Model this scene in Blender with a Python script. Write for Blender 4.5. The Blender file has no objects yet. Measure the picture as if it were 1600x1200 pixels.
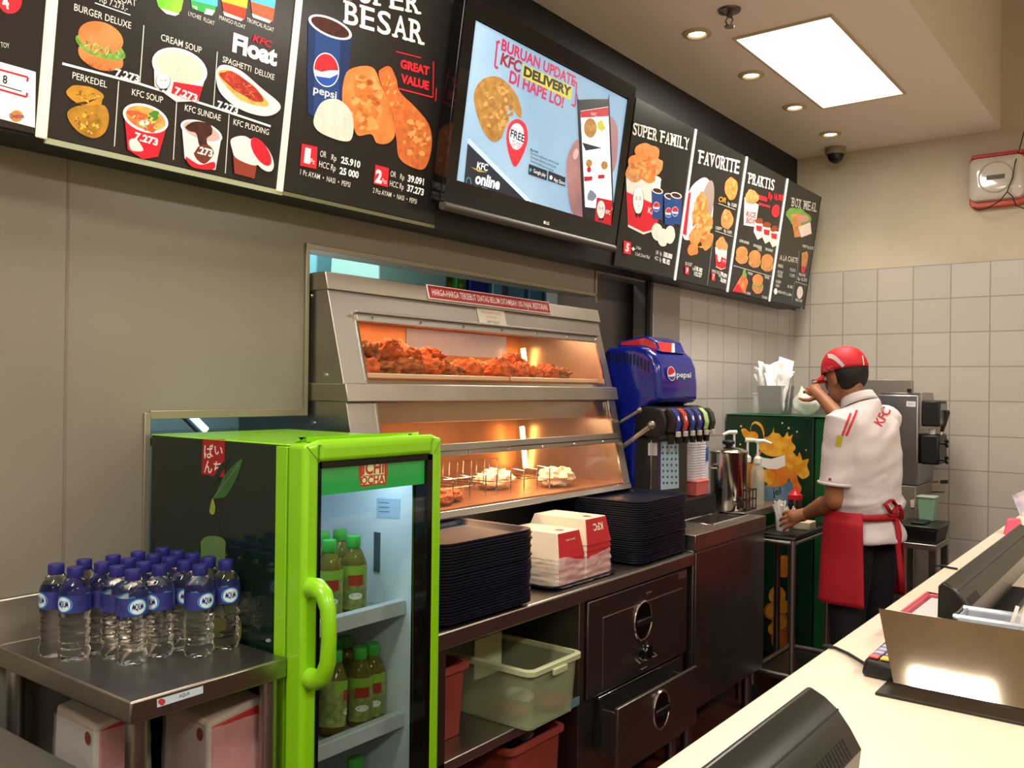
import bpy, bmesh, math, random
from mathutils import Vector, Matrix, noise
import numpy as np

scene = bpy.context.scene
COL = scene.collection
# ------------------------------------------------------------------ camera
F_PX = 1388.6
YAW, PITCH, ROLL = math.radians(37.3727), math.radians(.2264), math.radians(.6993)
CAM = np.array([2.04, 0.0, 1.43])
_r = np.array([math.cos(YAW), math.sin(YAW), 0]); _f = np.array([-math.sin(YAW), math.cos(YAW), 0]); _u = np.array([0, 0, 1.])
_fw = _f*math.cos(PITCH) + _u*math.sin(PITCH); _up = _u*math.cos(PITCH) - _f*math.sin(PITCH)
_rt = _r*math.cos(ROLL) + _up*math.sin(ROLL); _up = _up*math.cos(ROLL) - _r*math.sin(ROLL)
cam_data = bpy.data.cameras.new('camera'); cam = bpy.data.objects.new('camera', cam_data); COL.objects.link(cam)
cam_data.sensor_width = 36.0; cam_data.lens = F_PX/1600*36; cam_data.clip_start = .02
cam.matrix_world = Matrix(((_rt[0], _up[0], -_fw[0], CAM[0]), (_rt[1], _up[1], -_fw[1], CAM[1]), (_rt[2], _up[2], -_fw[2], CAM[2]), (0, 0, 0, 1)))
scene.camera = cam
# ------------------------------------------------------------------ world, lamps, exposure
world = bpy.data.worlds.new('world'); scene.world = world; world.use_nodes = True
world.node_tree.nodes['Background'].inputs[0].default_value = (1.0, .88, .74, 1)
world.node_tree.nodes['Background'].inputs[1].default_value = .10
scene.view_settings.view_transform = 'Standard'; scene.view_settings.look = 'None'
scene.view_settings.exposure = 0.0; scene.view_settings.gamma = 1.0; scene.view_settings.use_curve_mapping = False
CEIL = 2.93
def lamp(name, kind, loc, power, color, size=None, size_y=None, rot=(0, 0, 0), **kw):
    d = bpy.data.lights.new(name, kind); d.energy = power; d.color = color
    if kind == 'AREA':
        d.shape = 'RECTANGLE'; d.size = size; d.size_y = size_y or size
    elif size: d.shadow_soft_size = size
    for k, v in kw.items(): setattr(d, k, v)
    o = bpy.data.objects.new(name, d); COL.objects.link(o); o.location = loc; o.rotation_euler = rot
    return o
WARM = (1.0, .935, .835)
PANELS = [(.687, 4.14), (.70, 1.35), (1.27, -.66), (3.3, 3.4), (3.3, .6), (3.3, -2.4)]  # last three: unseen hall panels, added to brighten the steel and counter fronts
for (x, y), p in zip(PANELS, (33, 18, 56, 42, 46, 40)):
    lamp('ceiling_panel_lamp', 'AREA', (x, y, CEIL-.012), p, WARM, .30 if x == 1.27 else .40, 1.14)
DOWNLIGHTS = [(.378, 3.43), (.37, 4.03), (.368, 4.62), (.363, 5.22)]
for x, y in DOWNLIGHTS:
    lamp('downlight_lamp', 'SPOT', (x, y, CEIL-.02), 9, (1, .84, .62), .03, spot_size=math.radians(95), spot_blend=.6)
lamp('kitchen_tube_lamp', 'AREA', (-1.1, 2.3, 2.5), 30, (.80, .95, 1.0), 1.2, .3)

# ------------------------------------------------------------------ rays: a pixel of the photo to a point on a known plane
def ray(px, py):
    d = (px-800)/F_PX*_rt - (py-600)/F_PX*_up + _fw
    return d
def onx(px, py, x): w = ray(px, py); return Vector(CAM + (x-CAM[0])/w[0]*w)
def ony(px, py, y): w = ray(px, py); return Vector(CAM + (y-CAM[1])/w[1]*w)
def onz(px, py, z): w = ray(px, py); return Vector(CAM + (z-CAM[2])/w[2]*w)

# ------------------------------------------------------------------ materials
def lin(h):
    h = h.lstrip('#'); c = [int(h[i:i+2], 16)/255 for i in (0, 2, 4)]
    return tuple(x/12.92 if x <= .04045 else ((x+.055)/1.055)**2.4 for x in c) + (1,)
MATS = {}
def mat(name, col='#808080', rough=.5, metal=0., em=0., emcol=None, trans=0., ior=1.45, alpha=1., spec=.5, coat=0., noise_to=None, nscale=20., bump=0., bscale=60., namp=1.0, detail=3., rvar=0., stretch=None, sss=0.):
    if name in MATS: return MATS[name]
    m = bpy.data.materials.new(name); m.use_nodes = True; MATS[name] = m
    nt = m.node_tree; b = nt.nodes['Principled BSDF']; I = b.inputs
    c = lin(col) if isinstance(col, str) else tuple(col)+(1,)
    I['Base Color'].default_value = c; I['Roughness'].default_value = rough; I['Metallic'].default_value = metal
    I['IOR'].default_value = ior; I['Transmission Weight'].default_value = trans; I['Alpha'].default_value = alpha
    I['Specular IOR Level'].default_value = spec; I['Coat Weight'].default_value = coat
    if sss: I['Subsurface Weight'].default_value = sss; I['Subsurface Radius'].default_value = (.01, .005, .003)
    if em:
        I['Emission Strength'].default_value = em; I['Emission Color'].default_value = lin(emcol) if emcol else c
    if noise_to or bump or rvar:
        tc = nt.nodes.new('ShaderNodeTexCoord'); src = tc.outputs['Object']
        if stretch:
            mp = nt.nodes.new('ShaderNodeMapping'); mp.inputs['Scale'].default_value = stretch
            nt.links.new(src, mp.inputs['Vector']); src = mp.outputs['Vector']
        def nz(s, d=detail):
            n = nt.nodes.new('ShaderNodeTexNoise'); n.inputs['Scale'].default_value = s; n.inputs['Detail'].default_value = d
            nt.links.new(src, n.inputs['Vector']); return n.outputs['Fac']
        if noise_to:
            r = nt.nodes.new('ShaderNodeValToRGB'); nt.links.new(nz(nscale), r.inputs['Fac'])
            r.color_ramp.elements[0].color = c; r.color_ramp.elements[1].color = lin(noise_to)
            r.color_ramp.elements[0].position = .5-.2/namp; r.color_ramp.elements[1].position = .5+.2/namp
            nt.links.new(r.outputs['Color'], I['Base Color'])
            if em and not emcol: nt.links.new(r.outputs['Color'], I['Emission Color'])
        if rvar:
            mr = nt.nodes.new('ShaderNodeMapRange'); nt.links.new(nz(nscale if noise_to else bscale*.2), mr.inputs['Value'])
            mr.inputs['To Min'].default_value = max(0, rough-rvar); mr.inputs['To Max'].default_value = rough+rvar
            nt.links.new(mr.outputs['Result'], I['Roughness'])
        if bump:
            bp = nt.nodes.new('ShaderNodeBump'); bp.inputs['Strength'].default_value = bump; bp.inputs['Distance'].default_value = .004
            nt.links.new(nz(bscale), bp.inputs['Height']); nt.links.new(bp.outputs['Normal'], I['Normal'])
    return m
def tile_mat(name, axis, col, grout, w, h, off=(0, 0), rough=.25, var='#8c8880', mortar=.0035):
    if name in MATS: return MATS[name]
    m = bpy.data.materials.new(name); m.use_nodes = True; MATS[name] = m; nt = m.node_tree; b = nt.nodes['Principled BSDF']
    tc = nt.nodes.new('ShaderNodeTexCoord'); sp = nt.nodes.new('ShaderNodeSeparateXYZ'); nt.links.new(tc.outputs['Object'], sp.inputs[0])
    cb = nt.nodes.new('ShaderNodeCombineXYZ')
    a, bb = {'x': ('X', 'Z'), 'y': ('Y', 'Z'), 'z': ('X', 'Y')}[axis]
    for i, (ax, o) in enumerate(((a, off[0]), (bb, off[1]))):
        ad = nt.nodes.new('ShaderNodeMath'); ad.operation = 'ADD'; ad.inputs[1].default_value = o
        nt.links.new(sp.outputs[ax], ad.inputs[0]); nt.links.new(ad.outputs[0], cb.inputs[i])
    br = nt.nodes.new('ShaderNodeTexBrick'); nt.links.new(cb.outputs[0], br.inputs['Vector'])
    br.offset = 0; br.squash = 1; br.inputs['Scale'].default_value = 1
    br.inputs['Brick Width'].default_value = w; br.inputs['Row Height'].default_value = h; br.inputs['Mortar Size'].default_value = mortar
    br.inputs['Color1'].default_value = lin(col); br.inputs['Color2'].default_value = lin(var); br.inputs['Mortar'].default_value = lin(grout); br.inputs['Mortar Smooth'].default_value = .2
    nt.links.new(br.outputs['Color'], b.inputs['Base Color'])
    bp = nt.nodes.new('ShaderNodeBump'); bp.inputs['Strength'].default_value = .4; bp.inputs['Distance'].default_value = .002; bp.invert = True
    nt.links.new(br.outputs['Fac'], bp.inputs['Height']); nt.links.new(bp.outputs['Normal'], b.inputs['Normal'])
    b.inputs['Roughness'].default_value = rough
    return m
STEEL = mat('brushed_steel', '#b5b0a8', .36, 1., noise_to='#aaa59d', nscale=3)
STEEL_T = mat('worn_steel_top', '#b0a99f', .34, 1., noise_to='#9c958c', nscale=9, rvar=.05)
STEEL_D = mat('dark_steel', '#8a857f', .36, 1., noise_to='#7e7872', nscale=4)
CHROME = mat('chrome', '#dcdcdc', .12, 1.)
BLACK = mat('black_plastic', '#101010', .45)
BLACK_G = mat('glossy_black', '#0a0a0b', .14)
WHITE = mat('white_plastic', '#e8e6e0', .4)
RED = mat('red_plastic', '#b3201c', .4)
PINK = mat('pink_plastic', '#e07a78', .4)
LIME = mat('lime_enamel', '#88cc16', .26, coat=.3)
DARKGAP = mat('dark_gap', '#0b0a09', .7)
RUBBER = mat('rubber', '#181818', .7)

def pane(name, tint='#ffffff', refl=.07, rough=.03, haze=0.):   # thin glass: clear with a fresnel sheen
    m = bpy.data.materials.new(name); m.use_nodes = True; MATS[name] = m; nt = m.node_tree; nt.nodes.clear()
    out = nt.nodes.new('ShaderNodeOutputMaterial'); t = nt.nodes.new('ShaderNodeBsdfTransparent'); t.inputs[0].default_value = lin(tint)
    g = nt.nodes.new('ShaderNodeBsdfGlossy'); g.inputs['Roughness'].default_value = rough; g.inputs[0].default_value = (1, 1, 1, 1)
    fr = nt.nodes.new('ShaderNodeLayerWeight'); pw = nt.nodes.new('ShaderNodeMath'); pw.operation = 'POWER'; pw.inputs[1].default_value = 5; nt.links.new(fr.outputs['Facing'], pw.inputs[0]); ad = nt.nodes.new('ShaderNodeMath'); ad.operation = 'MULTIPLY_ADD'; ad.inputs[1].default_value = .5; ad.inputs[2].default_value = refl; nt.links.new(pw.outputs[0], ad.inputs[0])
    mx = nt.nodes.new('ShaderNodeMixShader'); nt.links.new(ad.outputs[0], mx.inputs[0]); nt.links.new(t.outputs[0], mx.inputs[1]); nt.links.new(g.outputs[0], mx.inputs[2]); nt.links.new(mx.outputs[0], out.inputs[0])
    return m
# ------------------------------------------------------------------ mesh collector
class MB:
    def __init__(s): s.v = []; s.f = []; s.m = []; s.c = 0
    def mat(s, i): s.c = i; return s
    def add(s, vs, fs):
        o = len(s.v); s.v += [tuple(v) for v in vs]
        for f in fs: s.f.append([i+o for i in f]); s.m.append(s.c)
        return s
    def hexa(s, p):   # p: 4 bottom (ccw) + 4 top
        return s.add(p, [(3, 2, 1, 0), (4, 5, 6, 7), (0, 1, 5, 4), (1, 2, 6, 5), (2, 3, 7, 6), (3, 0, 4, 7)])
    def box(s, x0, y0, z0, x1, y1, z1):
        return s.hexa([(x0, y0, z0), (x1, y0, z0), (x1, y1, z0), (x0, y1, z0), (x0, y0, z1), (x1, y0, z1), (x1, y1, z1), (x0, y1, z1)])
    def taper(s, x0, y0, x1, y1, z0, z1, d):   # box whose base is inset by d
        return s.hexa([(x0+d, y0+d, z0), (x1-d, y0+d, z0), (x1-d, y1-d, z0), (x0+d, y1-d, z0), (x0, y0, z1), (x1, y0, z1), (x1, y1, z1), (x0, y1, z1)])
    def prism(s, poly, d):   # poly: 3-D points of a flat outline, d: extrusion vector
        n = len(poly); a = [Vector(p) for p in poly]; d = Vector(d)
        s.add(a + [p+d for p in a], [tuple(range(n))[::-1], tuple(range(n, 2*n))] + [(i, (i+1) % n, (i+1) % n+n, i+n) for i in range(n)]); return s
    def tube(s, pts, r, n=10, cap=True, closed=False):
        P = [Vector(p) for p in pts]; R = r if isinstance(r, (list, tuple)) else [r]*len(P)
        N = len(P); rings = []; prev = None
        for i in range(N):
            if closed: t = (P[(i+1) % N]-P[i-1])
            else: t = (P[min(i+1, N-1)]-P[max(i-1, 0)])
            t.normalize()
            if prev is None:
                a = Vector((0, 0, 1)) if abs(t.z) < .9 else Vector((1, 0, 0)); x = t.cross(a).normalized()
            else: x = (prev - t*prev.dot(t)).normalized()
            prev = x; y = t.cross(x)
            rings.append([P[i]+R[i]*(math.cos(2*math.pi*k/n)*x+math.sin(2*math.pi*k/n)*y) for k in range(n)])
        vs = [v for q in rings for v in q]; fs = []
        for i in range(N if closed else N-1):
            for k in range(n):
                a, b = i*n+k, i*n+(k+1) % n; c, d = ((i+1) % N)*n+(k+1) % n, ((i+1) % N)*n+k
                fs.append((a, b, c, d))
        if cap and not closed: fs += [tuple(range(n))[::-1], tuple(range((N-1)*n, N*n))]
        return s.add(vs, fs)
    def cyl(s, p0, p1, r0, r1=None, n=20): return s.tube([p0, p1], [r0, r0 if r1 is None else r1], n)
    def lathe(s, prof, c=(0, 0, 0), n=28, M=None):   # prof: (r, z)
        vs = []; c = Vector(c)
        for r, z in prof:
            for k in range(n):
                p = Vector((r*math.cos(2*math.pi*k/n), r*math.sin(2*math.pi*k/n), z)); vs.append((M @ p if M else p)+c)
        fs = []
        for i in range(len(prof)-1):
            for k in range(n): fs.append((i*n+k, i*n+(k+1) % n, (i+1)*n+(k+1) % n, (i+1)*n+k))
        if prof[0][0] > 1e-6: fs.append(tuple(range(n))[::-1])
        if prof[-1][0] > 1e-6: fs.append(tuple(range((len(prof)-1)*n, len(prof)*n)))
        return s.add(vs, fs)
    def grid(s, fn, nu, nv, wrap=False):
        vs = [fn(i/(nu if wrap else nu-1) if nu > 1 else 0, j/(nv-1)) for j in range(nv) for i in range(nu)]; fs = []
        for j in range(nv-1):
            for i in range(nu if wrap else nu-1): fs.append((j*nu+i, j*nu+(i+1) % nu, (j+1)*nu+(i+1) % nu, (j+1)*nu+i))
        return s.add(vs, fs)
    def blob(s, c, r, amp=0., freq=3., seed=0, n=20, M=None):
        c = Vector(c); r = Vector(r) if not isinstance(r, (int, float)) else Vector((r, r, r)); so = Vector((seed*7.3, seed*3.1, seed*1.7))
        def fn(u, v):
            th, ph = 2*math.pi*u, math.pi*v
            d = Vector((math.sin(ph)*math.cos(th), math.sin(ph)*math.sin(th), -math.cos(ph)))
            k = 1+amp*(noise.noise(d*freq+so)+.5*noise.noise(d*freq*2.3+so)) if amp else 1
            p = Vector((d.x*r.x*k, d.y*r.y*k, d.z*r.z*k)); return (M @ p if M else p)+c
        return s.grid(fn, n, max(8, n*2//3), True)
    def build(s, name, mats, parent=None, bevel=0., smooth=35, solid=0., seg=2):
        me = bpy.data.meshes.new(name); org = Vector((0, 0, 0))
        if parent is not None: org = origin(parent)
        me.from_pydata([tuple(Vector(v)-org) for v in s.v], [], s.f)
        for m in (mats if isinstance(mats, (list, tuple)) else [mats]): me.materials.append(m)
        me.polygons.foreach_set('material_index', s.m)
        bm = bmesh.new(); bm.from_mesh(me); bmesh.ops.remove_doubles(bm, verts=bm.verts, dist=1e-6)
        bmesh.ops.recalc_face_normals(bm, faces=bm.faces); bm.to_mesh(me); bm.free()
        if smooth:
            me.shade_smooth(); me.set_sharp_from_angle(angle=math.radians(smooth))
        o = bpy.data.objects.new(name, me); COL.objects.link(o)
        if parent is not None: o.parent = parent
        if solid:
            md = o.modifiers.new('thick', 'SOLIDIFY'); md.thickness = solid; md.offset = 0
        if bevel:
            md = o.modifiers.new('edge', 'BEVEL'); md.width = bevel; md.segments = seg; md.limit_method = 'ANGLE'; md.angle_limit = math.radians(40)
        return o
def origin(o):
    L = Vector((0, 0, 0))
    while o is not None: L += Vector(o.location); o = o.parent
    return L
def tag(o, label=None, cat=None, group=None, kind=None):
    if label: o['label'] = label
    if cat: o['category'] = cat
    if group: o['group'] = group
    if kind: o['kind'] = kind
    return o
def thing(name, label, cat, loc=(0, 0, 0), group=None):
    o = bpy.data.objects.new(name, None); COL.objects.link(o); o.location = loc; o.empty_display_size = .05
    return tag(o, label, cat, group)
def struct(name, mb, mats, **kw):
    o = mb.build(name, mats, None, **kw); o['kind'] = 'structure'; return o
def dup(root, loc, rz=0., label=None, group=None, rot=None):
    r = root.copy(); COL.objects.link(r); r.location = loc; r.rotation_euler = rot or (0, 0, rz)
    if label: r['label'] = label
    if group: r['group'] = group
    for ch in list(root.children):
        c = ch.copy(); COL.objects.link(c); c.parent = r
        for g in list(ch.children):
            d = g.copy(); COL.objects.link(d); d.parent = c
    return r
def freeze(o):   # apply modifiers
    dg = bpy.context.evaluated_depsgraph_get(); me = bpy.data.meshes.new_from_object(o.evaluated_get(dg))
    old = o.data; o.modifiers.clear(); o.data = me; bpy.data.meshes.remove(old); return o
# ------------------------------------------------------------------ lettering
_TXT = {}
def text_mesh(body, bold=0., shear=0.):
    k = (body, bold, shear)
    if k not in _TXT:
        c = bpy.data.curves.new('t', 'FONT'); c.body = body; c.offset = bold; c.shear = shear; c.resolution_u = 3 if len(body) < 14 else 2
        o = bpy.data.objects.new('t', c); COL.objects.link(o); m = bpy.data.meshes.new_from_object(o)
        vs = [(v.co.x, v.co.y) for v in m.vertices]; fs = [tuple(p.vertices) for p in m.polygons]
        bpy.data.objects.remove(o); bpy.data.curves.remove(c); bpy.data.meshes.remove(m)
        x0 = min(v[0] for v in vs); x1 = max(v[0] for v in vs)
        _TXT[k] = ([((x-x0)/(x1-x0), y/.69) for x, y in vs], fs)
    return _TXT[k]
class Fr:   # a flat frame: origin, unit u (reading direction), v (up); n points to the reader
    def __init__(s, O, u, v):
        s.O = Vector(O); s.u = Vector(u).normalized(); s.v = Vector(v).normalized(); s.n = s.u.cross(s.v); s.ox = s.oy = 0; s.sc = 1
    def crop(s, ox, oy, sc): s.ox, s.oy, s.sc = ox, oy, sc; return s
    def ab(s, p):
        w = Vector(ray(s.ox+p[0]*s.sc, s.oy+p[1]*s.sc)); C = Vector(CAM); t = (s.O-C).dot(s.n)/w.dot(s.n); q = C+t*w-s.O
        return q.dot(s.u), q.dot(s.v)
    def at(s, a, b, h=0.): return s.O+a*s.u+b*s.v+h*s.n
    def p3(s, p, h=0.): a, b = s.ab(p); return s.at(a, b, h)
def E(cx, cy, rx, ry=None, rot=0, a0=0, a1=360, n=28):
    ry = ry or rx; out = []; c, sn = math.cos(math.radians(rot)), math.sin(math.radians(rot))
    m = n if a1-a0 >= 360 else n+1
    for i in range(m):
        t = math.radians(a0+(a1-a0)*i/n); x, y = rx*math.cos(t), ry*math.sin(t); out.append((cx+x*c-y*sn, cy+x*sn+y*c))
    return out
def BL(cx, cy, rx, ry, seed=0, amp=.12, rot=0, n=40):
    rnd = random.Random(seed); ph = [rnd.uniform(0, 6.28) for _ in range(6)]; out = []; c, sn = math.cos(math.radians(rot)), math.sin(math.radians(rot))
    for i in range(n):
        t = 2*math.pi*i/n; k = 1+amp*sum(math.sin((j+2)*t+ph[j])/(j+1.5) for j in range(6)); x, y = rx*k*math.cos(t), ry*k*math.sin(t); out.append((cx+x*c-y*sn, cy+x*sn+y*c))
    return out
def crv(*pts, n=8):   # smooth closed outline through points
    out = []; N = len(pts)
    for i in range(N):
        p0, p1, p2, p3 = (Vector(pts[(i+k-1) % N]) for k in range(4))
        for j in range(n):
            t = j/n; out.append(tuple(.5*((2*p1)+(p2-p0)*t+(2*p0-5*p1+4*p2-p3)*t*t+(3*p1-p0-3*p2+p3)*t**3)))
    return out
class Pr:   # flat print on a frame
    def __init__(s, fr, h=.0008): s.fr = fr; s.h = h; s.lay = 0; s.start()
    def start(s): s.mb = MB(); s.mats = []; return s
    def mi(s, m):
        if m not in s.mats: s.mats.append(m)
        s.mb.c = s.mats.index(m)
    def ab(s, pts, m, lay=None):
        s.mi(m); s.lay += 1; h = s.h+.00004*(s.lay if lay is None else lay); s.mb.add([s.fr.at(a, b, h) for a, b in pts], [tuple(range(len(pts)))]); return s
    def poly(s, pts, m, lay=None): return s.ab([s.fr.ab(p) for p in pts], m, lay)
    def line(s, p, q, w, m):
        a = Vector(s.fr.ab(p)); b = Vector(s.fr.ab(q)); d = (b-a).normalized(); k = Vector((-d.y, d.x))*w/2
        return s.ab([a-k, b-k, b+k, a+k], m)
    def text(s, body, p, q, top, m, bold=0., shear=0., level=False):
        """p/q: ends of the baseline, top: pixel height of the capitals"""
        a = Vector(s.fr.ab(p)); b = Vector(s.fr.ab(q)); t = Vector(s.fr.ab((p[0], p[1]-top)))
        return s.textab(body, a, b-a, (t-a).length, m, bold, shear)
    def textab(s, body, a, bvec, cap, m, bold=0., shear=0.):
        a = Vector(a); bvec = Vector(bvec); up = Vector((-bvec.y, bvec.x)).normalized()*cap
        vs, fs = text_mesh(body, bold, shear); s.mi(m); s.lay += 1; h = s.h+.00004*s.lay
        pts = [a+x*bvec+y*up for x, y in vs]
        s.mb.add([s.fr.at(c.x, c.y, h) for c in pts], fs); return s
    def part(s, name, parent, label=None):
        o = s.mb.build(name, s.mats, parent, smooth=0)
        if label: o['label'] = label
        s.start(); return o
def pm(col, em=.35, to=None, sc=30.): return mat('ink_%s_%s_%s_%s' % (col, em, to, sc), col, .35, em=em, noise_to=to, nscale=sc, namp=1.0)
# ------------------------------------------------------------------ the room
BACK = 5.68
PAINT_C = mat('ceiling_paint', '#e4d9ca', .75, bump=.05, bscale=30)
PLASTER = mat('cream_plaster', '#c6bda6', .8, noise_to='#bab098', nscale=3, bump=.1, bscale=25)
LAMINATE = mat('beige_laminate', '#827d71', .28, spec=.5, noise_to='#7c776b', nscale=2)
BLACKWALL = mat('black_fascia_paint', '#141311', .5)
TRIM = mat('pale_aluminium_trim', '#98927f', .35, .6)
FLOOR = tile_mat('red_brown_floor_tiles', 'z', '#56281b', '#2a1711', .3, .3, (0, 0), .35, '#4a2318', .006)
struct('floor', MB().box(-2.2, -4, -.05, 2.2, BACK+.08, 0), FLOOR)
struct('floor_hall', MB().box(2.2, -4, -.05, 4.6, BACK+.08, 0), tile_mat('pale_bounce_tiles', 'z', '#cfc4b2', '#8f8676', .4, .4, (0, 0), .3, '#c9bdaa', .004))  # unseen hall floor, made pale to bounce light onto ceiling and steel
c = MB().box(-.08, -4, CEIL, 1.17, BACK, CEIL+.3).box(1.17, -4, CEIL, 4.6, 2.0, CEIL+.3)
c.box(2.7, 2.0, CEIL, 4.6, BACK, CEIL+.3).box(1.17, 2.0, CEIL+.85, 2.7, BACK, CEIL+.93).box(1.15, 2.0, CEIL+.3, 1.17, BACK, CEIL+.93).box(2.7, 2.0, CEIL+.3, 2.72, BACK, CEIL+.93).box(1.15, 1.98, CEIL+.3, 2.72, 2.0, CEIL+.93)
struct('ceiling', c, PAINT_C)
w = MB().box(-.08, -4, 0, 0, 1.199, CEIL).box(-.08, 1.199, 1.341, 0, 1.687, CEIL).box(-.08, 1.687, 1.825, 0, 3.248, CEIL).box(-.08, 1.687, 0, 0, 3.248, .76)
w.box(-.08, 3.248, 1.93, 0, 3.72, CEIL).box(-.08, 4.0, 1.93, -.004, BACK, CEIL)
struct('wall_left', w, LAMINATE, smooth=0)
GREYPAN = mat('grey_laminate', '#77716e', .35, spec=.4)
struct('wall_recess', MB().box(-.22, 3.2, 0, -.16, 4.15, 2.0), GREYPAN)
d1, d2 = onx(1003, 455, -.155), onx(985, 533, -.155)
tag(MB().tube([d1+Vector((.004, 0, .02)), d2-Vector((-.004, 0, .12))], .009, 8).build('diagonal_seam', mat('dark_seam', '#2a2422', .6)), 'dark slanting cable on the grey recessed panel above the blue drinks fountain', 'seam')  # slanted dark gap of the recessed panel, modelled as a thin rod
struct('wall_post', MB().box(-.08, 3.72, 0, .03, 3.995, 1.936), mat('grey_metal_post', '#85827e', .4, .5), bevel=.004)
struct('trim_2', MB().box(.0, 3.695, .8, .012, 3.722, 1.94), DARKGAP)
TILE_L = tile_mat('white_wall_tiles_side', 'y', '#bab6b2', '#94908a', .2, .2, (.02, .017), .22, '#b3afaa')
TILE_B = tile_mat('white_wall_tiles_rear', 'x', '#bdb7ae', '#969085', .2055, .2, (.105, .017), .22, '#b7b1a7')
struct('wall_left_tiles', MB().box(-.08, 3.995, 0, 0, BACK, 1.95), TILE_L, smooth=0)
struct('wall_back', MB().box(-.08, BACK, 0, 4.6, BACK+.08, CEIL+.95), PLASTER)
struct('wall_back_tiles', MB().box(0, BACK-.008, 0, 4.6, BACK, 2.185), TILE_B, smooth=0)
struct('trim_3', MB().box(0, -4, 1.95, .004, BACK-.0, CEIL), BLACKWALL)
t = MB(); tw = .016
t.box(0, 1.199-tw, .87, .008, 1.199, 1.341+tw).box(0, 1.199, 1.341, .008, 1.687, 1.341+tw*1.3).box(0, 1.687-tw*.8, 1.341, .010, 1.687, 1.825+tw)
t.box(0, 1.687, 1.825, .008, 3.248+tw*.5, 1.825+tw).box(0, 3.248-.002, 1.80, .008, 3.248+tw*.6, 1.94)
t.box(-.06, 1.195, .87, .004, 1.199, 1.341)
struct('trim_1', t, TRIM, bevel=.0015)
struct('trim_4', MB().box(.0002, .99, .87, .0012, .996, 1.945), mat('laminate_seam', '#756c61', .5))
HALL = mat('hall_cream_paint', '#d8c8ae', .7)
struct('wall_right', MB().box(4.6, -4, 0, 4.68, BACK+.08, CEIL+.3), HALL)
struct('wall_front', MB().box(-.08, -4.08, 0, 4.68, -4, CEIL+.3), HALL)
# kitchen beyond the opening
KW = mat('kitchen_wall_paint', '#7f9a9c', .7)
k = MB().box(-2.2, .6, 0, -2.12, 4.4, 2.75).box(-2.2, .5, 0, -.08, .6, 2.75).box(-2.2, 4.3, 0, -.2, 4.4, 2.75).box(-2.2, .5, 2.7, -.08, 4.4, 2.75)
struct('wall_kitchen', k, KW)
sh = thing('storage_rack', 'dark storage rack seen through the gap above the hot food display', 'shelf', (-1.2, 2.4, 0))
for y in (1.45, 3.9):
    for x in (-1.42, -1.0): MB().box(x-.015, y-.015, 0, x+.015, y+.015, 2.3).build('upright', STEEL_D, sh)
for z in (.5, 1.2, 1.80): MB().box(-1.44, 1.43, z, -.98, 3.92, z+.03).build('shelf', STEEL_D, sh)
CY = mat('cyan_crate', '#6fa8ae', .5); PALE = mat('pale_green_box', '#a3c9bb', .6); BLU = mat('royal_blue_box', '#26339e', .5)
def kbox(name, label, cat, px0, px1, m, z1=2.12, lid=None):
    y0 = onx(px0, 440, -1.0).y; y1 = onx(px1, 440, -1.0).y
    o = thing(name, label, cat, (-1.2, (y0+y1)/2, 1.83))
    MB().taper(-1.38, y0, -1.0, y1, 1.83, z1, .01).build('box_body', m, o, bevel=.006)
    MB().box(-1.385, y0-.004, z1, -.996, y1+.004, z1+.02).build('box_rim', lid or m, o, bevel=.004)
kbox('storage_crate', 'cyan crate at the near end of the kitchen rack behind the food display', 'crate', 494, 521, CY)
kbox('storage_crate', 'pale green box on the kitchen rack behind the food display', 'box', 592, 700, PALE)
kbox('carton', 'narrow carton with green and yellow stripe beside the royal blue box', 'box', 714, 731, mat('green_yellow_carton', '#3f8f3a', .5, noise_to='#e3c92c', nscale=14, namp=4))
kbox('carton', 'royal blue box on the kitchen rack above the red price notice', 'box', 735, 766, BLU)
kbox('carton', 'light blue wrapped carton right of the royal blue box on the rack', 'box', 771, 822, mat('light_blue_wrap', '#9fd2ea', .2))
kbox('storage_crate', 'clear pale blue tub at the far end of the kitchen rack', 'tub', 828, 850, mat('pale_blue_tub', '#8cc3d6', .25))
ft = thing('tube_light', 'bluish fluorescent tube glimpsed above the green drinks fridge', 'lamp', (-.7, 1.9, 1.5))
a, b = onx(296, 646, -.75), onx(322, 672, -.75)
MB().cyl(a, b, .012).build('tube', mat('blue_white_tube', '#bfe4ff', .4, em=2.2, emcol='#bfe4ff'), ft)
MB().cyl(a+Vector((-.03, 0, .0)), b+Vector((-.03, 0, 0)), .02).build('batten', mat('batten_grey', '#9aa7a8', .5), ft)
# ------------------------------------------------------------------ ceiling fittings
DIFF = mat('lit_diffuser', '#ffffff', .5, em=3.2, emcol='#fff6e6')
for i, (x, y) in enumerate(PANELS):
    lab = ['lit white rectangular ceiling panel above the worker', 'lit ceiling panel out over the green fridge', 'lit ceiling panel over the near end of the cream counter', 'added unseen ceiling panel over the far end of the hall', 'added unseen ceiling panel over the middle of the hall', 'added unseen ceiling panel over the near end of the hall'][i]
    o = thing('ceiling_light', lab, 'ceiling light', (x, y, CEIL), 'ceiling light panels')
    m = MB(); hx, hy = (.16 if i == 2 else .21), .58
    m.box(x-hx, y-hy, CEIL-.008, x+hx, y-hy+.014, CEIL).box(x-hx, y+hy-.014, CEIL-.008, x+hx, y+hy, CEIL)
    m.box(x-hx, y-hy+.014, CEIL-.008, x-hx+.012, y+hy-.014, CEIL).box(x+hx-.012, y-hy+.014, CEIL-.008, x+hx, y+hy-.014, CEIL)
    m.build('frame', mat('beige_frame', '#b9a98c', .5), o)
    MB().box(x-hx+.012, y-.566, CEIL-.005, x+hx-.012, y+.566, CEIL-.001).build('diffuser', DIFF, o)
ords = ['nearest the hanging sprinkler head', 'second from the sprinkler head', 'third from the sprinkler head', 'nearest the dome camera']
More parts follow.
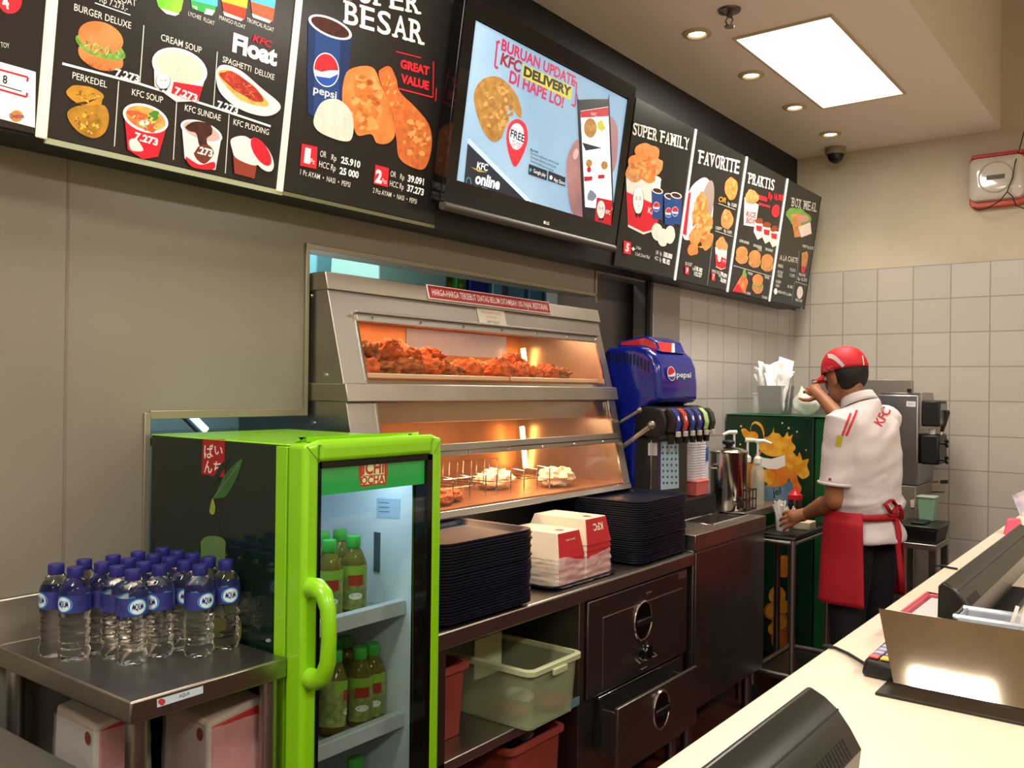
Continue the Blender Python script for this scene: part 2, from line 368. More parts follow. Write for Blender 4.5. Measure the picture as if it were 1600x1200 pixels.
for (x, y), w_ in zip(DOWNLIGHTS, ords):
    o = thing('downlight', 'small round recessed ceiling spotlight, %s' % w_, 'ceiling light', (x, y, CEIL), 'ceiling spotlights')
    MB().lathe([(.062, -.0005), (.060, -.006), (.042, -.010), (.036, -.004), (.036, -.0005)], (x, y, CEIL)).build('rim', mat('downlight_rim', '#b8a684', .4), o)
    MB().lathe([(.0001, -.009), (.018, -.008), (.030, -.003), (.034, -.0008)], (x, y, CEIL)).build('bulb', mat('downlight_bulb', '#fff3d8', .4, em=6, emcol='#fff0d0'), o)
o = thing('sprinkler_head', 'metal fire sprinkler head hanging from the ceiling', 'sprinkler', (.584, 3.289, CEIL))
c0 = Vector((.584, 3.289, CEIL)); BR = mat('sprinkler_metal', '#6d655a', .35, .9)
MB().lathe([(.045, -.0005), (.043, -.008), (.02, -.014), (.012, -.016)], c0).build('escutcheon', BR, o)
m = MB().lathe([(.011, -.016), (.011, -.03), (.007, -.032)], c0)
for s in (-1, 1): m.tube([c0+Vector((s*.008, 0, -.03)), c0+Vector((s*.015, 0, -.045)), c0+Vector((s*.004, 0, -.066))], .0035, 6)
m.build('body', BR, o); MB().lathe([(.02, -.066), (.018, -.070), (.003, -.070)], c0).build('deflector', BR, o)
c0 = Vector((.291, 5.545, CEIL))
o = thing('dome_camera', 'grey dome security camera on the ceiling by the back wall', 'camera', c0)
MB().lathe([(.062, -.0005), (.062, -.03), (.056, -.042)], c0).build('base', mat('camera_base', '#8d8474', .5), o)
MB().lathe([(.050, -.043), (.046, -.065), (.032, -.084), (.012, -.093), (.0001, -.095)], c0).build('dome', mat('camera_dome', '#221e1a', .08), o)
MB().lathe([(.0001, -.0965), (.013, -.0955), (.02, -.0905)], c0).build('lens', BLACK_G, o)
# framed box high on the back wall
o = thing('wall_fan', 'square wall unit with clear rounded cover and red top and bottom edges', 'wall unit', (1.165, BACK-.006, 2.5))
B_ = Vector((1.165, BACK, 2.635))
def rrect(cx, cz, hx, hz, r, y, n=6):
    pts = []
    for (sx, sz, a0) in ((1, 1, 0), (-1, 1, 90), (-1, -1, 180), (1, -1, 270)):
        for i in range(n+1):
            t_ = math.radians(a0+90*i/n); pts.append((cx+sx*(hx-r)+r*math.cos(t_), y, cz+sz*(hz-r)+r*math.sin(t_)))
    return pts
MB().prism(rrect(B_.x, B_.z, .142, .15, .03, BACK), (0, -.05, 0)).build('red_housing', mat('faded_red', '#b8452e', .45), o, bevel=.006)
cov = MB()
lv = [(.140, .122, .05), (.136, .118, .085), (.118, .10, .102), (.085, .075, .108)]
rings = [rrect(B_.x, B_.z+.005, hx, hz, .035, BACK-y) for hx, hz, y in lv]
n_ = len(rings[0]); vs = [p for r in rings for p in r]
cov.add(vs, [(i*n_+k, i*n_+(k+1) % n_, (i+1)*n_+(k+1) % n_, (i+1)*n_+k) for i in range(3) for k in range(n_)]+[tuple(range(3*n_, 4*n_))])
cov.build('cover', mat('milky_cover', '#c9c2b4', .12, coat=.6), o)
MB().tube([(B_.x+.085*math.cos(a_*.2618), BACK-.110, B_.z+.005+.085*math.sin(a_*.2618)) for a_ in range(24)], .004, 6, closed=True).build('fan_ring', mat('ring_grey', '#b1a99b', .3), o)
MB().box(B_.x-.045, BACK-.112, B_.z-.008, B_.x+.045, BACK-.106, B_.z+.016).build('dark_badge', mat('badge_dark', '#4e4740', .5), o)
MB().box(B_.x-.13, BACK-.07, B_.z+.128, B_.x+.13, BACK-.05, B_.z+.15).build('red_edge', RED, o, bevel=.004)
wy = BACK-.12
MB().tube([(1.30, BACK-.02, 2.93-.0), (1.275, wy+.07, 2.80), (1.262, wy, 2.70), (1.25, wy, 2.62), (1.225, wy-.004, 2.545), (1.19, wy-.002, 2.50), (1.13, wy, 2.468), (1.08, wy+.01, 2.462), (1.05, wy+.05, 2.49)], .003, 6).build('cord', RUBBER, o)
MB().tube([(1.225, wy-.003, 2.545), (1.25, wy, 2.52), (1.265, wy+.02, 2.47), (1.30, wy+.07, 2.455), (1.36, wy+.10, 2.47), (1.45, BACK-.012, 2.5)], .003, 6).build('cord', RUBBER, o)
# ------------------------------------------------------------------ menu boards over the counter
TILT = math.radians(8.2); XB, ZB, BH = .13, 1.937, .69
BF = Fr((XB, 0, ZB), (0, 1, 0), (math.sin(TILT), 0, math.cos(TILT)))
def bprism(y0, y1, b0, b1, h0, h1, mb=None):
    mb = mb or MB(); q = [BF.at(0, b0, h0), BF.at(0, b0, h1), BF.at(0, b1, h1), BF.at(0, b1, h0)]
    q = [Vector((p.x, y0, p.z)) for p in q]; return mb.prism(q, (0, y1-y0, 0))
BOX_BLK = mat('sign_box_black', '#191816', .4)
o = thing('sign_housing', 'long black tilted housing that carries the row of menu boards', 'sign housing', (0, 2, ZB))
xt = XB+BH*math.sin(TILT); zt = ZB+BH*math.cos(TILT)
MB().prism([(.006, -1.2, ZB), (XB-.004, -1.2, ZB), (xt-.004, -1.2, zt), (.006, -1.2, zt)], (0, 6.62, 0)).build('case', BOX_BLK, o)
yA = BF.ab((62, 203))[0]; yB = BF.ab((433, 295))[0]; yC = BF.ab((676, 357))[0]; yD = BF.ab((958, 405))[0]
yE = BF.ab((1052, 435))[0]; yF = BF.ab((1134, 456))[0]; yG = BF.ab((1200, 470))[0]; yH = BF.ab((1255, 482))[0]
FACE_L = mat('board_face_lit', '#26221f', .22, em=.12); FACE_R = mat('board_face_dark', '#22211f', .2, em=.06)  # right boards are not backlit; a weak glow is set into face and prints
STRIP = mat('lit_white_strip', '#e6ddc8', .4, em=.5); STRIP_R = mat('white_strip', '#f1efe8', .4, em=.45)
LIP = mat('pale_lit_lip', '#a3a888', .4, em=.18)
def board(label, y0, y1, face):
    o = thing('menu_board', label, 'menu board', (XB, (y0+y1)/2, ZB), 'menu boards over the counter')
    bprism(y0+.003, y1-.003, .006, BH, 0, .006).build('face_panel', face, o)
    return o, Pr(BF, .0065)
W_ = pm('#ebe7df', .42); W2 = pm('#d9d5cc', .3); K_ = mat('ink_black', '#141312', .4); R_ = pm('#c4182a', .4); R2 = pm('#d2202e', .5)
SKIN_C = pm('#d98744', .38, '#c06a30', 24.); CRISP = pm('#d3935a', .3, '#b0703a', 34.); BUN = pm('#dd8a4c', .42, '#c96f38', 18.)
CREAM = pm('#ece4b0', .45); PINKW = pm('#ead0cc', .42); LETT = pm('#7fae4a', .4, '#4f7a2c', 80.); RICE = pm('#e3d2c2', .38, '#d6c2b2', 40.)
PEPB = pm('#1c3c74', .35); PEPD = pm('#142a56', .3); COLA = pm('#4a1f16', .3, '#30120d', 60.)
def fleck(P, cx, cy, rx, ry, n, mats, seed=1, sz=.16, rot=0):   # crumb and crust marks of a food picture
    rn = random.Random(seed); c, sn = math.cos(math.radians(rot)), math.sin(math.radians(rot)); base = P.lay+1
    for k in range(n):
        a = rn.uniform(0, 6.28); r = math.sqrt(rn.random())*.86; x, y = rx*r*math.cos(a), ry*r*math.sin(a); s_ = sz*rn.uniform(.5, 1.3)
        P.poly(BL(cx+x*c-y*sn, cy+x*sn+y*c, rx*s_, ry*s_*rn.uniform(.5, 1), seed*50+k, .2, rn.uniform(0, 180), 10), mats[k % len(mats)], base+(k % 10)*.25)
    P.lay = base+3
CRK = [pm('#c4702f', .36), pm('#de8f4c', .40), pm('#b5632c', .34), pm('#e39a5a', .4)]; CRK2 = [pm('#a86c36', .3), pm('#d8a066', .33), pm('#b87a40', .3)]
def globe(P, cx, cy, rx, ry, rot=0):
    P.poly(E(cx, cy, rx*1.07, ry*1.07, rot), W_); 
    P.poly(E(cx, cy, rx, ry, rot, 180+8, 360+8)+[(cx+rx*.3, cy+ry*.02), (cx-rx*.4, cy+ry*.12)], pm('#d11f2c', .5))
    P.poly(E(cx, cy, rx, ry, rot, 20, 165)+[(cx-rx*.5, cy+ry*.42), (cx+rx*.3, cy+ry*.5)], pm('#1f4a9c', .45))
def face(P, cx, cy, w, h):   # bearded gentleman emblem: hair, face, glasses, beard, tie
    P.poly(BL(cx, cy-h*.04, w*.46, h*.46, 3, .03), K_); P.poly(BL(cx, cy-h*.06, w*.42, h*.43, 3, .03), W_); P.poly(E(cx, cy-h*.04, w*.32, h*.30), pm('#efe2d8', .42))
    P.poly(crv((cx-w*.34, cy-h*.12), (cx-w*.3, cy-h*.38), (cx, cy-h*.47), (cx+w*.3, cy-h*.38), (cx+w*.34, cy-h*.12), (cx+w*.2, cy-h*.3), (cx-w*.2, cy-h*.3), n=4), W_)
    for s in (-1, 1):
        P.poly(E(cx+s*w*.15, cy-h*.10, w*.105, h*.042), K_); P.poly(E(cx+s*w*.15, cy-h*.10, w*.08, h*.030), W_); P.poly(E(cx+s*w*.15, cy-h*.10, w*.03, h*.018), K_); P.poly([(cx+s*w*.06, cy-h*.17), (cx+s*w*.26, cy-h*.19), (cx+s*w*.26, cy-h*.172), (cx+s*w*.06, cy-h*.155)], K_)
    P.poly([(cx-w*.02, cy-h*.08), (cx+w*.05, cy+h*.01), (cx-w*.04, cy+h*.01)], pm('#cdb6a6', .3)); P.poly(crv((cx-w*.2, cy+h*.07), (cx, cy+h*.03), (cx+w*.2, cy+h*.07), (cx, cy+h*.08), n=4), W_); P.poly(crv((cx-w*.12, cy+h*.105), (cx, cy+h*.12), (cx+w*.12, cy+h*.105), (cx, cy+h*.135), n=3), K_)
    P.poly([(cx-w*.10, cy+h*.15), (cx+w*.10, cy+h*.15), (cx, cy+h*.30)], W_); P.poly([(cx-w*.3, cy+h*.36), (cx-w*.02, cy+h*.33), (cx-w*.12, cy+h*.5)], K_); P.poly([(cx+w*.3, cy+h*.36), (cx+w*.02, cy+h*.33), (cx+w*.12, cy+h*.5)], K_)
def cup(P, tl, tr, bl, br, body, ry, topm, rim=None):   # tapered tub seen from above
    P.poly([tl, tr, br, ((bl[0]+br[0])/2, (bl[1]+br[1])/2+ry*.5), bl], body)
    cx, cy = (tl[0]+tr[0])/2, (tl[1]+tr[1])/2; rx = math.hypot(tr[0]-tl[0], tr[1]-tl[1])/2; rot = math.degrees(math.atan2(tr[1]-tl[1], tr[0]-tl[0]))
    P.poly(E(cx, cy, rx*1.04, ry*1.1, rot), rim or W_); P.poly(E(cx, cy, rx*.92, ry*.9, rot), topm)
# -- board at the far left
o, P = board('menu board cut off by the left edge, white lower half with red brackets', yA-.62, yA, FACE_L)
BF.crop(0, 0, .275)
P.poly([(-300, 270), (-300, 600), (190, 726), (195, 410)], pm('#e9e2dc', .5)); P.part('white_panel', o, 'white lower panel')
P.poly(E(50, 10, 66, 70), R2); P.text('4', (8, 48), (46, 52), 70, W_, .03); P.part('red_number_badge', o)
for a_, b_ in (((-200, 345), (150, 440)), ((150, 440), (146, 465)), ((-200, 455), (142, 552)), ((142, 552), (146, 528))): P.line(a_, b_, .004, R_)
P.line((-200, 430), (115, 520), .002, K_); P.text('8', (6, 472), (32, 478), 46, K_, .02); P.text('TOY', (-4, 268), (45, 276), 28, W2)
P.part('price_print', o)
P.poly(E(85, 660, 36, 33), pm('#d5772e', .5)); P.text('Ovaltine', (46, 672), (130, 672), 26, pm('#26306c', .3), .02); P.part('brand_print', o)
# -- snack board
o, P = board('menu board with burger, soups, spaghetti and pudding', yA, yB, FACE_L)
bprism(yA-.012, yA+.012, .0, BH, .006, .012).build('lit_edge_strip', STRIP, o, bevel=.003); bprism(yB-.009, yB+.012, .0, BH, .006, .012).build('lit_edge_strip', STRIP, o, bevel=.003)
bprism(yA+.01, yB+.012, -.008, .004, .0, .008).build('bottom_lip', LIP, o)
for body, p, q, h in (('BURGER DELUXE', (412, 60), (735, 166), 40), ('CREAM SOUP', (905, 230), (1135, 305), 38), ('SPAGHETTI  DELUXE', (1255, 352), (1548, 456), 34), ('PERKEDEL', (402, 446), (598, 500), 38), ('KFC SOUP', (740, 540), (916, 587), 37), ('KFC SUNDAE', (1040, 628), (1243, 688), 36), ('KFC PUDDING', (1316, 708), (1517, 768), 34)):
    P.text(body, p, q, h, W2, .004); P.part('item_name', o)
for body, p, q, h in (('LYCHEE  FLOAT', (1060, 88), (1208, 146), 24), ('MANGO FLOAT', (1236, 110), (1383, 168), 24), ('TROPICAL FLOAT', (1392, 124), (1545, 184), 24), ('FLOAT', (640, 5), (765, 38), 40), ('Rp 7.273,-', (556, 12), (716, 66), 36)):
    P.text(body, p, q, h, W2); P.part('item_name', o)
P.line((530, 18), (732, 88), .0022, W_)
P.line((345, 362), (780, 476), .005, W_); P.line((780, 476), (1205, 610), .005, W_); P.line((1205, 610), (1528, 718), .005, W_)
for a_, b_ in (((808, 145), (785, 470)), ((1225, 295), (1203, 608)), ((665, 462), (640, 832)), ((995, 560), (975, 908)), ((1292, 650), (1270, 985))): P.line(a_, b_, .0022, W2)
P.part('divider_lines', o)
P.poly([(860, -60), (1045, -60), (1020, 60), (1000, 85), (930, 76), (890, 40)], pm('#8ed23a', .5, '#5fae2a', 20.)); P.poly([(900, 48), (1010, 80), (985, 92), (935, 80)], W_)
P.poly([(1065, -60), (1230, -60), (1212, 70), (1195, 90), (1080, 50)], pm('#35a046', .45)); P.poly([(1068, 0), (1225, 40), (1228, -30), (1068, -50)], pm('#4fb0d8', .5)); P.poly([(1078, 32), (1110, 60), (1110, 40)], W_); P.poly([(1160, 50), (1210, 62), (1195, 90), (1150, 80)], W_)
P.poly([(1240, -60), (1405, -60), (1380, 110), (1360, 120), (1262, 85)], pm('#d23c24', .5)); P.poly([(1244, -40), (1402, -40), (1392, 50), (1250, 10)], pm('#eab93a', .5)); P.poly([(1256, 66), (1372, 110), (1360, 122), (1264, 90)], PINKW)
P.poly([(1405, -60), (1565, -60), (1540, 120), (1520, 132), (1425, 98)], pm('#e0583a', .5)); P.poly([(1408, -50), (1560, -50), (1550, 50), (1415, 10)], pm('#4faed0', .45)); P.poly([(1420, 78), (1530, 120), (1520, 134), (1426, 100)], W_)
P.part('float_drinks_picture', o)
P.text('KFC', (1422, 232), (1532, 275), 38, R_, .03, .2); P.text('Float', (1308, 288), (1560, 375), 100, W_, .045); P.part('float_lettering', o)
P.poly(BL(563, 318, 135, 78, 2, .04, 18), BUN); P.poly(BL(562, 268, 142, 62, 8, .07, 20), LETT); P.poly(E(562, 216, 132, 88, 20), BUN); fleck(P, 562, 272, 128, 34, 30, [pm('#4f7a2c', .3), pm('#a3c06a', .4)], 11, .12, 20); fleck(P, 545, 372, 100, 26, 16, [pm('#a8542a', .3)], 12, .12, 18); P.part('burger_picture', o)
P.poly(BL(474, 545, 112, 54, 5, .08, 18), pm('#c8942a', .38, '#a87020', 25.)); P.poly(crv((372, 640), (420, 605), (500, 600), (580, 600), (608, 660), (590, 745), (530, 785), (450, 760), (390, 700)), pm('#bf8a28', .36, '#8a5a1c', 30.)); P.poly([(400, 590), (470, 596), (545, 560), (480, 575)], pm('#4a3212', .2)); fleck(P, 495, 690, 95, 80, 30, [pm('#8a5a1c', .28), pm('#d8a83a', .4)], 14, .12); fleck(P, 474, 545, 90, 38, 14, [pm('#8a5a1c', .28), pm('#d8a83a', .4)], 15, .14); P.part('perkedel_picture', o)
cup(P, (862, 330), (1155, 440), (866, 490), (1115, 575), PINKW, 95, CREAM); P.poly([(975, 465), (1140, 492), (1120, 560), (1105, 582), (960, 530)], R_); face(P, 915, 470, 90, 100); fleck(P, 1008, 385, 100, 66, 10, [pm('#d8cf8a', .4), pm('#b8b87a', .35)], 18, .06, 18); P.part('cream_soup_picture', o)
P.poly(crv((1214, 420), (1250, 370), (1350, 400), (1470, 500), (1575, 590), (1560, 640), (1480, 660), (1350, 620), (1240, 530)), PINKW); P.poly(crv((1225, 425), (1290, 400), (1400, 470), (1510, 585), (1470, 605), (1340, 560)), pm('#d9b35a', .4, '#b98a35', 60.))
P.poly(BL(1360, 490, 135, 45, 7, .12, 36), pm('#b8361f', .4, '#8c2213', 60.)); fleck(P, 1360, 490, 128, 42, 40, [pm('#d9553a', .42), pm('#8c2213', .3)], 13, .12, 36); P.part('spaghetti_picture', o)
cup(P, (692, 630), (935, 715), (712, 850), (885, 890), R_, 70, pm('#e8b85a', .4, '#d7502a', 22.)); P.poly(BL(770, 655, 60, 24, 3, .15, 15), pm('#d9552e', .45)); P.poly(BL(858, 660, 34, 28, 5, .2), pm('#3f7d2a', .4)); P.poly(BL(840, 725, 40, 24, 6, .2), pm('#d9502a', .45)); P.poly(BL(805, 700, 28, 20, 9, .2), W2); P.poly(crv((720, 800), (760, 790), (800, 850), (770, 860), (730, 850)), W2); fleck(P, 810, 690, 90, 45, 22, [pm('#e8c86a', .45), pm('#e06a3a', .42), pm('#7fae4a', .4)], 17, .12, 18); P.part('soup_picture', o)
cup(P, (1018, 705), (1242, 790), (1035, 900), (1210, 965), PINKW, 50, pm('#c8a09a', .4)); P.poly(crv((1040, 720), (1100, 690), (1180, 710), (1190, 760), (1160, 790), (1170, 850), (1120, 830), (1100, 760), (1060, 745)), COLA); P.poly(crv((1090, 850), (1160, 820), (1200, 870), (1150, 930), (1100, 900)), pm('#6a2f22', .3)); P.poly(crv((1040, 890), (1120, 935), (1200, 920), (1195, 962), (1080, 950)), R_); P.part('sundae_picture', o)
P.poly([(1310, 880), (1445, 930), (1432, 1015), (1318, 985)], pm('#8a3526', .35)); P.poly(crv((1300, 790), (1380, 775), (1450, 840), (1470, 910), (1430, 940), (1330, 900), (1305, 850)), PINKW); P.poly(E(1470, 880, 50, 108, -32), PINKW); P.poly(E(1468, 862, 40, 92, -32), R_); P.part('pudding_picture', o)
for p, q in (((638, 430), (775, 470)), ((975, 532), (1103, 580)), ((1218, 612), (1335, 648)), ((748, 790), (880, 828)), ((1080, 862), (1190, 892))):
    P.text('7.273', p, q, 40, W_, .035); P.part('price', o)
# -- big meal board
o, P = board('menu board with drink cup, fried chicken and rice under the word BESAR', yB, yC, FACE_L)
bprism(yB+.012, yC, -.006, .004, 0, .007).build('bottom_lip', mat('dim_lip', '#6f6f50', .5), o)
BF.crop(400, 0, .3)
SL = pm('#efe3cf', .5)
def slab(body, p, q, h, m, P=P, bold=.012):   # western style slab capitals: each letter set in its own cell, with serif bars
    wd = [0.55 if c in 'I ' else 1.25 if c == 'M' else 1.0 for c in body]; tot = sum(wd); x = 0; w = h*.11
    L = lambda f: (p[0]+(q[0]-p[0])*f, p[1]+(q[1]-p[1])*f)
    for ch, cw in zip(body, wd):
        f0, f1 = (x+.10*cw)/tot, (x+.92*cw)/tot; x += cw
        if ch == ' ': continue
        A, B = (L(f0+.3*(f1-f0)), L(f1-.3*(f1-f0))) if ch == 'I' else (L(f0), L(f1)); P.text(ch, A, B, h, m, bold)
        if ch in 'ILTPFVYAMUKRXEBN':
            def bar(a, b, top):
                C, D = L(f0+(f1-f0)*a), L(f0+(f1-f0)*b); s_ = 1 if top else -1; y_ = -h if top else 0
                P.poly([(C[0], C[1]+y_), (D[0], D[1]+y_), (D[0], D[1]+y_+s_*w), (C[0], C[1]+y_+s_*w)], m)
            if ch == 'I': bar(-.02, 1.02, True); bar(-.02, 1.02, False)
            elif ch in 'MXNK': bar(-.08, .40, True); bar(.6, 1.08, True); bar(-.08, .40, False); bar(.6, 1.08, False)
            elif ch == 'A': bar(-.1, .32, False); bar(.68, 1.1, False)
            elif ch in 'RX': bar(-.1, .4, False); bar(.62, 1.1, False); bar(-.1, .3, True)
            elif ch in 'PFTY': bar(*((.2, .8) if ch in 'TY' else (-.1, .5)), False); bar(-.1, .3, True)
            elif ch in 'VU': bar(-.1, .4, True); bar(.6, 1.1, True)
            else: bar(-.1, .3, True); bar(-.1, .3, False)
slab('BESAR', (445, 118), (868, 236), 118, SL); slab('SUPER', (430, -10), (850, 76), 105, SL); P.part('title', o)
P.text('GREAT', (742, 352), (892, 392), 42, R2, .05); P.text('VALUE', (744, 428), (890, 468), 42, R2, .05)
P.line((720, 270), (850, 302), .003, R2); P.line((915, 322), (912, 508), .004, R2); P.line((735, 462), (912, 508), .004, R2); P.line((930, 460), (926, 528), .004, R2); P.part('great_value_print', o)
P.poly([(262, 105), (490, 190), (470, 330), (455, 560), (420, 640), (300, 610), (260, 590), (258, 400)], PEPB); P.poly([(262, 105), (300, 120), (290, 600), (260, 590)], PEPD); P.poly([(430, 175), (490, 190), (455, 560), (420, 600)], PEPD)
P.poly(E(376, 143, 122, 48, 24), W_); P.poly(E(376, 143, 108, 38, 24), COLA); globe(P, 356, 365, 62, 84, -8); P.text('pepsi', (288, 482), (408, 516), 40, W_, .01); P.part('drink_cup_picture', o)
P.poly(crv((455, 390), (520, 348), (600, 355), (640, 440), (690, 560), (715, 690), (680, 745), (620, 745), (590, 700), (520, 705), (490, 640), (440, 540)), SKIN_C); P.poly(crv((500, 420), (560, 400), (600, 520), (610, 660), (560, 640), (520, 540)), pm('#d97a35', .4, '#c9652a', 40.))
P.poly(crv((630, 400), (650, 355), (690, 350), (720, 410), (740, 480), (820, 560), (890, 650), (905, 760), (870, 875), (800, 870), (735, 820), (720, 720), (700, 590)), pm('#d27438', .4, '#b8562a', 45.)); fleck(P, 560, 540, 95, 170, 70, CRK, 3, .15); fleck(P, 820, 730, 80, 120, 50, CRK, 5, .15); fleck(P, 700, 480, 40, 110, 20, CRK, 6, .18, -20); P.part('fried_chicken_picture', o)
P.poly(crv((292, 610), (330, 535), (400, 515), (460, 550), (495, 620), (488, 720), (440, 735), (340, 700), (295, 660)), RICE); P.part('rice_picture', o)
for x0, y0, x1, y1 in ((222, 748, 305, 880),):
    P.poly([(x0+6, y0), (x1+4, y0+18), (x1-2, y1), (x0-4, y1-18)], R2)
P.text('1', (238, 842), (268, 850), 72, W_, .05); P.text('Pc', (270, 850), (294, 856), 26, W_); P.part('portion_badge', o)
P.poly([(611, 858), (681, 876), (675, 974), (601, 956)], R2); P.text('2', (608, 945), (642, 953), 62, W_, .05); P.text('Pcs', (644, 952), (668, 958), 24, W_)
P.part('portion_badge', o)
for b_, p, q, h in (('OR', (322, 815), (354, 822), 32), ('Rp', (380, 832), (406, 840), 30), ('HCC Rp', (316, 868), (402, 892), 32), ('1 Pc AYAM  •  NASI  •  PEPSI', (218, 908), (478, 976), 28), ('OR', (688, 918), (716, 925), 30), ('Rp', (738, 932), (760, 938), 28), ('HCC Rp', (684, 968), (756, 988), 30), ('2 Pcs AYAM  •  NASI  •  PEPSI', (596, 1002), (824, 1062), 26)):
    P.text(b_, p, q, h, W2, .003); P.part('price_line', o)
for b_, p, q in (('25.910', (430, 848), (530, 874)), ('25 000', (422, 904), (521, 928)), ('39.091', (778, 944), (861, 964)), ('37.273', (774, 994), (860, 1018))):
    P.text(b_, p, q, 34, W_, .03); P.part('price', o)
# -- right hand boards
BF.crop(950, 140, .3)
o, P = board('menu board titled SUPER FAMILY with bucket, three drinks and rice', yD, yE, FACE_R)
bprism(yE-.008, yE+.008, 0, BH, .006, .011).build('white_edge_strip', STRIP_R, o)
def badge(P, x, y, w, h, t):
    P.poly([(x, y), (x+w, y+w*.25), (x+w*.96, y+h+w*.2), (x-w*.04, y+h)], R2); P.text(t, (x+w*.2, y+h*.8), (x+w*.62, y+h*.9), h*.6, W_, .04)
slab('SUPER FAMILY', (118, 232), (412, 316), 62, pm('#cfc9bd', .25), P); P.part('title', o)
def bucket(P, x, y, w, h):
    P.poly([(x, y), (x+w, y+h*.12), (x+w*.9, y+h*.95), (x+w*.5, y+h*1.03), (x+w*.06, y+h*.9)], pm('#ddd3c8', .3)); P.poly([(x+w*.01, y+h*.3), (x+w*.96, y+h*.55), (x+w*.9, y+h*.93), (x+w*.5, y+h*.99), (x+w*.06, y+h*.86)], R_)
    P.poly(E(x+w*.5, y+h*.06, w*.52, h*.09, 8), W2); face(P, x+w*.35, y+h*.48, w*.34, h*.55); P.text('KFC', (x+w*.62, y+h*.66), (x+w*.9, y+h*.72), h*.1, W_)
bucket(P, 85, 440, 182, 305)
for i, (x, y, a_, b_) in enumerate(((180, 400, 88, 62), (135, 430, 50, 52), (195, 330, 62, 52), (245, 400, 30, 44), (200, 450, 40, 34))): P.poly(BL(x, y, a_, b_, i+11, .10, 20), SKIN_C if i % 2 == 0 else CRISP)
fleck(P, 180, 410, 78, 66, 60, CRK, 7, .14); P.part('bucket_picture', o)
for x, y in ((248, 530), (312, 560), (345, 555), ):
    P.poly([(x-30, y-10), (x+30, y+6), (x+24, y+150), (x-26, y+140)], PEPB); P.poly(E(x, y-4, 30, 16, 15), W2); P.poly(E(x, y-4, 24, 11, 15), COLA); globe(P, x-6, y+80, 16, 24)
P.part('drink_cups_picture', o)
for x, y in ((245, 740), (275, 770), (312, 755)): P.poly(BL(x, y, 28, 46, int(x), .04), RICE)
P.part('rice_picture', o)
badge(P, 72, 785, 38, 66, '5'); P.text('+', (112, 838), (128, 842), 22, W_, .06)
for b_, p, q, h in (('2 Nasi', (134, 828), (160, 834), 16), ('3 Soft Drink Med', (130, 862), (205, 882), 18), ('OR   Rp', (238, 855), (268, 865), 20), ('HCC  Rp', (232, 884), (266, 896), 20)): P.text(b_, p, q, h, W2)
P.text('100.000', (278, 868), (322, 882), 24, W_, .03); P.text('98.182', (272, 900), (310, 912), 24, W_, .03); P.part('prices', o)
o, P = board('menu board titled FAVORITE with a tipped bucket of chicken', yE, yF, FACE_R)
bprism(yF-.008, yF+.008, 0, BH, .006, .011).build('white_edge_strip', STRIP_R, o)
slab('FAVORITE', (462, 382), (676, 440), 68, pm('#e3ddd0', .3), P); P.part('title', o)
P.poly(crv((420, 520), (480, 462), (520, 475), (540, 560), (535, 680), (510, 770), (440, 780), (385, 770), (390, 640)), PINKW); P.poly(E(505, 610, 34, 140, 10), pm('#8f7f76', .2)); P.poly([(405, 545), (425, 530), (400, 760), (380, 750)], R_)
for i, (x, y, a_, b_) in enumerate(((480, 590, 32, 55), (500, 690, 36, 62), (460, 640, 28, 60), (510, 790, 28, 46), (450, 760, 34, 48), (435, 830, 26, 38), (475, 740, 30, 40))): P.poly(BL(x, y, a_, b_, i+31, .12, 10), SKIN_C if i % 2 else CRISP)
fleck(P, 478, 690, 48, 150, 60, CRK, 8, .16); P.part('tipped_bucket_picture', o)
P.poly(BL(634, 515, 32, 62, 3, .08), SKIN_C); P.poly(BL(612, 676, 30, 55, 4, .10), CRISP); fleck(P, 634, 515, 28, 55, 16, CRK, 9, .2); fleck(P, 612, 676, 26, 48, 20, CRK2, 10, .2); P.part('chicken_piece_picture', o)
bucket(P, 550, 820, 62, 115)
for i, (x, y) in enumerate(((570, 805), (595, 812), (584, 790))): P.poly(BL(x, y, 20, 24, i, .12), CRISP)
P.part('small_bucket_picture', o)
P.text('OR', (566, 582), (604, 590), 26, pm('#c98a2a', .4), .02, .2); P.line((566, 592), (655, 625), .0018, W2); P.line((550, 735), (640, 765), .0018, W2); P.line((540, 755), (508, 1020), .0018, W2)
for b_, p, q, h in (('Rp  15.000', (614, 602), (660, 614), 18), ('CRISPY', (550, 726), (584, 734), 16), ('Rp 14.091', (594, 742), (634, 754), 18), ('BUCKET', (392, 912), (428, 920), 16), ('WING BUCKET', (530, 950), (588, 966), 16), ('Rp', (430, 938), (440, 941), 14), ('Rp', (566, 972), (576, 975), 14)): P.text(b_, p, q, h, W2)
for b_, p, q in (('118.182', (440, 938), (480, 952)), ('112.727', (438, 966), (477, 978)), ('79.091', (576, 970), (608, 982)), ('76.091', (574, 998), (604, 1010))): P.text(b_, p, q, 20, W_, .03)
badge(P, 392, 918, 20, 40, '9'); badge(P, 530, 952, 18, 40, '7'); P.part('prices', o)
o, P = board('menu board titled PRAKTIS with rice boxes and five burgers', yF, yG, FACE_R)
bprism(yG-.008, yG+.008, 0, BH, .006, .011).build('white_edge_strip', STRIP_R, o)
slab('PRAKTIS', (722, 486), (858, 526), 54, pm('#e3ddd0', .3), P); P.part('title', o)
P.poly([(704, 560), (778, 600), (760, 715), (700, 705)], pm('#e8dccf', .35)); P.poly(BL(742, 560, 32, 42, 4, .15), CRISP); P.text('RICE', (712, 660), (762, 668), 26, R_, .04); P.text('BOX', (712, 692), (758, 702), 26, R_, .04)
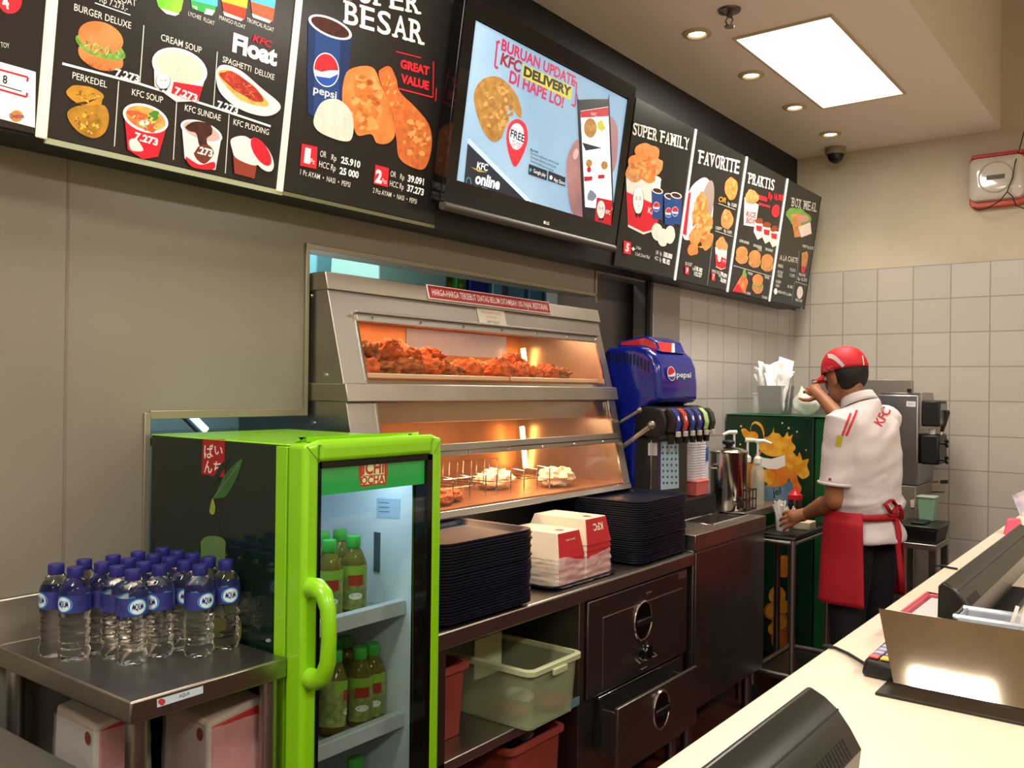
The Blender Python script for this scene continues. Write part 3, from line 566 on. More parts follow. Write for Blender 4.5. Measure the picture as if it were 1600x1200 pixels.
for x, y in ((780, 720), (820, 740), (858, 760)): P.poly([(x-22, y-30), (x+24, y-20), (x+14, y+50), (x-8, y+62), (x-28, y+20)], pm('#e3d3c8', .3)); P.poly(BL(x, y-36, 20, 16, int(x), .15), pm('#8a3a20', .3)); P.poly([(x-16, y-14), (x+16, y-8), (x+12, y+20), (x-14, y+14)], R_)
P.part('rice_box_picture', o)
P.text('Rp 16.909', (826, 566), (906, 580), 30, R2, .04); P.poly([(780, 548), (822, 562), (820, 584), (778, 572)], R2); P.poly([(778, 588), (838, 606), (836, 616), (776, 600)], R2); P.poly(BL(866, 632, 22, 32, 5, .12), R2); P.part('price_splash', o)
for x, y in ((690, 862), (757, 882), (822, 902)): P.poly(BL(x, y+18, 32, 28, 3, .06), CRISP); P.poly(BL(x, y+2, 33, 12, 6, .15), LETT); P.poly(E(x, y-14, 31, 32), BUN)
P.poly(BL(772, 1030, 28, 34, 3, .06), CRISP); P.poly(BL(772, 1012, 31, 14, 6, .2), LETT); P.poly(E(772, 990, 28, 30), BUN); P.part('burger_picture', o)
P.poly([(700, 945), (722, 1000), (706, 1060), (640, 1048)], pm('#d8b25c', .35, '#c23a28', 18.)); P.poly(BL(703, 958, 10, 24, 2, .15), LETT); P.poly([(668, 1010), (700, 1058), (640, 1050)], R_); P.part('twister_picture', o)
P.line((646, 916), (842, 972), .0024, W2)
for b_, p, q in (('SUPER BURGER', (676, 792), (726, 806)), ('OR BURGER', (748, 816), (792, 828)), ('FISH BURGER', (812, 836), (850, 846)), ('TWISTER', (718, 960), (744, 968)), ('YAKINIKU', (806, 980), (832, 988)), ('11.818', (704, 1062), (732, 1070)), ('13.000', (794, 1084), (820, 1092)), ('7.273', (770, 836), (790, 842))): P.text(b_, p, q, 13, W2, .01)
P.part('item_names', o)
o, P = board('menu board titled BOX MEAL at the far end of the row', yG, yH, FACE_R)
bprism(yH-.004, yH, 0, BH, 0, .008).build('end_cap', BOX_BLK, o)
slab('BOX MEAL', (948, 606), (1082, 638), 44, pm('#bdb7ac', .22), P); P.part('title', o)
P.poly(BL(985, 665, 60, 50, 3, .14, 25), LETT); P.poly([(945, 650), (1000, 645), (1000, 765), (965, 770)], CRISP); P.poly([(985, 715), (1048, 690), (1054, 750), (1000, 770)], RICE); P.poly(BL(1010, 672, 26, 22, 7, .15), pm('#c98d7a', .3)); P.part('box_meal_picture', o)
P.text('A LA CARTE', (886, 886), (980, 902), 26, pm('#bdb7ac', .22), .03); P.line((990, 838), (972, 1010), .002, W2); P.line((972, 1000), (1030, 1018), .002, W2); P.line((965, 1000), (952, 1100), .002, W2)
for b_, p, q in (('PERKEDEL', (878, 922), (905, 928)), ('KFC SOUP', (876, 955), (902, 962)), ('PUDDING', (876, 974), (900, 980)), ('CHICKEN', (866, 1004), (892, 1010)), ('SKIN', (866, 1026), (884, 1030)), ('MINERAL WATER', (878, 1058), (918, 1068)), ('7.273', (940, 944), (968, 950)), ('7.273', (938, 972), (964, 978)), ('8.182', (928, 1030), (954, 1036)), ('6.364', (922, 1070), (948, 1076)), ('PAKET Rp 32.727', (1006, 820), (1062, 834)), ('FRENCH FRIES', (986, 968), (1020, 976)), ('Rp 12.273', (980, 990), (1028, 1000)), ('NASI 5.455', (968, 1100), (1004, 1108))): P.text(b_, p, q, 14, W2, .01)
P.poly(E(866, 1050, 9, 16), W_); P.part('price_list', o)
P.poly([(1000, 915), (1026, 918), (1014, 955), (998, 950)], R_); P.poly([(1002, 850), (1030, 842), (1036, 865), (1026, 922), (1000, 918)], CRISP); P.part('fries_picture', o)
P.poly(E(992, 1056, 16, 32, 4), RICE); P.part('rice_picture', o)
# ------------------------------------------------------------------ television
TVF = Fr(BF.at(0, 0, .075), (0, 1, 0), BF.v).crop(680, 0, 1/3)
o = thing('television', 'flat television playing a blue delivery advert between the menu boards', 'television', TVF.at(2.6, .1))
tl, tr, br, bl = [TVF.ab(p) for p in ((203, 92), (885, 470), (826, 1100), (62, 958))]
def tprism(a0, a1, b0, b1, h0, h1, mb=None):
    mb = mb or MB(); q = [TVF.at(a0, b0, h0), TVF.at(a1, b0, h0), TVF.at(a1, b1, h0), TVF.at(a0, b1, h0)]; return mb.prism(q, TVF.n*(h1-h0))
L0, R0 = (tl[0]+bl[0])/2, (tr[0]+br[0])/2; T0, Bt = (tl[1]+tr[1])/2, (bl[1]+br[1])/2
# screen picture spans the lit part; the dark bezel frames it
pbl = TVF.ab((125, 892)); sb = pbl[1]
tprism(L0-.05, R0+.045, Bt-.02, T0+.06, -.05, -.002).build('casing', BLACK_G, o, bevel=.004)
fr = MB(); tprism(L0-.05, R0+.045, T0+.004, T0+.06, -.002, .008, fr); tprism(L0-.05, L0-.002, Bt-.02, T0+.004, -.002, .008, fr); tprism(R0+.002, R0+.045, Bt-.02, T0+.004, -.002, .008, fr); tprism(L0-.002, R0+.002, Bt-.02, Bt+.055, -.002, .008, fr)
fr.build('bezel', mat('tv_bezel', '#0c0c0e', .12, coat=.5), o)
a0, a1 = L0-.05, R0+.045
MB().cyl(TVF.at(a0, Bt-.03, .004), TVF.at(a1, Bt-.03, .004), .014, n=14).build('silver_bar', mat('dark_silver', '#5a554f', .5, .6), o)
tprism(L0, R0, Bt+.055, T0, -.002, .002).build('screen', mat('lit_screen', '#86aed2', .15, em=.55, noise_to='#a9cbe6', nscale=2.2), o)
P = Pr(TVF, .0028)
MG = pm('#b8285a', .6); NV = pm('#2a2f3e', .25); SW = pm('#eaf2fa', .8); GLD = pm('#c4924a', .45, '#a06f2e', 40.)
P.text('BURUAN UPDATE', (305, 232), (652, 405), 52, MG, .035); P.text('DI HAPE LO!', (342, 384), (596, 506), 56, MG, .035); P.text('KFC', (300, 298), (400, 342), 54, pm('#8f1d33', .6), .04, .15)
P.poly([(408, 300), (640, 408), (632, 470), (405, 362)], pm('#c9c24a', .6)); P.text('DELIVERY', (410, 352), (632, 452), 44, pm('#2a2a1c', .3), .05)
for a_, b_ in (((300, 195), (282, 200)), ((288, 198), (276, 312)), ((276, 312), (292, 320)), ((640, 380), (662, 392)), ((660, 390), (652, 498)), ((652, 498), (636, 490))): P.line(a_, b_, .008, MG)
P.part('headline', o)
P.poly(crv((178, 440), (215, 375), (280, 358), (335, 390), (380, 450), (402, 520), (392, 552), (340, 490), (330, 560), (310, 640), (270, 665), (225, 620), (190, 530)), GLD); fleck(P, 285, 500, 85, 130, 120, [pm('#a87636', .4), pm('#d0a35c', .48), pm('#b58440', .42)], 16, .10); P.part('chicken_picture', o)
P.poly(crv((330, 640), (345, 580), (382, 558), (420, 585), (430, 650), (410, 720), (370, 782), (340, 715)), pm('#d2303c', .6)); P.poly(E(378, 640, 36, 62, 0), SW); P.text('DAPATKAN', (348, 606), (414, 634), 20, MG); P.text('FREE', (347, 640), (412, 668), 36, NV, .03); P.text('1 PC WING', (348, 668), (410, 692), 18, MG, .02); P.text('HOT CRISPY', (350, 686), (406, 708), 16, MG, .02); P.part('free_pin', o)
P.poly([(148, 672), (462, 982), (440, 986), (60, 950), (75, 935), (128, 890)], NV); 
P.line((150, 664), (470, 985), .004, SW); P.line((152, 652), (485, 986), .003, SW)
P.text('KFC', (190, 790), (242, 802), 32, SW, .02, .1); P.text('online', (182, 858), (296, 888), 52, SW, .035, .1); P.poly([(162, 782), (240, 808), (200, 806)], pm('#b8a83a', .5)); P.text('www.kfcku.com', (178, 878), (276, 912), 16, SW); P.poly(E(152, 853, 13, 22), pm('#5aa0a0', .5)); P.poly(E(152, 853, 10, 18), NV); P.part('online_banner', o)
P.text('Buruan', (442, 706), (478, 718), 12, NV, .02)
for i in range(3): P.text('Download aplikasinya sekarang juga', (442, 722+i*18), (574-i*12, 772+i*16), 12, NV)
P.poly([(435, 768), (520, 800), (518, 846), (432, 816)], NV); P.text('Google play', (455, 808), (512, 830), 18, SW); P.poly([(438, 786), (450, 796), (438, 808)], pm('#5fb0c0', .6)); P.poly([(526, 800), (606, 832), (604, 874), (524, 846)], NV); P.text('App Store', (550, 848), (602, 868), 18, SW); P.poly(E(538, 832, 7, 10), SW); P.part('app_badges', o)
P.poly(crv((612, 760), (640, 680), (668, 660), (680, 760), (690, 900), (690, 1040), (640, 1000), (618, 900)), pm('#b98a8a', .45, '#8f6a70', 8.)); P.poly(crv((810, 560), (850, 600), (845, 760), (815, 800)), pm('#a88088', .4)); P.poly(E(654, 722, 12, 26, 12), pm('#d8b8b4', .45)); P.part('hand_picture', o)
P.poly(crv((664, 480), (672, 468), (800, 466), (812, 482), (832, 1000), (826, 1048), (700, 1040), (690, 1010), n=6), pm('#23242c', .15)); P.poly([(676, 520), (806, 500), (826, 985), (698, 970)], SW); P.poly([(676, 522), (806, 502), (808, 545), (678, 552)], R_); P.text('KFC', (726, 540), (752, 544), 14, W_)
P.poly(E(722, 600, 30, 46), GLD); P.poly(BL(772, 590, 18, 24, 2, .2), pm('#c9c83a', .5)); P.poly([(684, 668), (778, 694), (700, 706)], NV); P.poly(E(716, 765, 15, 18), GLD); P.poly(E(716, 795, 10, 14), R_); P.poly(E(788, 775, 16, 20), GLD); P.poly([(692, 828), (732, 826), (730, 846), (694, 850)], R_); P.poly([(758, 820), (788, 818), (788, 836), (758, 838)], R_); P.poly(BL(728, 918, 18, 28, 4, .2), pm('#7f8aa0', .4)); P.part('phone_picture', o)
P.poly([(752, 925), (826, 940), (820, 1058), (742, 1040)], R_); face(P, 772, 988, 44, 100); P.text('KFC', (792, 1000), (814, 1006), 18, W_, .02); P.part('brand_panel', o)
P2 = Pr(TVF, .0085)
lp = TVF.ab((503, 1046)); P2.ab([(lp[0]+.006*math.cos(t_/3), lp[1]+.003+.006*math.sin(t_/3)) for t_ in range(19)], W_); P2.textab('LG', (lp[0]+.008, lp[1]-.002), (.02, 0), .010, W_, .03); P2.part('maker_mark', o)
# ------------------------------------------------------------------ steel side table with water bottles
TZ = .865
o = thing('prep_table', 'stainless steel side table under the water bottles', 'table', (.28, 1.02, 0))
MB().box(.02, .845, TZ-.042, .555, 1.188, TZ).build('table_top', STEEL_T, o, bevel=.004)
MB().box(.002, .845, TZ-.042, .02, 1.188, TZ+.097).build('backsplash', STEEL, o, bevel=.003)
for x, y in ((.528, .872), (.528, 1.162), (.05, .872), (.05, 1.162)):
    l = MB().cyl((x, y, .03), (x, y, TZ-.042), .019).build('leg', STEEL, o); MB().lathe([(.021, 0), (.023, .01), (.021, .03)], (x, y, 0)).build('foot', RUBBER, l)
MB().box(.03, .853, .42, .548, 1.182, .45).build('undershelf', STEEL_D, o, bevel=.003)
SF = Fr((.5555, 0, 0), (0, 1, 0), (0, 0, 1)).crop(0, 980, .2875)
P = Pr(SF, .0006); P.poly([(852, 392), (1103, 318), (1103, 358), (853, 437)], mat('pale_sticker', '#c9dbe6', .4)); P.text('AQUA', (972, 385), (1030, 366), 18, K_, .01); P.poly(BL(878, 406, 18, 20, 3, .12), mat('red_crest', '#c2403a', .5)); P.part('name_sticker', o, 'pale sticker reading AQUA')
PET = mat('clear_water_bottle', '#ffffff', .04, trans=1., ior=1.30, spec=.6)
NAVY = mat('navy_cap', '#25256e', .35); LBL = mat('aqua_label', '#23235e', .3, noise_to='#3b448e', nscale=22, namp=.8); OVAL = mat('label_oval', '#cfe3ee', .3); SKYB = mat('label_sky', '#4f9fd0', .3)
def cyltext(mb, body, r, a0, a1, z, cap, bold=.02, c=(0, 0, 0)):
    vs, fs = text_mesh(body, bold); cx, cy, cz = c
    mb.add([(cx+r*math.cos(a0+(a1-a0)*x), cy+r*math.sin(a0+(a1-a0)*x), cz+z+y*cap) for x, y in vs], fs)
def cylpatch(mb, r, a0, a1, z0, z1, n=10, oval=False):
    ac, zc = (a0+a1)/2, (z0+z1)/2
    if oval:
        pts = [(ac+(a1-a0)/2*math.cos(t*.2618), zc+(z1-z0)/2*math.sin(t*.2618)) for t in range(24)]
        mb.add([(r*math.cos(ac), r*math.sin(ac), zc)]+[(r*math.cos(a), r*math.sin(a), z) for a, z in pts], [(0, i+1, (i+1) % 24+1) for i in range(24)])
    else: mb.grid(lambda u, v: (r*math.cos(a0+(a1-a0)*u), r*math.sin(a0+(a1-a0)*u), z0+(z1-z0)*v), n, 2)
def water_bottle():
    o = thing('water_bottle', 'clear water bottle', 'bottle')
    R = .0305; prof = [(.001, .006), (.018, .003), (.026, .0), (.0295, .004), (R, .012)]
    for i in range(4):
        z = .02+i*.019; prof += [(R, z), (R-.0034, z+.006), (R-.0034, z+.009), (R, z+.015)]
    prof += [(R, .1), (R, .134), (R-.001, .142), (R-.005, .152), (.018, .164), (.0125, .170), (.0118, .176), (.0118, .181)]
    MB().lathe(prof, n=28).build('bottle_body', PET, o, smooth=50)
    MB().lathe([(.0150, .166), (.0157, .168), (.0157, .1845), (.0148, .187), (.0001, .1872)], n=24).build('cap', NAVY, o)
    l = MB(); cylpatch(l, R+.0006, 0, 2*math.pi, .099, .135, 33); lb = l.build('label', LBL, o)
    m = MB()
    for a in (0, math.pi):
        m.mat(1); cylpatch(m, R+.0010, a-.62, a+.62, .101, .133, oval=True); m.mat(0); cylpatch(m, R+.0013, a-.5, a+.5, .103, .131, oval=True)
        m.mat(2); cyltext(m, 'AQUA', R+.0017, a-.38, a+.38, .112, .012)
    m.build('label_mark', [OVAL, SKYB, NAVY], lb, smooth=60); return o
wb = water_bottle()
CAPS = [(185, 530), (248, 540), (277, 515), (336, 525), (372, 501), (386, 537), (422, 512), (437, 549), (454, 489), (473, 524), (505, 498), (525, 534), (535, 476), (557, 508), (583, 486), (607, 519), (634, 495), (658, 533), (686, 507), (743, 517)]
pts = [onz(x*.475, 630+y*.475, TZ+.186) for x, y in CAPS]
rnd = random.Random(5)
lab = {7: 'clear water bottle with navy cap standing frontmost of the group on the steel table', 17: 'clear water bottle at the front right of the group, second from the fridge side', 19: 'clear water bottle standing alone nearest the fridge door end of the group',
       0: 'clear water bottle at the left end of the group, next to the backsplash', 1: 'clear water bottle second from the left end, in front', 11: 'clear water bottle directly right of and behind the frontmost bottle'}
cam2 = Vector((CAM[0], CAM[1], 0))
face_off = {7: .35, 17: .5, 19: .35, 11: -.6, 1: -.75, 0: -1.1}
for i, p in enumerate(pts):
    toc = math.atan2(cam2.y-p.y, cam2.x-p.x); rz = toc + face_off.get(i, rnd.uniform(-1, 1))
    L = lab.get(i, 'clear water bottle with navy cap packed in the middle and back of the group')
    if i == 0: wb.location = (p.x, p.y, TZ); wb.rotation_euler = (0, 0, rz); wb['label'] = L; wb['group'] = 'water bottles on the steel table'
    else: dup(wb, (p.x, p.y, TZ), rz, L, 'water bottles on the steel table')
# low steel unit at the near left
o = thing('steel_cabinet', 'low stainless cabinet at the bottom left in front of the side table', 'cabinet', (.27, .6, 0))
MB().box(.01, .42, .05, .55, .752, .74).build('body', STEEL_D, o, bevel=.004); MB().box(.005, .415, .74, .556, .757, .778).build('top_rim', STEEL, o, bevel=.004)
for x, y in ((.05, .46), (.51, .46), (.05, .71), (.51, .71)): MB().cyl((x, y, 0), (x, y, .05), .018).build('foot', RUBBER, o)
# shrink-wrapped carton packs on the undershelf
CARD = mat('white_carton', '#b3a799', .6); CRED = mat('carton_red', '#b02b33', .45); FILM = mat('clear_film', '#ffffff', .12, trans=.0, alpha=.24, spec=1., bump=1.0, bscale=28)
def carton_pack(label, x0, y0, x1, y1, z0, z1):
    o = thing('carton_pack', label, 'packaging', ((x0+x1)/2, (y0+y1)/2, z0))
    MB().hexa([(x0, y0, z0), (x1, y0, z0), (x1, y1, z0), (x0, y1, z0), (x0+.01, y0+.004, z1-.012), (x1-.012, y0+.004, z1-.02), (x1-.012, y1-.004, z1), (x0+.02, y1-.004, z1+.01)]).build('cartons', CARD, o, bevel=.008)
    MB().hexa([(x1-.004, y0+.006, z0+.004), (x1+.003, y0+.006, z0+.004), (x1+.003, y1-.006, z0+.004), (x1-.004, y1-.006, z0+.004), (x1-.014, y0+.012, z1-.03), (x1-.008, y0+.012, z1-.03), (x1-.008, y1-.012, z1-.015), (x1-.014, y1-.012, z1-.015)]).build('red_end', CRED, o, bevel=.003)
    fr = Fr((0, y0-.0008, 0), (1, 0, 0), (0, 0, 1)); P = Pr(fr, .0005); P.ab([(x1-.032+.011*math.cos(t), z1-.045+.013*math.sin(t)) for t in np.arange(0, 6.2, .35)], mat('crest_brown', '#7d3c32', .5)); P.part('crest_print', o)
    rn = random.Random(int(y0*100))
    def fn(u, v):
        a = u*2*math.pi; cx, cy = (x0+x1)/2, (y0+y1)/2; w = .006+.006*rn.random()
        sx = max(-1, min(1, 1.35*math.cos(a))); sy = max(-1, min(1, 1.35*math.sin(a)))
        t = .02*(v); return (cx+sx*((x1-x0)/2+w-t*.5), cy+sy*((y1-y0)/2+.004-t*.2), z0+.002+(z1-z0-.03)*v)
    MB().grid(fn, 40, 14, True).build('film_wrap', FILM, o, smooth=80); return o
carton_pack('wrapped food carton pack under the table, nearest the low steel cabinet', .15, .90, .335, 1.02, .45, .768)
carton_pack('wrapped food carton pack with red end under the table, beside the green fridge', .33, 1.04, .505, 1.18, .45, .775)
# ------------------------------------------------------------------ green drinks fridge
FX0, FX1, FY0, FY1, FZ = .01, .532, 1.20, 1.615, 1.304
o = thing('drinks_fridge', 'tall lime green drinks fridge with glass door of tea bottles', 'fridge', (.3, 1.41, 0))
SIDE = mat('dark_green_side', '#0d1710', .12, noise_to='#12271a', nscale=2.2, coat=.4)
WIN = mat('white_liner', '#dfe8ee', .4)
b = MB()
b.box(FX0, FY0, .09, FX1, FY0+.022, FZ-.003).box(FX0, FY1-.022, .09, FX1, FY1, FZ-.003).box(FX0, FY0+.022, .09, FX0+.022, FY1-.022, FZ-.003).box(FX0+.022, FY0+.022, .09, FX1, FY1-.022, .13)
b.build('cabinet', SIDE, o, bevel=.002)
MB().box(FX0, FY0-.001, FZ-.003, FX1, FY1, FZ+.001).build('top_panel', LIME, o, bevel=.003)
m = MB().box(FX1-.035, FY0-.003, .09, FX1+.002, FY0+.005, FZ-.004); m.build('front_edge', LIME, o, bevel=.002)
li = MB(); e = .026
li.box(FX0+.03, FY0+e, .13, FX0+.036, FY1-e, FZ-.04).box(FX0+.03, FY0+e, .13, FX1, FY0+e+.006, FZ-.04).box(FX0+.03, FY1-e-.006, .13, FX1, FY1-e, FZ-.04).box(FX0+.03, FY0+e, .13, FX1, FY1-e, .136).box(FX0+.03, FY0+e, FZ-.05, FX1, FY1-e, FZ-.04)
li.build('liner', WIN, o)
MB().box(FX0+.02, FY0+.01, .02, FX1-.02, FY1-.01, .09).build('plinth', BLACK, o)
for x in (.05, .48):
    for y in (FY0+.04, FY1-.04): MB().cyl((x, y, 0), (x, y, .02), .02).build('foot', RUBBER, o)
MB().box(.40, FY1-e-.010, .96, .42, FY1-e-.006, 1.06).build('vent_slot', mat('slot_grey', '#4a5a60', .5), o)
g = MB()
for (y0, y1, z0, z1) in ((FY0+.006, FY0+.022, .10, FZ-.01), (FY1-.022, FY1-.006, .10, FZ-.01), (FY0+.022, FY1-.022, FZ-.03, FZ-.01), (FY0+.022, FY1-.022, .10, .12)): g.box(FX1, y0, z0, FX1+.010, y1, z1)
g.build('door_gasket', mat('gasket_green', '#2f4a10', .6), o)
DX0, DX1, DY0, DY1, DZ0, DZ1 = FX1+.010, .600, 1.190, 1.612, .095, 1.308
GY0, GY1, GZ0, GZ1 = 1.231, 1.577, .15, 1.268
d = MB(); d.box(DX0, DY0, DZ0, DX1, GY0, DZ1); d.box(DX0, GY1, DZ0, DX1, DY1, DZ1); d.box(DX0, GY0, GZ1, DX1, GY1, DZ1); d.box(DX0, GY0, DZ0, DX1, GY1, GZ0)
dr = d.build('door', LIME, o, bevel=.011, seg=4)
m = MB()
for s, (ya, za, yb, zb) in enumerate(((DY0+.004, DZ1-.004, GY0-.003, GZ1+.003), (DY1-.004, DZ1-.004, GY1+.003, GZ1+.003))): m.tube([(DX1+.0006, ya, za), (DX1+.0006, yb, zb)], .0008, 5)
m.build('mitre_joint', mat('joint_green', '#4c7a0c', .5), dr)
f = MB()
for (y0, y1, z0, z1) in ((GY0-.001, GY0+.005, GZ0, GZ1), (GY1-.016, GY1+.001, GZ0, GZ1), (GY0, GY1, GZ1-.013, GZ1), (GY0, GY1, GZ0, GZ0+.012)): f.box(DX1-.012, y0, z0, DX1-.0015, y1, z1)
f.box(DX0-.004, GY1-.004, GZ0, DX1-.0125, GY1-.0006, GZ1); f.build('black_trim', BLACK_G, dr)
GLASS = pane('door_glass', '#eef4f2', .03)
MB().box(DX1-.010, GY0, GZ0, DX1-.006, GY1, GZ1).build('glass_pane', GLASS, dr)
hp = [(.602, 1.209, 1.012), (.622, 1.209, 1.014), (.642, 1.209, 1.004), (.655, 1.209, .975), (.659, 1.209, .92), (.656, 1.209, .87), (.644, 1.209, .838), (.624, 1.209, .827), (.602, 1.209, .826)]
MB().tube(hp, [.022, .021, .018, .0165, .0155, .0165, .018, .021, .022], 16).build('handle', LIME, dr)
hg = MB().box(.50, 1.545, FZ, .585, 1.57, FZ+.004); hg.cyl((.515, 1.556, FZ), (.515, 1.556, FZ+.014), .009).cyl((.54, 1.556, FZ), (.54, 1.556, FZ+.012), .008).cyl((.575, 1.556, FZ), (.575, 1.556, FZ+.008), .007)
hg.build('hinge', CHROME, o)
BNF = Fr((DX1-.0125, 0, 0), (0, 1, 0), (0, 0, 1)).crop(440, 640, .175)
P = Pr(BNF, .0); BG = mat('banner_green', '#2f9a45', .3, em=.35, noise_to='#3fc05a', nscale=3)
P.poly([(345, 470), (1330, 395), (1330, 655), (345, 770)], BG)
rr = mat('banner_red', '#c63a2a', .4, em=.35); yl = mat('banner_cream', '#efe3a4', .4, em=.4)
P.poly(crv((705, 470), (930, 455), (935, 640), (920, 668), (830, 672), (725, 690), (700, 655), n=5), rr); P.poly([(722, 490), (915, 478), (918, 575), (722, 590)], yl); P.text('ICHI', (722, 578), (912, 562), 105, rr, .035); P.poly([(712, 598), (918, 586), (922, 652), (712, 672)], yl); P.text('OCHA', (706, 668), (920, 650), 66, rr, .035)
P.part('banner', dr, 'green banner reading ICHI OCHA')
for zr, lbl in ((.887, 0), (.612, 1), (.34, 2)):
    s = MB().box(FX0+.04, FY0+e+.008, zr-.016, .49, FY1-e-.008, zr-.008).build('wire_shelf', mat('shelf_wire', '#b9c2c6', .4, .6), o)
    MB().box(.488, FY0+e+.008, zr-.017, .512, FY1-e-.008, zr+.019).build('price_rail', mat('rail_grey', '#c5c8ca', .4), s, bevel=.002)
MB().box(.44, FY0+.06, FZ-.056, .50, FY1-.06, FZ-.051).build('interior_lamp', mat('fridge_led', '#e8f4ff', .4, em=14, emcol='#cfe6ff'), o)
NF = Fr((0, FY1-e-.0065, 0), (1, 0, 0), (0, 0, 1)).crop(440, 640, .175); P = Pr(NF, .0004)
P.poly([(850, 790), (1060, 800), (1055, 975), (848, 965)], mat('notice_blue', '#a9c4da', .5)); 
for i in range(3): P.line((870, 830+i*40), (965, 834+i*40), .002, mat('notice_ink', '#50607a', .5))
P.part('notice_sheet', o, 'small pale notice sheet on the inner wall')
GF = Fr((0, FY0, 0), (1, 0, 0), (0, 0, 1)).crop(220, 620, .175); P = Pr(GF, .0006)
P.poly([(558, 372), (755, 378), (748, 722), (545, 690)], mat('tag_red', '#9e1f1f', .4))
TW = mat('tag_white', '#e6dcd2', .5)
P.text('ば', (568, 540), (652, 542), 96, TW, .01); P.text('い', (660, 512), (732, 520), 70, TW, .01); P.text('ん', (568, 672), (640, 678), 92, TW, .01); P.text('ち', (652, 680), (722, 686), 92, TW, .01); P.part('red_tag_print', o)
P.poly(crv((905, 555), (890, 640), (850, 740), (770, 880), (700, 905), (655, 900), (690, 830), (740, 720), (810, 630)), mat('leaf_green', '#3f6a34', .35, noise_to='#2c5026', nscale=14)); P.poly(crv((800, 540), (740, 580), (690, 640), (640, 760), (650, 800), (700, 720), (760, 620)), mat('leaf_dim', '#1c2c1c', .35))
P.line((655, 900), (885, 590), .0016, mat('leaf_vein', '#6d8a52', .4)); P.line((655, 895), (645, 930), .0016, mat('leaf_vein', '#6d8a52', .4)); P.poly(crv((645, 905), (668, 980), (660, 1040), (640, 1052), (618, 1030), (622, 980)), mat('drop_green', '#8a9a3a', .3)); P.part('leaf_print', o)
GF.crop(0, 630, .475); P.poly(crv((662, 500), (665, 450), (700, 436), (740, 450), (742, 500), (738, 700), (665, 700), n=5), mat('ghost_leaf', '#5a7a45', .35)); P.poly(crv((740, 700), (775, 690), (795, 720), (790, 780), (750, 770)), mat('ghost_yellow', '#7a7a2c', .4)); P.poly(E(884, 780, 9, 6), mat('scratch_grey', '#8a948c', .5)); P.part('pale_shape_print', o)
# tea bottles inside the fridge
TEA = mat('tea_in_bottle', '#a3953f', .08, trans=.6, ior=1.3, noise_to='#857a32', nscale=12); GCAP = mat('green_cap', '#3fae3f', .4); TLB = mat('tea_label', '#66803a', .35, noise_to='#b0b468', nscale=55, namp=1.); TRED = mat('tea_label_red', '#a83a2a', .4); TLM = mat('tea_label_lime', '#8aba3a', .4)
def tea_bottle():
    o = thing('tea_bottle', 'tea bottle', 'bottle'); R = .0325
    MB().lathe([(.001, .004), (.02, .002), (.029, .0), (R, .008), (R, .06), (R-.002, .064), (R, .068), (R, .118), (R-.002, .126), (R-.008, .142), (.019, .154), (.0135, .160), (.0125, .166)], n=20).build('bottle_body', TEA, o, smooth=50)
    MB().lathe([(.0165, .160), (.0172, .162), (.0172, .184), (.016, .187), (.0001, .1872)], n=18).build('cap', GCAP, o)
    l = MB(); cylpatch(l, R+.0006, 0, 2*math.pi, .016, .120, 25); lb = l.build('label', TLB, o)
    m = MB()
    for a in (0, math.pi): m.mat(1); cylpatch(m, R+.001, a-1.2, a+1.2, .096, .119); m.mat(0); cylpatch(m, R+.0012, a-.55, a+.55, .073, .098); m.mat(2); cylpatch(m, R+.0014, a-.5, a+.5, .04, .056, oval=True)
    m.build('label_mark', [TRED, TLM, WHITE], lb, smooth=60); return o
tb = tea_bottle(); first = True
def tea(x, y, zb, lab, rot=None):
    global first
    q = (x, y, zb); rz = math.atan2(-y, 2.04-x)+.2
    if first: tb.location = q; tb.rotation_euler = (0, 0, rz); tb['label'] = lab; tb['group'] = 'tea bottles in the fridge'; first = False
    else: dup(tb, q, rz, lab, 'tea bottles in the fridge', rot)
zs = .887-.008
for (px, py), lab in (((268, 378), 'green capped tea bottle on the upper fridge shelf, furthest to the right'), ((185, 388), 'green capped tea bottle on the upper fridge shelf, just inside the door edge'), ((221, 372), 'green capped tea bottle on the upper fridge shelf, behind and between the front pair'), ((163, 368), 'green capped tea bottle on the upper fridge shelf, half hidden by the door frame')):
    X_ = .33 if 'behind' in lab or 'half' in lab else .43; p = onx(430+px*.458, 650+py*.458, X_); tea(X_, max(1.265, min(p.y, 1.55)), zs, lab)
zs = .612-.008
for (px, py), lab in (((357, 754), 'green capped tea bottle on the lower fridge shelf, furthest to the right'), ((290, 778), 'green capped tea bottle on the lower fridge shelf, front of the middle pair'), ((278, 755), 'green capped tea bottle on the lower fridge shelf, back of the middle pair'), ((214, 752), 'green capped tea bottle on the lower fridge shelf, behind the handle')):
    X_ = .33 if 'behind' in lab or 'back' in lab else .43; p = onx(430+px*.458, 650+py*.458, X_); tea(X_, max(1.265, min(p.y, 1.55)), zs, lab)
p = onz(430+185*.458, 650+860*.458, zs+.15); tea(.43, p.y-.01, zs+.006, 'green capped tea bottle leaning over on the lower fridge shelf', (math.radians(-9), 0, .6))
for (px, py) in ((270, 1165), (325, 1180)):
    p = onz(430+px*.458, 650+py*.458, .34+.18); tea(max(.1, min(p.x, .42)), p.y, .34-.008, 'dark tea bottle in the shade on the bottom fridge shelf')
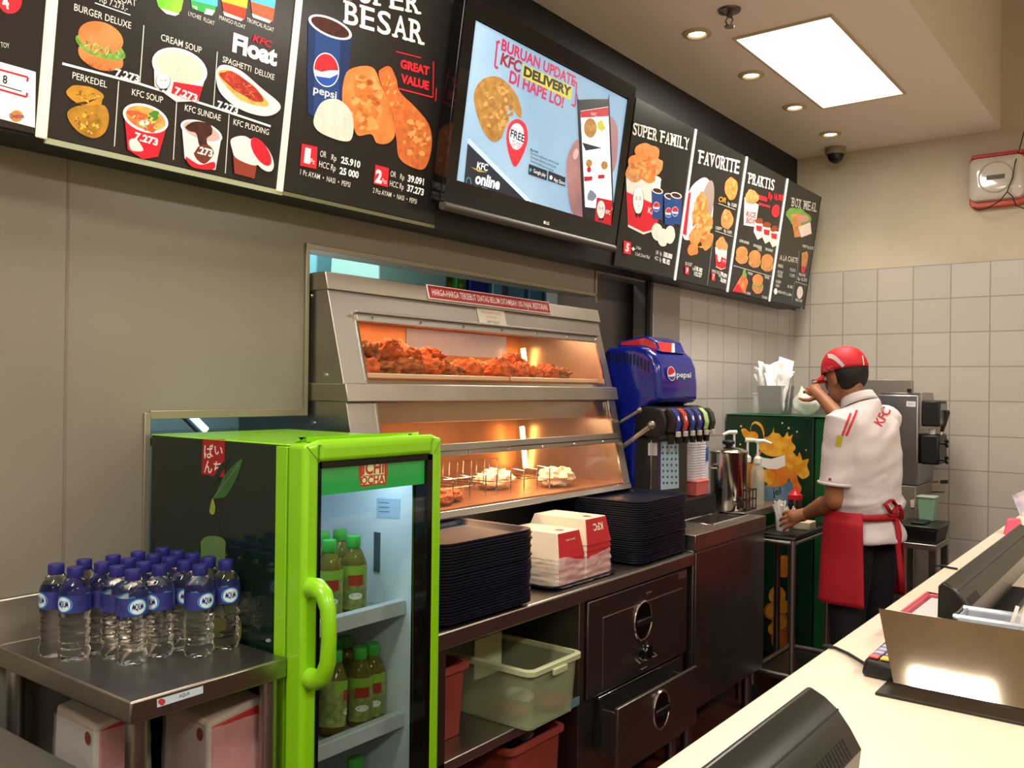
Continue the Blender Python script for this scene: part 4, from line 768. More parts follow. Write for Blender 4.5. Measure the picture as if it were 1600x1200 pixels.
# ------------------------------------------------------------------ heated food display
HY0, HY1 = 1.70, 3.163
HU = Fr((.073, 0, 1.705), (0, 1, 0), (-.26, 0, .966)); HL = Fr((.157, 0, 1.384), (0, 1, 0), (-.224, 0, .975))
def hp_(fr, a0, a1, b0, b1, h0, h1, mb=None):
    mb = mb or MB(); return mb.prism([fr.at(a0, b0, h0), fr.at(a1, b0, h0), fr.at(a1, b1, h0), fr.at(a0, b1, h0)], fr.n*(h1-h0))
o = thing('food_warmer', 'large stainless heated display cabinet with sloping glass front on the counter', 'food warmer', (0, 2.43, .80))
XB_ = -.34
su = lambda z: .073+(1.705-z)*.269
sl = lambda z: .157+(1.384-z)*.2297
for y0, y1 in ((HY0, HY0+.016), (HY1-.016, HY1)):
    MB().prism([(XB_, y0, 1.03), (sl(1.03), y0, 1.03), (sl(1.384), y0, 1.384), (su(1.434), y0, 1.434), (su(1.705), y0, 1.705), (.058, y0, 1.75), (XB_, y0, 1.75)], (0, y1-y0, 0)).build('side_panel', STEEL, o, bevel=.002)
ROOF = mat('brushed_steel_band', '#bab2a4', .42, 1., noise_to='#a59d91', nscale=3)
b = MB().prism([(XB_, HY0-.006, 1.705), (.082, HY0-.006, 1.705), (.068, HY0-.006, 1.757), (XB_, HY0-.006, 1.757)], (0, HY1-HY0+.012, 0)); b.build('top_band', ROOF, o, bevel=.003)
b = MB().prism([(XB_, HY0-.006, 1.384), (.172, HY0-.006, 1.384), (.160, HY0-.006, 1.436), (XB_, HY0-.006, 1.436)], (0, HY1-HY0+.014, 0)); b.build('middle_band', ROOF, o, bevel=.003)
b = MB(); hp_(HU, HY0+.002, 1.788, -.279, 0, -.014, 0, b); hp_(HU, 3.11, HY1-.002, -.279, 0, -.014, 0, b); hp_(HU, 1.788, 3.11, -.062, 0, -.014, 0, b); b.build('upper_fascia', STEEL, o, bevel=.0015)
b = MB(); hp_(HU, 1.786, 3.125, -.066, -.058, 0, .014, b); hp_(HU, 1.79, 3.115, -.09, -.066, -.004, .006, b); b.build('upper_rail', STEEL, o, bevel=.002)
b = MB(); hp_(HL, HY0+.002, 1.81, -.362, 0, -.014, 0).build('lower_stile', STEEL, o, bevel=.0015); hp_(HL, 3.11, HY1-.002, -.362, 0, -.014, 0).build('lower_stile', STEEL, o, bevel=.0015)
b = MB(); hp_(HL, 1.795, 3.12, -.176, -.160, -.003, .006, b); hp_(HL, 1.795, 3.12, -.160, -.138, -.003, .012, b); b.build('lower_rail', STEEL, o, bevel=.002)
b = MB(); hp_(HL, HY0+.004, HY1-.004, -.366, -.344, -.016, .006, b); b.build('bottom_rim', CHROME, o, bevel=.002)
WGL = pane('warmer_glass', '#fff8f0', .05, .05)
hp_(HU, 1.786, 3.112, -.272, -.088, -.008, -.004).build('glass_pane', WGL, o); hp_(HL, 1.81, 3.11, -.346, -.002, -.010, -.006).build('glass_pane', WGL, o)
b = MB(); hp_(HU, 1.786, 1.794, -.274, -.088, -.003, .003, b); hp_(HU, 3.104, 3.112, -.274, -.088, -.003, .003, b); hp_(HU, 1.786, 3.112, -.279, -.270, -.003, .004, b)
hp_(HL, 1.808, 1.815, -.345, -.004, -.003, .003, b); hp_(HL, 3.104, 3.111, -.345, -.004, -.003, .003, b); b.build('glass_edge', CHROME, o)
for i in range(7): q = HU.at(1.85+i*.209, -.078, .006); MB().cyl(q, q+HU.n*.003, .0055, .004, 10).build('screw', CHROME, o)
for i in range(6): q = HL.at(1.98+i*.205, -.168, .006); MB().cyl(q, q+HL.n*.003, .0055, .004, 10).build('screw', CHROME, o)
WARMIN = mat('lamp_tinted_lining', '#c4936c', .38, .85, noise_to='#a8744e', nscale=5)  # steel lining with the heat lamps' orange light put into its colour
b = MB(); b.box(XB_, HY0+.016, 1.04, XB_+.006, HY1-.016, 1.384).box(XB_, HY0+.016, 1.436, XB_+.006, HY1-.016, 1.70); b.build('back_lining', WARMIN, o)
MB().box(XB_+.006, 2.44, 1.555, XB_+.009, 3.06, 1.65).build('rear_opening_glow', mat('opening_glow_grey', '#8a97a8', .25, em=.25), o)  # glowing panel stands in for the lit kitchen seen through the rear opening
DECK = mat('lamp_tinted_deck', '#b07a52', .35, .7, noise_to='#8a5a38', nscale=8)  # metal deck coloured with the orange lamp reflection
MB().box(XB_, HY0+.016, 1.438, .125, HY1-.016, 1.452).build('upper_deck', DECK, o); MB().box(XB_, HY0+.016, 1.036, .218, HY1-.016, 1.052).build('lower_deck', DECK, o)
for ya_, yb_ in ((1.80, 2.50), (2.515, 3.10)): MB().box(.098, ya_, 1.452, .118, yb_, 1.468).build('tray_lip', mat('pale_tray_lip', '#d8d0c2', .3, .3), o, bevel=.003)
GLARE_M = mat('lamp_glare', '#ffb060', .4, em=14, emcol='#ffb866')
for za, zb in ((1.478, 1.60), (1.08, 1.26)): MB().cyl((-.27, 3.13, za), (-.27, 3.10, zb), .011).build('lamp_glare_rod', GLARE_M, o)  # glowing rods stand in for lamp reflections at the end panel
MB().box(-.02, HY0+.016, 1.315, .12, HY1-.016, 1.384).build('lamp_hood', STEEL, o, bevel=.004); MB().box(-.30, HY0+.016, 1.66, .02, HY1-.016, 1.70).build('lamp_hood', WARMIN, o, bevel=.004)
lamp('heat_lamp_light', 'AREA', (-.08, 2.43, 1.655), 9, (1, .56, .30), .18, 1.25); lamp('heat_lamp_light', 'AREA', (.03, 2.45, 1.31), 8, (1, .62, .36), .12, 1.25)
b = MB().box(XB_, HY0+.01, .80, .09, HY1-.01, 1.036); b.build('base', STEEL_D, o, bevel=.003)
# price notice and paper
P = Pr(HU, .013); P.crop = None
SG = mat('sign_red', '#a3202a', .35); SWH = mat('sign_white', '#efe8e0', .4)
hp_(HU, 2.114, 2.806, .006, .055, .010, .0128).build('price_notice', SWH, o, bevel=.001)['label'] = 'red strip notice HARGA-HARGA TERSEBUT DIATAS BELUM DITAMBAH 10% PAJAK RESTORAN'
P.ab([(2.118, .009), (2.802, .009), (2.802, .052), (2.118, .052)], SG); P.textab('HARGA-HARGA TERSEBUT DIATAS BELUM DITAMBAH 10% PAJAK RESTORAN', (2.135, .020), (.65, 0), .022, SWH, .008); P.part('notice_lettering', o)
hp_(HU, 2.365, 2.52, -.066, -.002, .0008, .0016).build('paper_note', mat('yellowed_paper', '#cfc8b4', .7), o)
P = Pr(HU, .0019); PK = mat('faint_pink_ink', '#c08a8a', .6); P.textab('PERHATIAN', (2.385, -.018), (.11, 0), .008, PK, .02); P.textab('PANAS', (2.41, -.034), (.06, 0), .008, PK, .01); P.textab('HOT FOOD', (2.41, -.054), (.07, 0), .010, mat('grey_ink', '#77706a', .6), .02); P.part('note_lettering', o)
STRUT = mat('strut_metal', '#8d8982', .4, .9)
for (xa, ya, xb_, yb_, r_) in ((962, 664, 999, 641, .007), (966, 703, 1018, 664, .010)):
    p_, q_ = ony(xa, ya, HY1+.014), ony(xb_, yb_, HY1+.02); b = MB().tube([p_-Vector((.03, .006, .02)), p_, q_], r_, 10); b.blob(q_, r_*1.7, n=12); b.build('lid_strut', STRUT, o)
for x, z in ((-.0, 1.69), (.07, 1.46), (.02, 1.32), (.11, 1.08)): MB().cyl((x, HY0, z), (x, HY0-.004, z), .006, n=10).build('screw', CHROME, o)
# wire racks and food
for i, (ya, yb) in enumerate(((2.02, 2.36), (2.42, 2.74))):
    r_ = thing('wire_rack', ['bent wire rack at the near end of the lower warmer deck', 'bent wire rack in the middle of the lower warmer deck'][i], 'rack', (.02, ya, 1.052))
    m = MB()
    for k in range(5):
        y = ya+(yb-ya)*k/4; m.tube([(.13, y, 1.055), (.13, y, 1.13), (.07, y, 1.135), (.07, y, 1.09), (-.12, y, 1.09), (-.12, y, 1.15), (-.16, y, 1.15), (-.16, y, 1.055)], .0026, 6)
    for x in (-.12, .07): m.tube([(x, ya, 1.09), (x, yb, 1.09)], .0026, 6)
    m.build('wire_frame', CHROME, r_)
FRY = mat('fried_crust', '#d0641f', .55, noise_to='#8a3d14', nscale=45, namp=1.0, bump=.6, bscale=220); FRY2 = mat('fried_crust_dark', '#a8602a', .6, noise_to='#5c3416', nscale=40, namp=1.2, bump=1., bscale=140)
def fry_mesh(seed, r, m, amp=.30):
    rn = random.Random(seed); mb = MB().blob((0, 0, r[2]*.8), r, amp, 1.9, seed, 54)
    vs = []
    for v in mb.v:
        p = Vector(v); k = 1+.09*noise.noise(p*60+Vector((seed, 0, 0)))+.13*abs(noise.noise(p*95+Vector((0, seed, 0))))+.06*noise.noise(p*210); vs.append((p.x*k, p.y*k, max(.0005, p.z*k)))
    mb.v = vs; return mb.build('fried_chicken', m, None, smooth=70)
protos = [fry_mesh(i+2, ((.042, .048, .036), (.05, .04, .034), (.038, .055, .040), (.046, .046, .030))[i % 4], FRY if i % 3 else FRY2) for i in range(6)]
GL = 'piece of fried chicken heaped behind the upper warmer glass'
for q in protos: tag(q, GL, 'fried chicken', 'fried chicken behind the upper glass')
rn = random.Random(3); used = set()
rows = [(.055, 1.452, [(1.86, 1), (1.95, 3), (2.05, 0), (2.15, 5), (2.245, 3), (2.34, 1), (2.52, 2), (2.62, 4), (2.72, 1), (2.80, 5), (2.89, 3)]), (-.035, 1.452, [(1.85, 2), (1.95, 4), (2.05, 1), (2.16, 0), (2.27, 2), (2.40, 5), (2.55, 4), (2.66, 1), (2.76, 2)]), (-.13, 1.452, [(1.88, 5), (1.99, 0), (2.10, 1), (2.22, 3), (2.6, 2), (2.72, 4)]), (.01, 1.500, [(1.90, 0), (2.0, 2), (2.10, 5), (2.2, 1), (2.66, 4)]), (-.08, 1.502, [(1.9, 1), (2.02, 4), (2.13, 2)])]
for x, z, lst in rows:
    for y, k in lst:
        rz = rn.uniform(0, 6.28); s = rn.uniform(.9, 1.15)
        if k not in used: q = protos[k]; used.add(k)
        else: q = protos[k].copy(); COL.objects.link(q)
        q.location = (x+rn.uniform(-.008, .008), y, z); q.rotation_euler = (0, 0, rz); q.scale = (s, s, s)
for i, (x, y) in enumerate(((.12, 1.96), (.05, 2.06), (.13, 2.12), (.0, 1.94), (.09, 2.22))):
    q = protos[i].copy(); COL.objects.link(q); q.location = (x, y, 1.052); q.scale = (1, 1, .6); tag(q, 'flat fried piece lying on the near end of the lower warmer deck', 'fried chicken', 'fried pieces on the lower deck')
WRAP = mat('wrapping_paper', '#f1e6d2', .6, bump=.5, bscale=50)
for i, (x, y, lb) in enumerate(((-.02, 2.60, 'white paper parcel beside the wire rack on the lower warmer deck'), (.09, 2.84, 'white paper parcel lying alone at the far end of the lower warmer deck'))):
    tag(MB().blob((x, y, 1.086), (.055, .08, .036), .42, 2.9, i+5, 34).build('wrapped_food', WRAP, None, smooth=60), lb, 'parcel')
# ------------------------------------------------------------------ main counter and what stands below it
CZ = .80
o = thing('counter_top', 'long stainless counter carrying the tray stacks', 'counter', (.26, 2.4, .75))
MB().box(.005, 1.63, .752, .522, 3.165, CZ).build('worktop', STEEL_T, o, bevel=.006)
o = thing('shelf_unit', 'open stainless shelf unit under the counter holding plastic bins', 'shelf unit', (.25, 2.0, 0))
MB().box(.012, 1.665, .06, .50, 1.69, .752).build('side_panel', STEEL_D, o, bevel=.002); MB().box(.012, 2.385, .06, .50, 2.415, .752).build('side_panel', STEEL_D, o, bevel=.002)
MB().box(.475, 1.69, .06, .502, 1.745, .752).build('front_stile', STEEL_D, o, bevel=.002)
MB().box(.012, 1.69, .06, .02, 2.385, .752).build('back_panel', STEEL_D, o)
for z in (.45, .10): MB().box(.02, 1.69, z-.03, .502, 2.385, z).build('shelf', STEEL, o, bevel=.003)
for y in (1.70, 2.37):
    for x in (.05, .46): MB().cyl((x, y, 0), (x, y, .07), .018).build('foot', RUBBER, o)
MB().box(.502, 2.305, .425, .504, 2.385, .452).build('label_sticker', mat('blue_grey_sticker', '#5f7f88', .4), o, bevel=.0005)
def bin_(name, label, x0, y0, x1, y1, z0, z1, m, rimm, t=.004, d=.022, cat='bin'):
    o = thing(name, label, cat, ((x0+x1)/2, (y0+y1)/2, z0))
    def ring(hx, hy, r, z, n=5):
        cx, cy = (x0+x1)/2, (y0+y1)/2; pts = []
        for sx, sy, a0 in ((1, 1, 0), (-1, 1, 90), (-1, -1, 180), (1, -1, 270)):
            for i in range(n+1):
                a = math.radians(a0+90*i/n); pts.append((cx+sx*(hx-r)+r*math.cos(a), cy+sy*(hy-r)+r*math.sin(a), z))
        return pts
    hx, hy = (x1-x0)/2, (y1-y0)/2
    lv = [ring(hx-d, hy-d, .02, z0), ring(hx-.012, hy-.012, .025, z1-.012), ring(hx-.012-t, hy-.012-t, .022, z1-.012), ring(hx-d-t, hy-d-t, .018, z0+t)]
    n = len(lv[0]); vs = [p for r in lv for p in r]
    fs = [(i*n+k, i*n+(k+1) % n, (i+1)*n+(k+1) % n, (i+1)*n+k) for i in range(3) for k in range(n)]+[tuple(range(n))[::-1], tuple(range(3*n, 4*n))]
    MB().add(vs, fs).build('bin_body', m, o, smooth=50)
    lv = [ring(hx-.012, hy-.012, .025, z1-.016), ring(hx, hy, .03, z1-.016), ring(hx, hy, .03, z1-.002), ring(hx-.004, hy-.004, .028, z1), ring(hx-.012-t, hy-.012-t, .022, z1), ring(hx-.012-t, hy-.012-t, .022, z1-.014)]
    vs = [p for r in lv for p in r]; fs = [(i*n+k, i*n+(k+1) % n, ((i+1) % 6)*n+(k+1) % n, ((i+1) % 6)*n+k) for i in range(6) for k in range(n)]
    MB().add(vs, fs).build('rim', rimm, o, smooth=50); return o
TRANS = mat('milky_plastic', '#a9b08a', .3, alpha=.42, spec=.5); RIMG = mat('milky_rim', '#b3b98f', .3)
bn = bin_('storage_bin', 'translucent pale green plastic bin pulled forward on the shelf', .12, 2.025, .575, 2.30, .452, .628, TRANS, RIMG, cat='bin')
MB().box(.30, 2.10, .53, .306, 2.235, .655).build('divider', RIMG, bn, bevel=.01)
MB().box(.572, 2.13, .595, .582, 2.20, .615).build('grip', RIMG, bn, bevel=.003)
REDF = mat('dark_red_wrap', '#8a3a30', .4, bump=.6, bscale=40)
for i, (x, y) in enumerate(((.45, 2.10), (.40, 2.20), (.50, 2.22))): tag(MB().blob((x, y, .479), (.05, .045, .022), .2, 2.5, i).build('sauce_sachet', [REDF, WHITE][i == 1], None, smooth=60), ['reddish packet at the front left of the pale green bin', 'pale crumpled packet in the middle of the pale green bin', 'reddish packet at the right end of the pale green bin'][i], 'packet')
bin_('storage_bin', 'red plastic bin on the upper shelf beside the drinks fridge', .06, 1.752, .43, 1.945, .452, .655, mat('red_bin', '#8c3a30', .4), mat('red_bin_rim', '#964238', .4))
bin_('storage_bin', 'red plastic bin on the lower shelf below the pale green bin', .06, 2.05, .49, 2.34, .102, .375, mat('red_bin', '#8c3a30', .4), mat('red_bin_rim', '#964238', .4))
tag(MB().blob((.38, 2.22, .385), (.06, .055, .05), .15, 2., 3).build('plastic_bag', mat('bag_clear', '#d8cfc4', .2, alpha=.5), None), 'small clear bag of supplies lying in the lower red bin', 'bag')
# warming drawer cabinet
o = thing('drawer_cabinet', 'dark stainless warming drawer cabinet with one drawer pulled open', 'cabinet', (.26, 2.78, 0))
MB().box(.012, 2.425, .10, .490, 3.14, .752).build('body', STEEL_D, o, bevel=.003)
MB().box(.490, 2.428, .425, .506, 3.136, .742).build('upper_door', STEEL_D, o, bevel=.004)
m = MB()
for a, b_, c_, d_ in ((2.515, .440, 2.519, .672), (2.515, .672, 3.09, .676), ): m.box(.506, a, b_, .509, c_, d_)
m.build('door_rib', STEEL, o, bevel=.001)
def oval_plate(y, z, x, par, ry=.062, rz=.068):
    M_ = Matrix(((0, 0, 1), (1, 0, 0), (0, 1, 0)))
    c = [(math.cos(t*.1309), math.sin(t*.1309)) for t in range(48)]
    p = MB(); p.tube([(x+.003, y+ry*a, z+rz*b) for a, b in c], .0045, 8, closed=True); q = p.build('oval_ring', CHROME, par)
    MB().prism([(x+.0005, y+ry*.95*a, z+rz*.95*b) for a, b in c], (.001, 0, 0)).build('oval_recess', mat('recess_dark', '#2a2624', .15, .9), par)
    MB().box(x+.001, y-ry*.85, z-.014, x+.012, y+ry*.85, z+.008).build('pull_grip', BLACK, par, bevel=.004)
    return q
oval_plate(2.787, .612, .506, o)
kn = MB(); kn.lathe([(.034, 0), (.034, .006), (.026, .014), (.024, .024), (.0001, .026)], (.506, 2.80, .50), 24, Matrix(((0, 0, 1), (1, 0, 0), (0, 1, 0)))); kn.build('control_knob', BLACK_G, o)
m = MB()
for y in (2.755, 2.80, 2.845): m.tube([(.506, y-.014, .484), (.522, y-.014, .474), (.524, y+.014, .474), (.506, y+.014, .484)], .003, 6)
m.build('wire_guard', CHROME, o)
m = MB()
for y, z in ((2.83, .70), (2.80, .437)): m.box(.506, y-.02, z-.005, .510, y+.02, z+.005)
m.build('latch', CHROME, o, bevel=.001)
MB().box(.506, 3.06, .712, .508, 3.12, .735).build('name_plate', mat('plate_silver', '#a9a5a0', .3, .9), o)
MB().box(.490, 2.50, .255, .507, 3.075, .41).build('drawer_opening', DARKGAP, o)
MB().box(.495, 2.495, .41, .509, 3.08, .418).build('opening_lip', CHROME, o, bevel=.001)
dr = MB().box(.588, 2.46, .20, .602, 3.03, .412).build('drawer', STEEL_D, o, bevel=.003)
MB().box(.30, 2.51, .23, .588, 2.52, .375).box(.30, 3.055-.04, .23, .588, 3.025, .375).box(.30, 2.52, .23, .588, 3.02, .236).build('drawer_tub', STEEL_D, dr)
oval_plate(2.748, .33, .602, dr, .056, .064)
for y in (2.47, 3.10):
    for x in (.06, .46): MB().cyl((x, y, 0), (x, y, .10), .02).build('leg', STEEL_D, o)
# tray stacks
TRAY = mat('navy_tray', '#151a2c', .38, spec=.5, noise_to='#10131f', nscale=30)
def tray_mesh(L=.40, W=.30):
    hx, hy = W/2, L/2
    def ring(ix, r, z, n=5):
        pts = []
        for sx, sy, a0 in ((1, 1, 0), (-1, 1, 90), (-1, -1, 180), (1, -1, 270)):
            for i in range(n+1):
                a = math.radians(a0+90*i/n); pts.append((sx*(hx-ix-r)+r*math.cos(a), sy*(hy-ix-r)+r*math.sin(a), z))
        return pts
    lv = [ring(.026, .03, 0), ring(.022, .032, .001), ring(.010, .04, .013), ring(.004, .044, .0165), ring(0, .046, .0165), ring(0, .046, .0118), ring(.006, .042, .0112), ring(.013, .04, .009)]
    n = len(lv[0]); vs = [p for r in lv for p in r]
    return MB().add(vs, [(i*n+k, i*n+(k+1) % n, (i+1)*n+(k+1) % n, (i+1)*n+k) for i in range(len(lv)-1) for k in range(n)]+[tuple(range(n))])
t0 = tray_mesh().build('food_tray', TRAY, None, smooth=40)
rn = random.Random(8); firstT = True
def put_tray(x, y, z, rz, lab, grp):
    global firstT
    q = t0 if firstT else t0.copy()
    if not firstT: COL.objects.link(q)
    firstT = False; q.location = (x, y, z); q.rotation_euler = (0, 0, rz); tag(q, lab, 'tray', grp)
for i in range(27):
    put_tray(.376+rn.uniform(-.0025, .0025), 1.912+rn.uniform(-.0025, .0025), CZ+.0005+i*.0079, math.radians(-1.5)+rn.uniform(-.006, .006), 'topmost dark navy tray of the stack beside the green fridge' if i == 26 else 'dark navy serving tray in the stack beside the green fridge', 'trays stacked beside the fridge')
for i in range(28):
    put_tray(.352+rn.uniform(-.0025, .0025), 2.962+rn.uniform(-.0025, .0025), CZ+.0005+i*.0079, math.radians(1.5)+rn.uniform(-.006, .006), 'topmost dark navy tray of the stack in front of the drinks fountain' if i == 27 else 'dark navy serving tray in the stack before the drinks fountain', 'trays stacked before the drinks fountain')
put_tray(.345, 2.45, CZ+.0005, 0, 'single dark navy tray under the red and white food cartons', None)
# nested food cartons on the single tray
CW = mat('carton_white', '#e9dcc4', .5); CR = mat('carton_bright_red', '#b8232c', .4)
def nested(y0, y1, x0, x1, ztop, n, which):
    for i in range(n):
        z = .806+i*(ztop-.806-.085)/(n-1)
        lab = '%s food carton in the pile %s' % ('topmost' if i == n-1 else 'nested red and white', ['nearer the fridge, on a tray', 'nearer the drinks fountain, on a tray'][which])
        o = thing('food_carton', lab, 'carton', ((x0+x1)/2, (y0+y1)/2, z), ['cartons nearer the fridge', 'cartons nearer the drinks fountain'][which])
        m = MB().hexa([(x0, y0, z), (x1, y0, z), (x1, y1, z), (x0, y1, z), (x0+.03, y0+.016, z+.085), (x1-.016, y0+.014, z+.085), (x1-.016, y1-.014, z+.085), (x0+.03, y1-.016, z+.085)]); m.build('carton_body', CW, o, bevel=.002)
        m = MB().hexa([(x1-.004, y0+.004, z+.001), (x1+.001, y0+.004, z+.001), (x1+.001, y1-.004, z+.001), (x1-.004, y1-.004, z+.001), (x1-.016, y0+.016, z+.083), (x1-.0135, y0+.016, z+.083), (x1-.0135, y1-.016, z+.083), (x1-.016, y1-.016, z+.083)]); m.build('red_end', CR, o)
        if i == n-1:
            f = Fr((x1+.001, 0, z), (0, 1, 0), (-.016, 0, .083)); P = Pr(f, .0015)
            ym = (y0+y1)/2
            if which: P.textab('KFC', (ym+.035, .066), (-.06, 0), .022, CW, .03)
            else: P.textab('Jagonya Ayam', (ym+.03, .062), (-.055, 0), .006, CW)
            P.part('lettering', o)
            ft_ = Fr((0, 0, z+.0852), (0, 1, 0), (-1, 0, 0)); P = Pr(ft_, .0006)
            P.ab([((y0+y1)/2+.012*math.cos(t)*1.2, -(x1-.05)+.016*math.sin(t)) for t in np.arange(0, 6.2, .4)], mat('crest_red', '#a84038', .5)); P.textab('Jagonya Ayam', ((y0+y1)/2+.04, -(x1-.09)), (-.08, 0), .008, mat('brown_ink', '#7a4a38', .5)); P.part('top_print', o)
nested(2.30, 2.452, .235, .475, .972, 7, 0); nested(2.456, 2.612, .225, .478, 1.0, 7, 1)
def film(u, v):
    a = 2*math.pi*u; sx = max(-1, min(1, 1.3*math.cos(a))); sy = max(-1, min(1, 1.3*math.sin(a))); p = Vector((sx*3, sy*3, v*4))
    k = .006+.007*noise.noise(p*1.7)
    return (.352+sx*(.128+k), 2.456+sy*(.161+k), .804+(.075+.012*noise.noise(Vector((sx*2, sy*2, 5)))+.02*max(0, sx)*abs(sy))*v)
BAG = mat('thin_plastic_bag', '#f3e6e0', .25, alpha=.45, spec=.8, bump=1., bscale=70)
tag(MB().grid(film, 80, 16, True).build('plastic_bag', BAG, None, smooth=80), 'crumpled clear plastic bag around the lower half of the food cartons', 'bag')
# ------------------------------------------------------------------ ice bin unit and drinks fountain
SZ = .865
o = thing('ice_bin_unit', 'dark stainless ice bin cabinet below the blue drinks fountain', 'cabinet', (.26, 3.53, 0))
SX0, SX1, SY0, SY1 = .005, .52, 3.172, 3.893
MB().box(SX0, SY0, .18, SX1-.008, SY1, SZ-.06).build('body', STEEL_D, o, bevel=.003)
MB().box(SX1-.008, SY0+.012, .19, SX1-.002, SY1-.012, SZ-.07).build('front_panel', STEEL_D, o, bevel=.002)
wx0, wx1, wy0, wy1 = .315, .455, 3.47, 3.84
t = MB(); t.box(SX0, SY0, SZ-.06, wx0, SY1, SZ).box(wx1, SY0, SZ-.06, SX1, SY1, SZ).box(wx0, SY0, SZ-.06, wx1, wy0, SZ).box(wx0, wy1, SZ-.06, wx1, SY1, SZ); t.build('top', STEEL_T, o, bevel=.002)
MB().box(wx0, wy0, SZ-.058, wx1, wy1, SZ-.05).build('well_floor', mat('well_dark', '#2b2927', .3, .8), o)
b = MB().tube([(wx0, wy0, SZ+.002), (wx1, wy0, SZ+.002), (wx1, wy1, SZ+.002), (wx0, wy1, SZ+.002)], .005, 6, closed=True); b.build('well_rim', CHROME, o)
for y in (SY0+.05, SY1-.07):
    for x in (.06, .465):
        l = MB().cyl((x, y, .02), (x, y, .18), .022).build('leg', STEEL_D, o); MB().cyl((x, y, 0), (x, y, .02), .026).build('foot', RUBBER, l)
o = thing('drinks_fountain', 'tall blue drinks fountain with six dispensing valves', 'drinks machine', (.15, 3.44, SZ))
PBLUE = mat('fountain_blue', '#10208c', .2, coat=.4, noise_to='#0d1a74', nscale=2); PDK = mat('fountain_dark_blue', '#0c1048', .3)
PY0, PY1 = 3.262, 3.622
prof = [(.03, .95), (.03, 1.585), (.06, 1.606), (.19, 1.612), (.245, 1.60), (.282, 1.57), (.303, 1.525), (.311, 1.46), (.312, 1.375), (.255, 1.37), (.235, 1.34), (.215, 1.27), (.20, 1.15), (.195, .95)]
MB().prism([(x, PY0, z) for x, z in prof], (0, PY1-PY0, 0)).build('blue_shell', PBLUE, o, bevel=.026, seg=4)
m = MB()
for i in range(13):
    x = .05+i*.017; m.box(x, PY0-.0015, 1.545-.0018*i-.03*(i > 8)*(i-8)/5, x+.008, PY0+.002, 1.585-.0012*i-.03*(i > 8)*(i-8)/5)
m.build('vent_slots', mat('vent_shadow', '#050616', .6), o)
bp = [(.06, 1.606), (.075, 1.635), (.20, 1.655), (.25, 1.635), (.275, 1.585)]
MB().prism([(x, PY0+.07, z) for x, z in bp], (0, PY1-PY0-.12, 0)).build('top_badge', PBLUE, o, bevel=.008)
bf = Fr((.275, PY0+.07, 1.585), (0, 1, 0), (-.025, 0, .05)); P = Pr(bf, .001); Wd = PY1-PY0-.12; BRED = mat('badge_red', '#d22c30', .25, coat=.5)
P.ab([(.008, .004), (Wd*.42, .004), (Wd*.60, .050), (.008, .050)], BRED); P.ab([(Wd*.42, .004), (Wd*.55, .004), (Wd*.70, .050), (Wd*.60, .050)], WHITE); P.part('badge_stripe', o)
MB().prism([(x, PY0+.0695, z) for x, z in ((.085, 1.618), (.088, 1.630), (.20, 1.647), (.243, 1.630), (.262, 1.592), (.20, 1.616))], (0, -.0025, 0)).build('badge_side', BRED, o)
TWR = mat('tower_grey', '#4a463f', .35, .6)
MB().box(.17, PY0+.012, .95, .263, PY1-.004, 1.30).build('tower', TWR, o, bevel=.003); MB().box(.262, PY0+.010, .95, .267, PY0+.018, 1.30).build('edge_strip', CHROME, o)
MB().box(.03, PY0-.01, SZ, .30, 3.845, .95).build('drip_base', mat('drip_black', '#1a1815', .4), o, bevel=.006)
LF = Fr((.3125, 0, 0), (0, 1, 0), (0, 0, 1)).crop(900, 560, .15); P = Pr(LF, .001)
BLW = mat('logo_white', '#eef0f6', .3); P.poly(E(992, 158, 42, 76, -8), BLW); P.poly(E(992, 158, 37, 68, -8, 175, 350)+[(1010, 160), (972, 175)], mat('logo_red', '#cf2a30', .3)); P.poly(E(992, 158, 37, 68, -8, 25, 160)+[(968, 190), (1005, 190)], mat('logo_blue', '#1c3fa4', .3)); P.text('pepsi', (1046, 196), (1195, 200), 58, BLW, .015); P.part('brand_mark', o, 'white lettering reading pepsi with round emblem')
vb = [(.20, 1.235), (.30, 1.225), (.335, 1.245), (.345, 1.30), (.33, 1.345), (.285, 1.362), (.23, 1.36), (.20, 1.34)]
MB().prism([(x, PY0-.008, z) for x, z in vb], (0, .425, 0)).build('valve_block', BLACK, o, bevel=.008, seg=3)
VC = ['#1c2c86', '#c22f35', '#22358e', '#22358e', '#a9d18a', '#2a2d2c']
for i in range(6):
    y = PY0+.012+i*.0665; w = .05
    v = MB().prism([(.33, y, 1.25), (.372, y, 1.255), (.379, y, 1.29), (.368, y, 1.33), (.345, y, 1.35), (.33, y, 1.35)], (0, w, 0)).build('valve', BLACK, o, bevel=.004)
    pl = [(.373, 1.262), (.3805, 1.29), (.3695, 1.331), (.347, 1.352)]
    m = MB(); m.grid(lambda a, b_: (np.interp(b_, (0, .33, .75, 1), [p[0] for p in pl])+.0012, y+.005+(w-.01)*a, np.interp(b_, (0, .33, .75, 1), [p[1] for p in pl])), 2, 9)
    if i < 4: m.mat(1); q = [(.3825+.0000, y+w/2+.009*math.cos(t), 1.312+.011*math.sin(t)) for t in np.arange(0, 6.2, .5)]; m.add([(p[0]-.008*max(0, (p[2]-1.29)/.04)+.001, p[1], p[2]) for p in q], [tuple(range(len(q)))])
    m.build('flavour_plate', [mat('plate_'+VC[i], VC[i], .3), mat('plate_mark', '#e6e0e4', .3)], v, smooth=40)
    MB().box(.372, y+.012, 1.236, .384, y+w-.012, 1.258).build('lever', mat('lever_pale', '#b8b5ae', .4), v, bevel=.002)
    MB().cyl((.345, y+w/2, 1.245), (.345, y+w/2, 1.205), .017, .013).build('nozzle', BLACK, v)
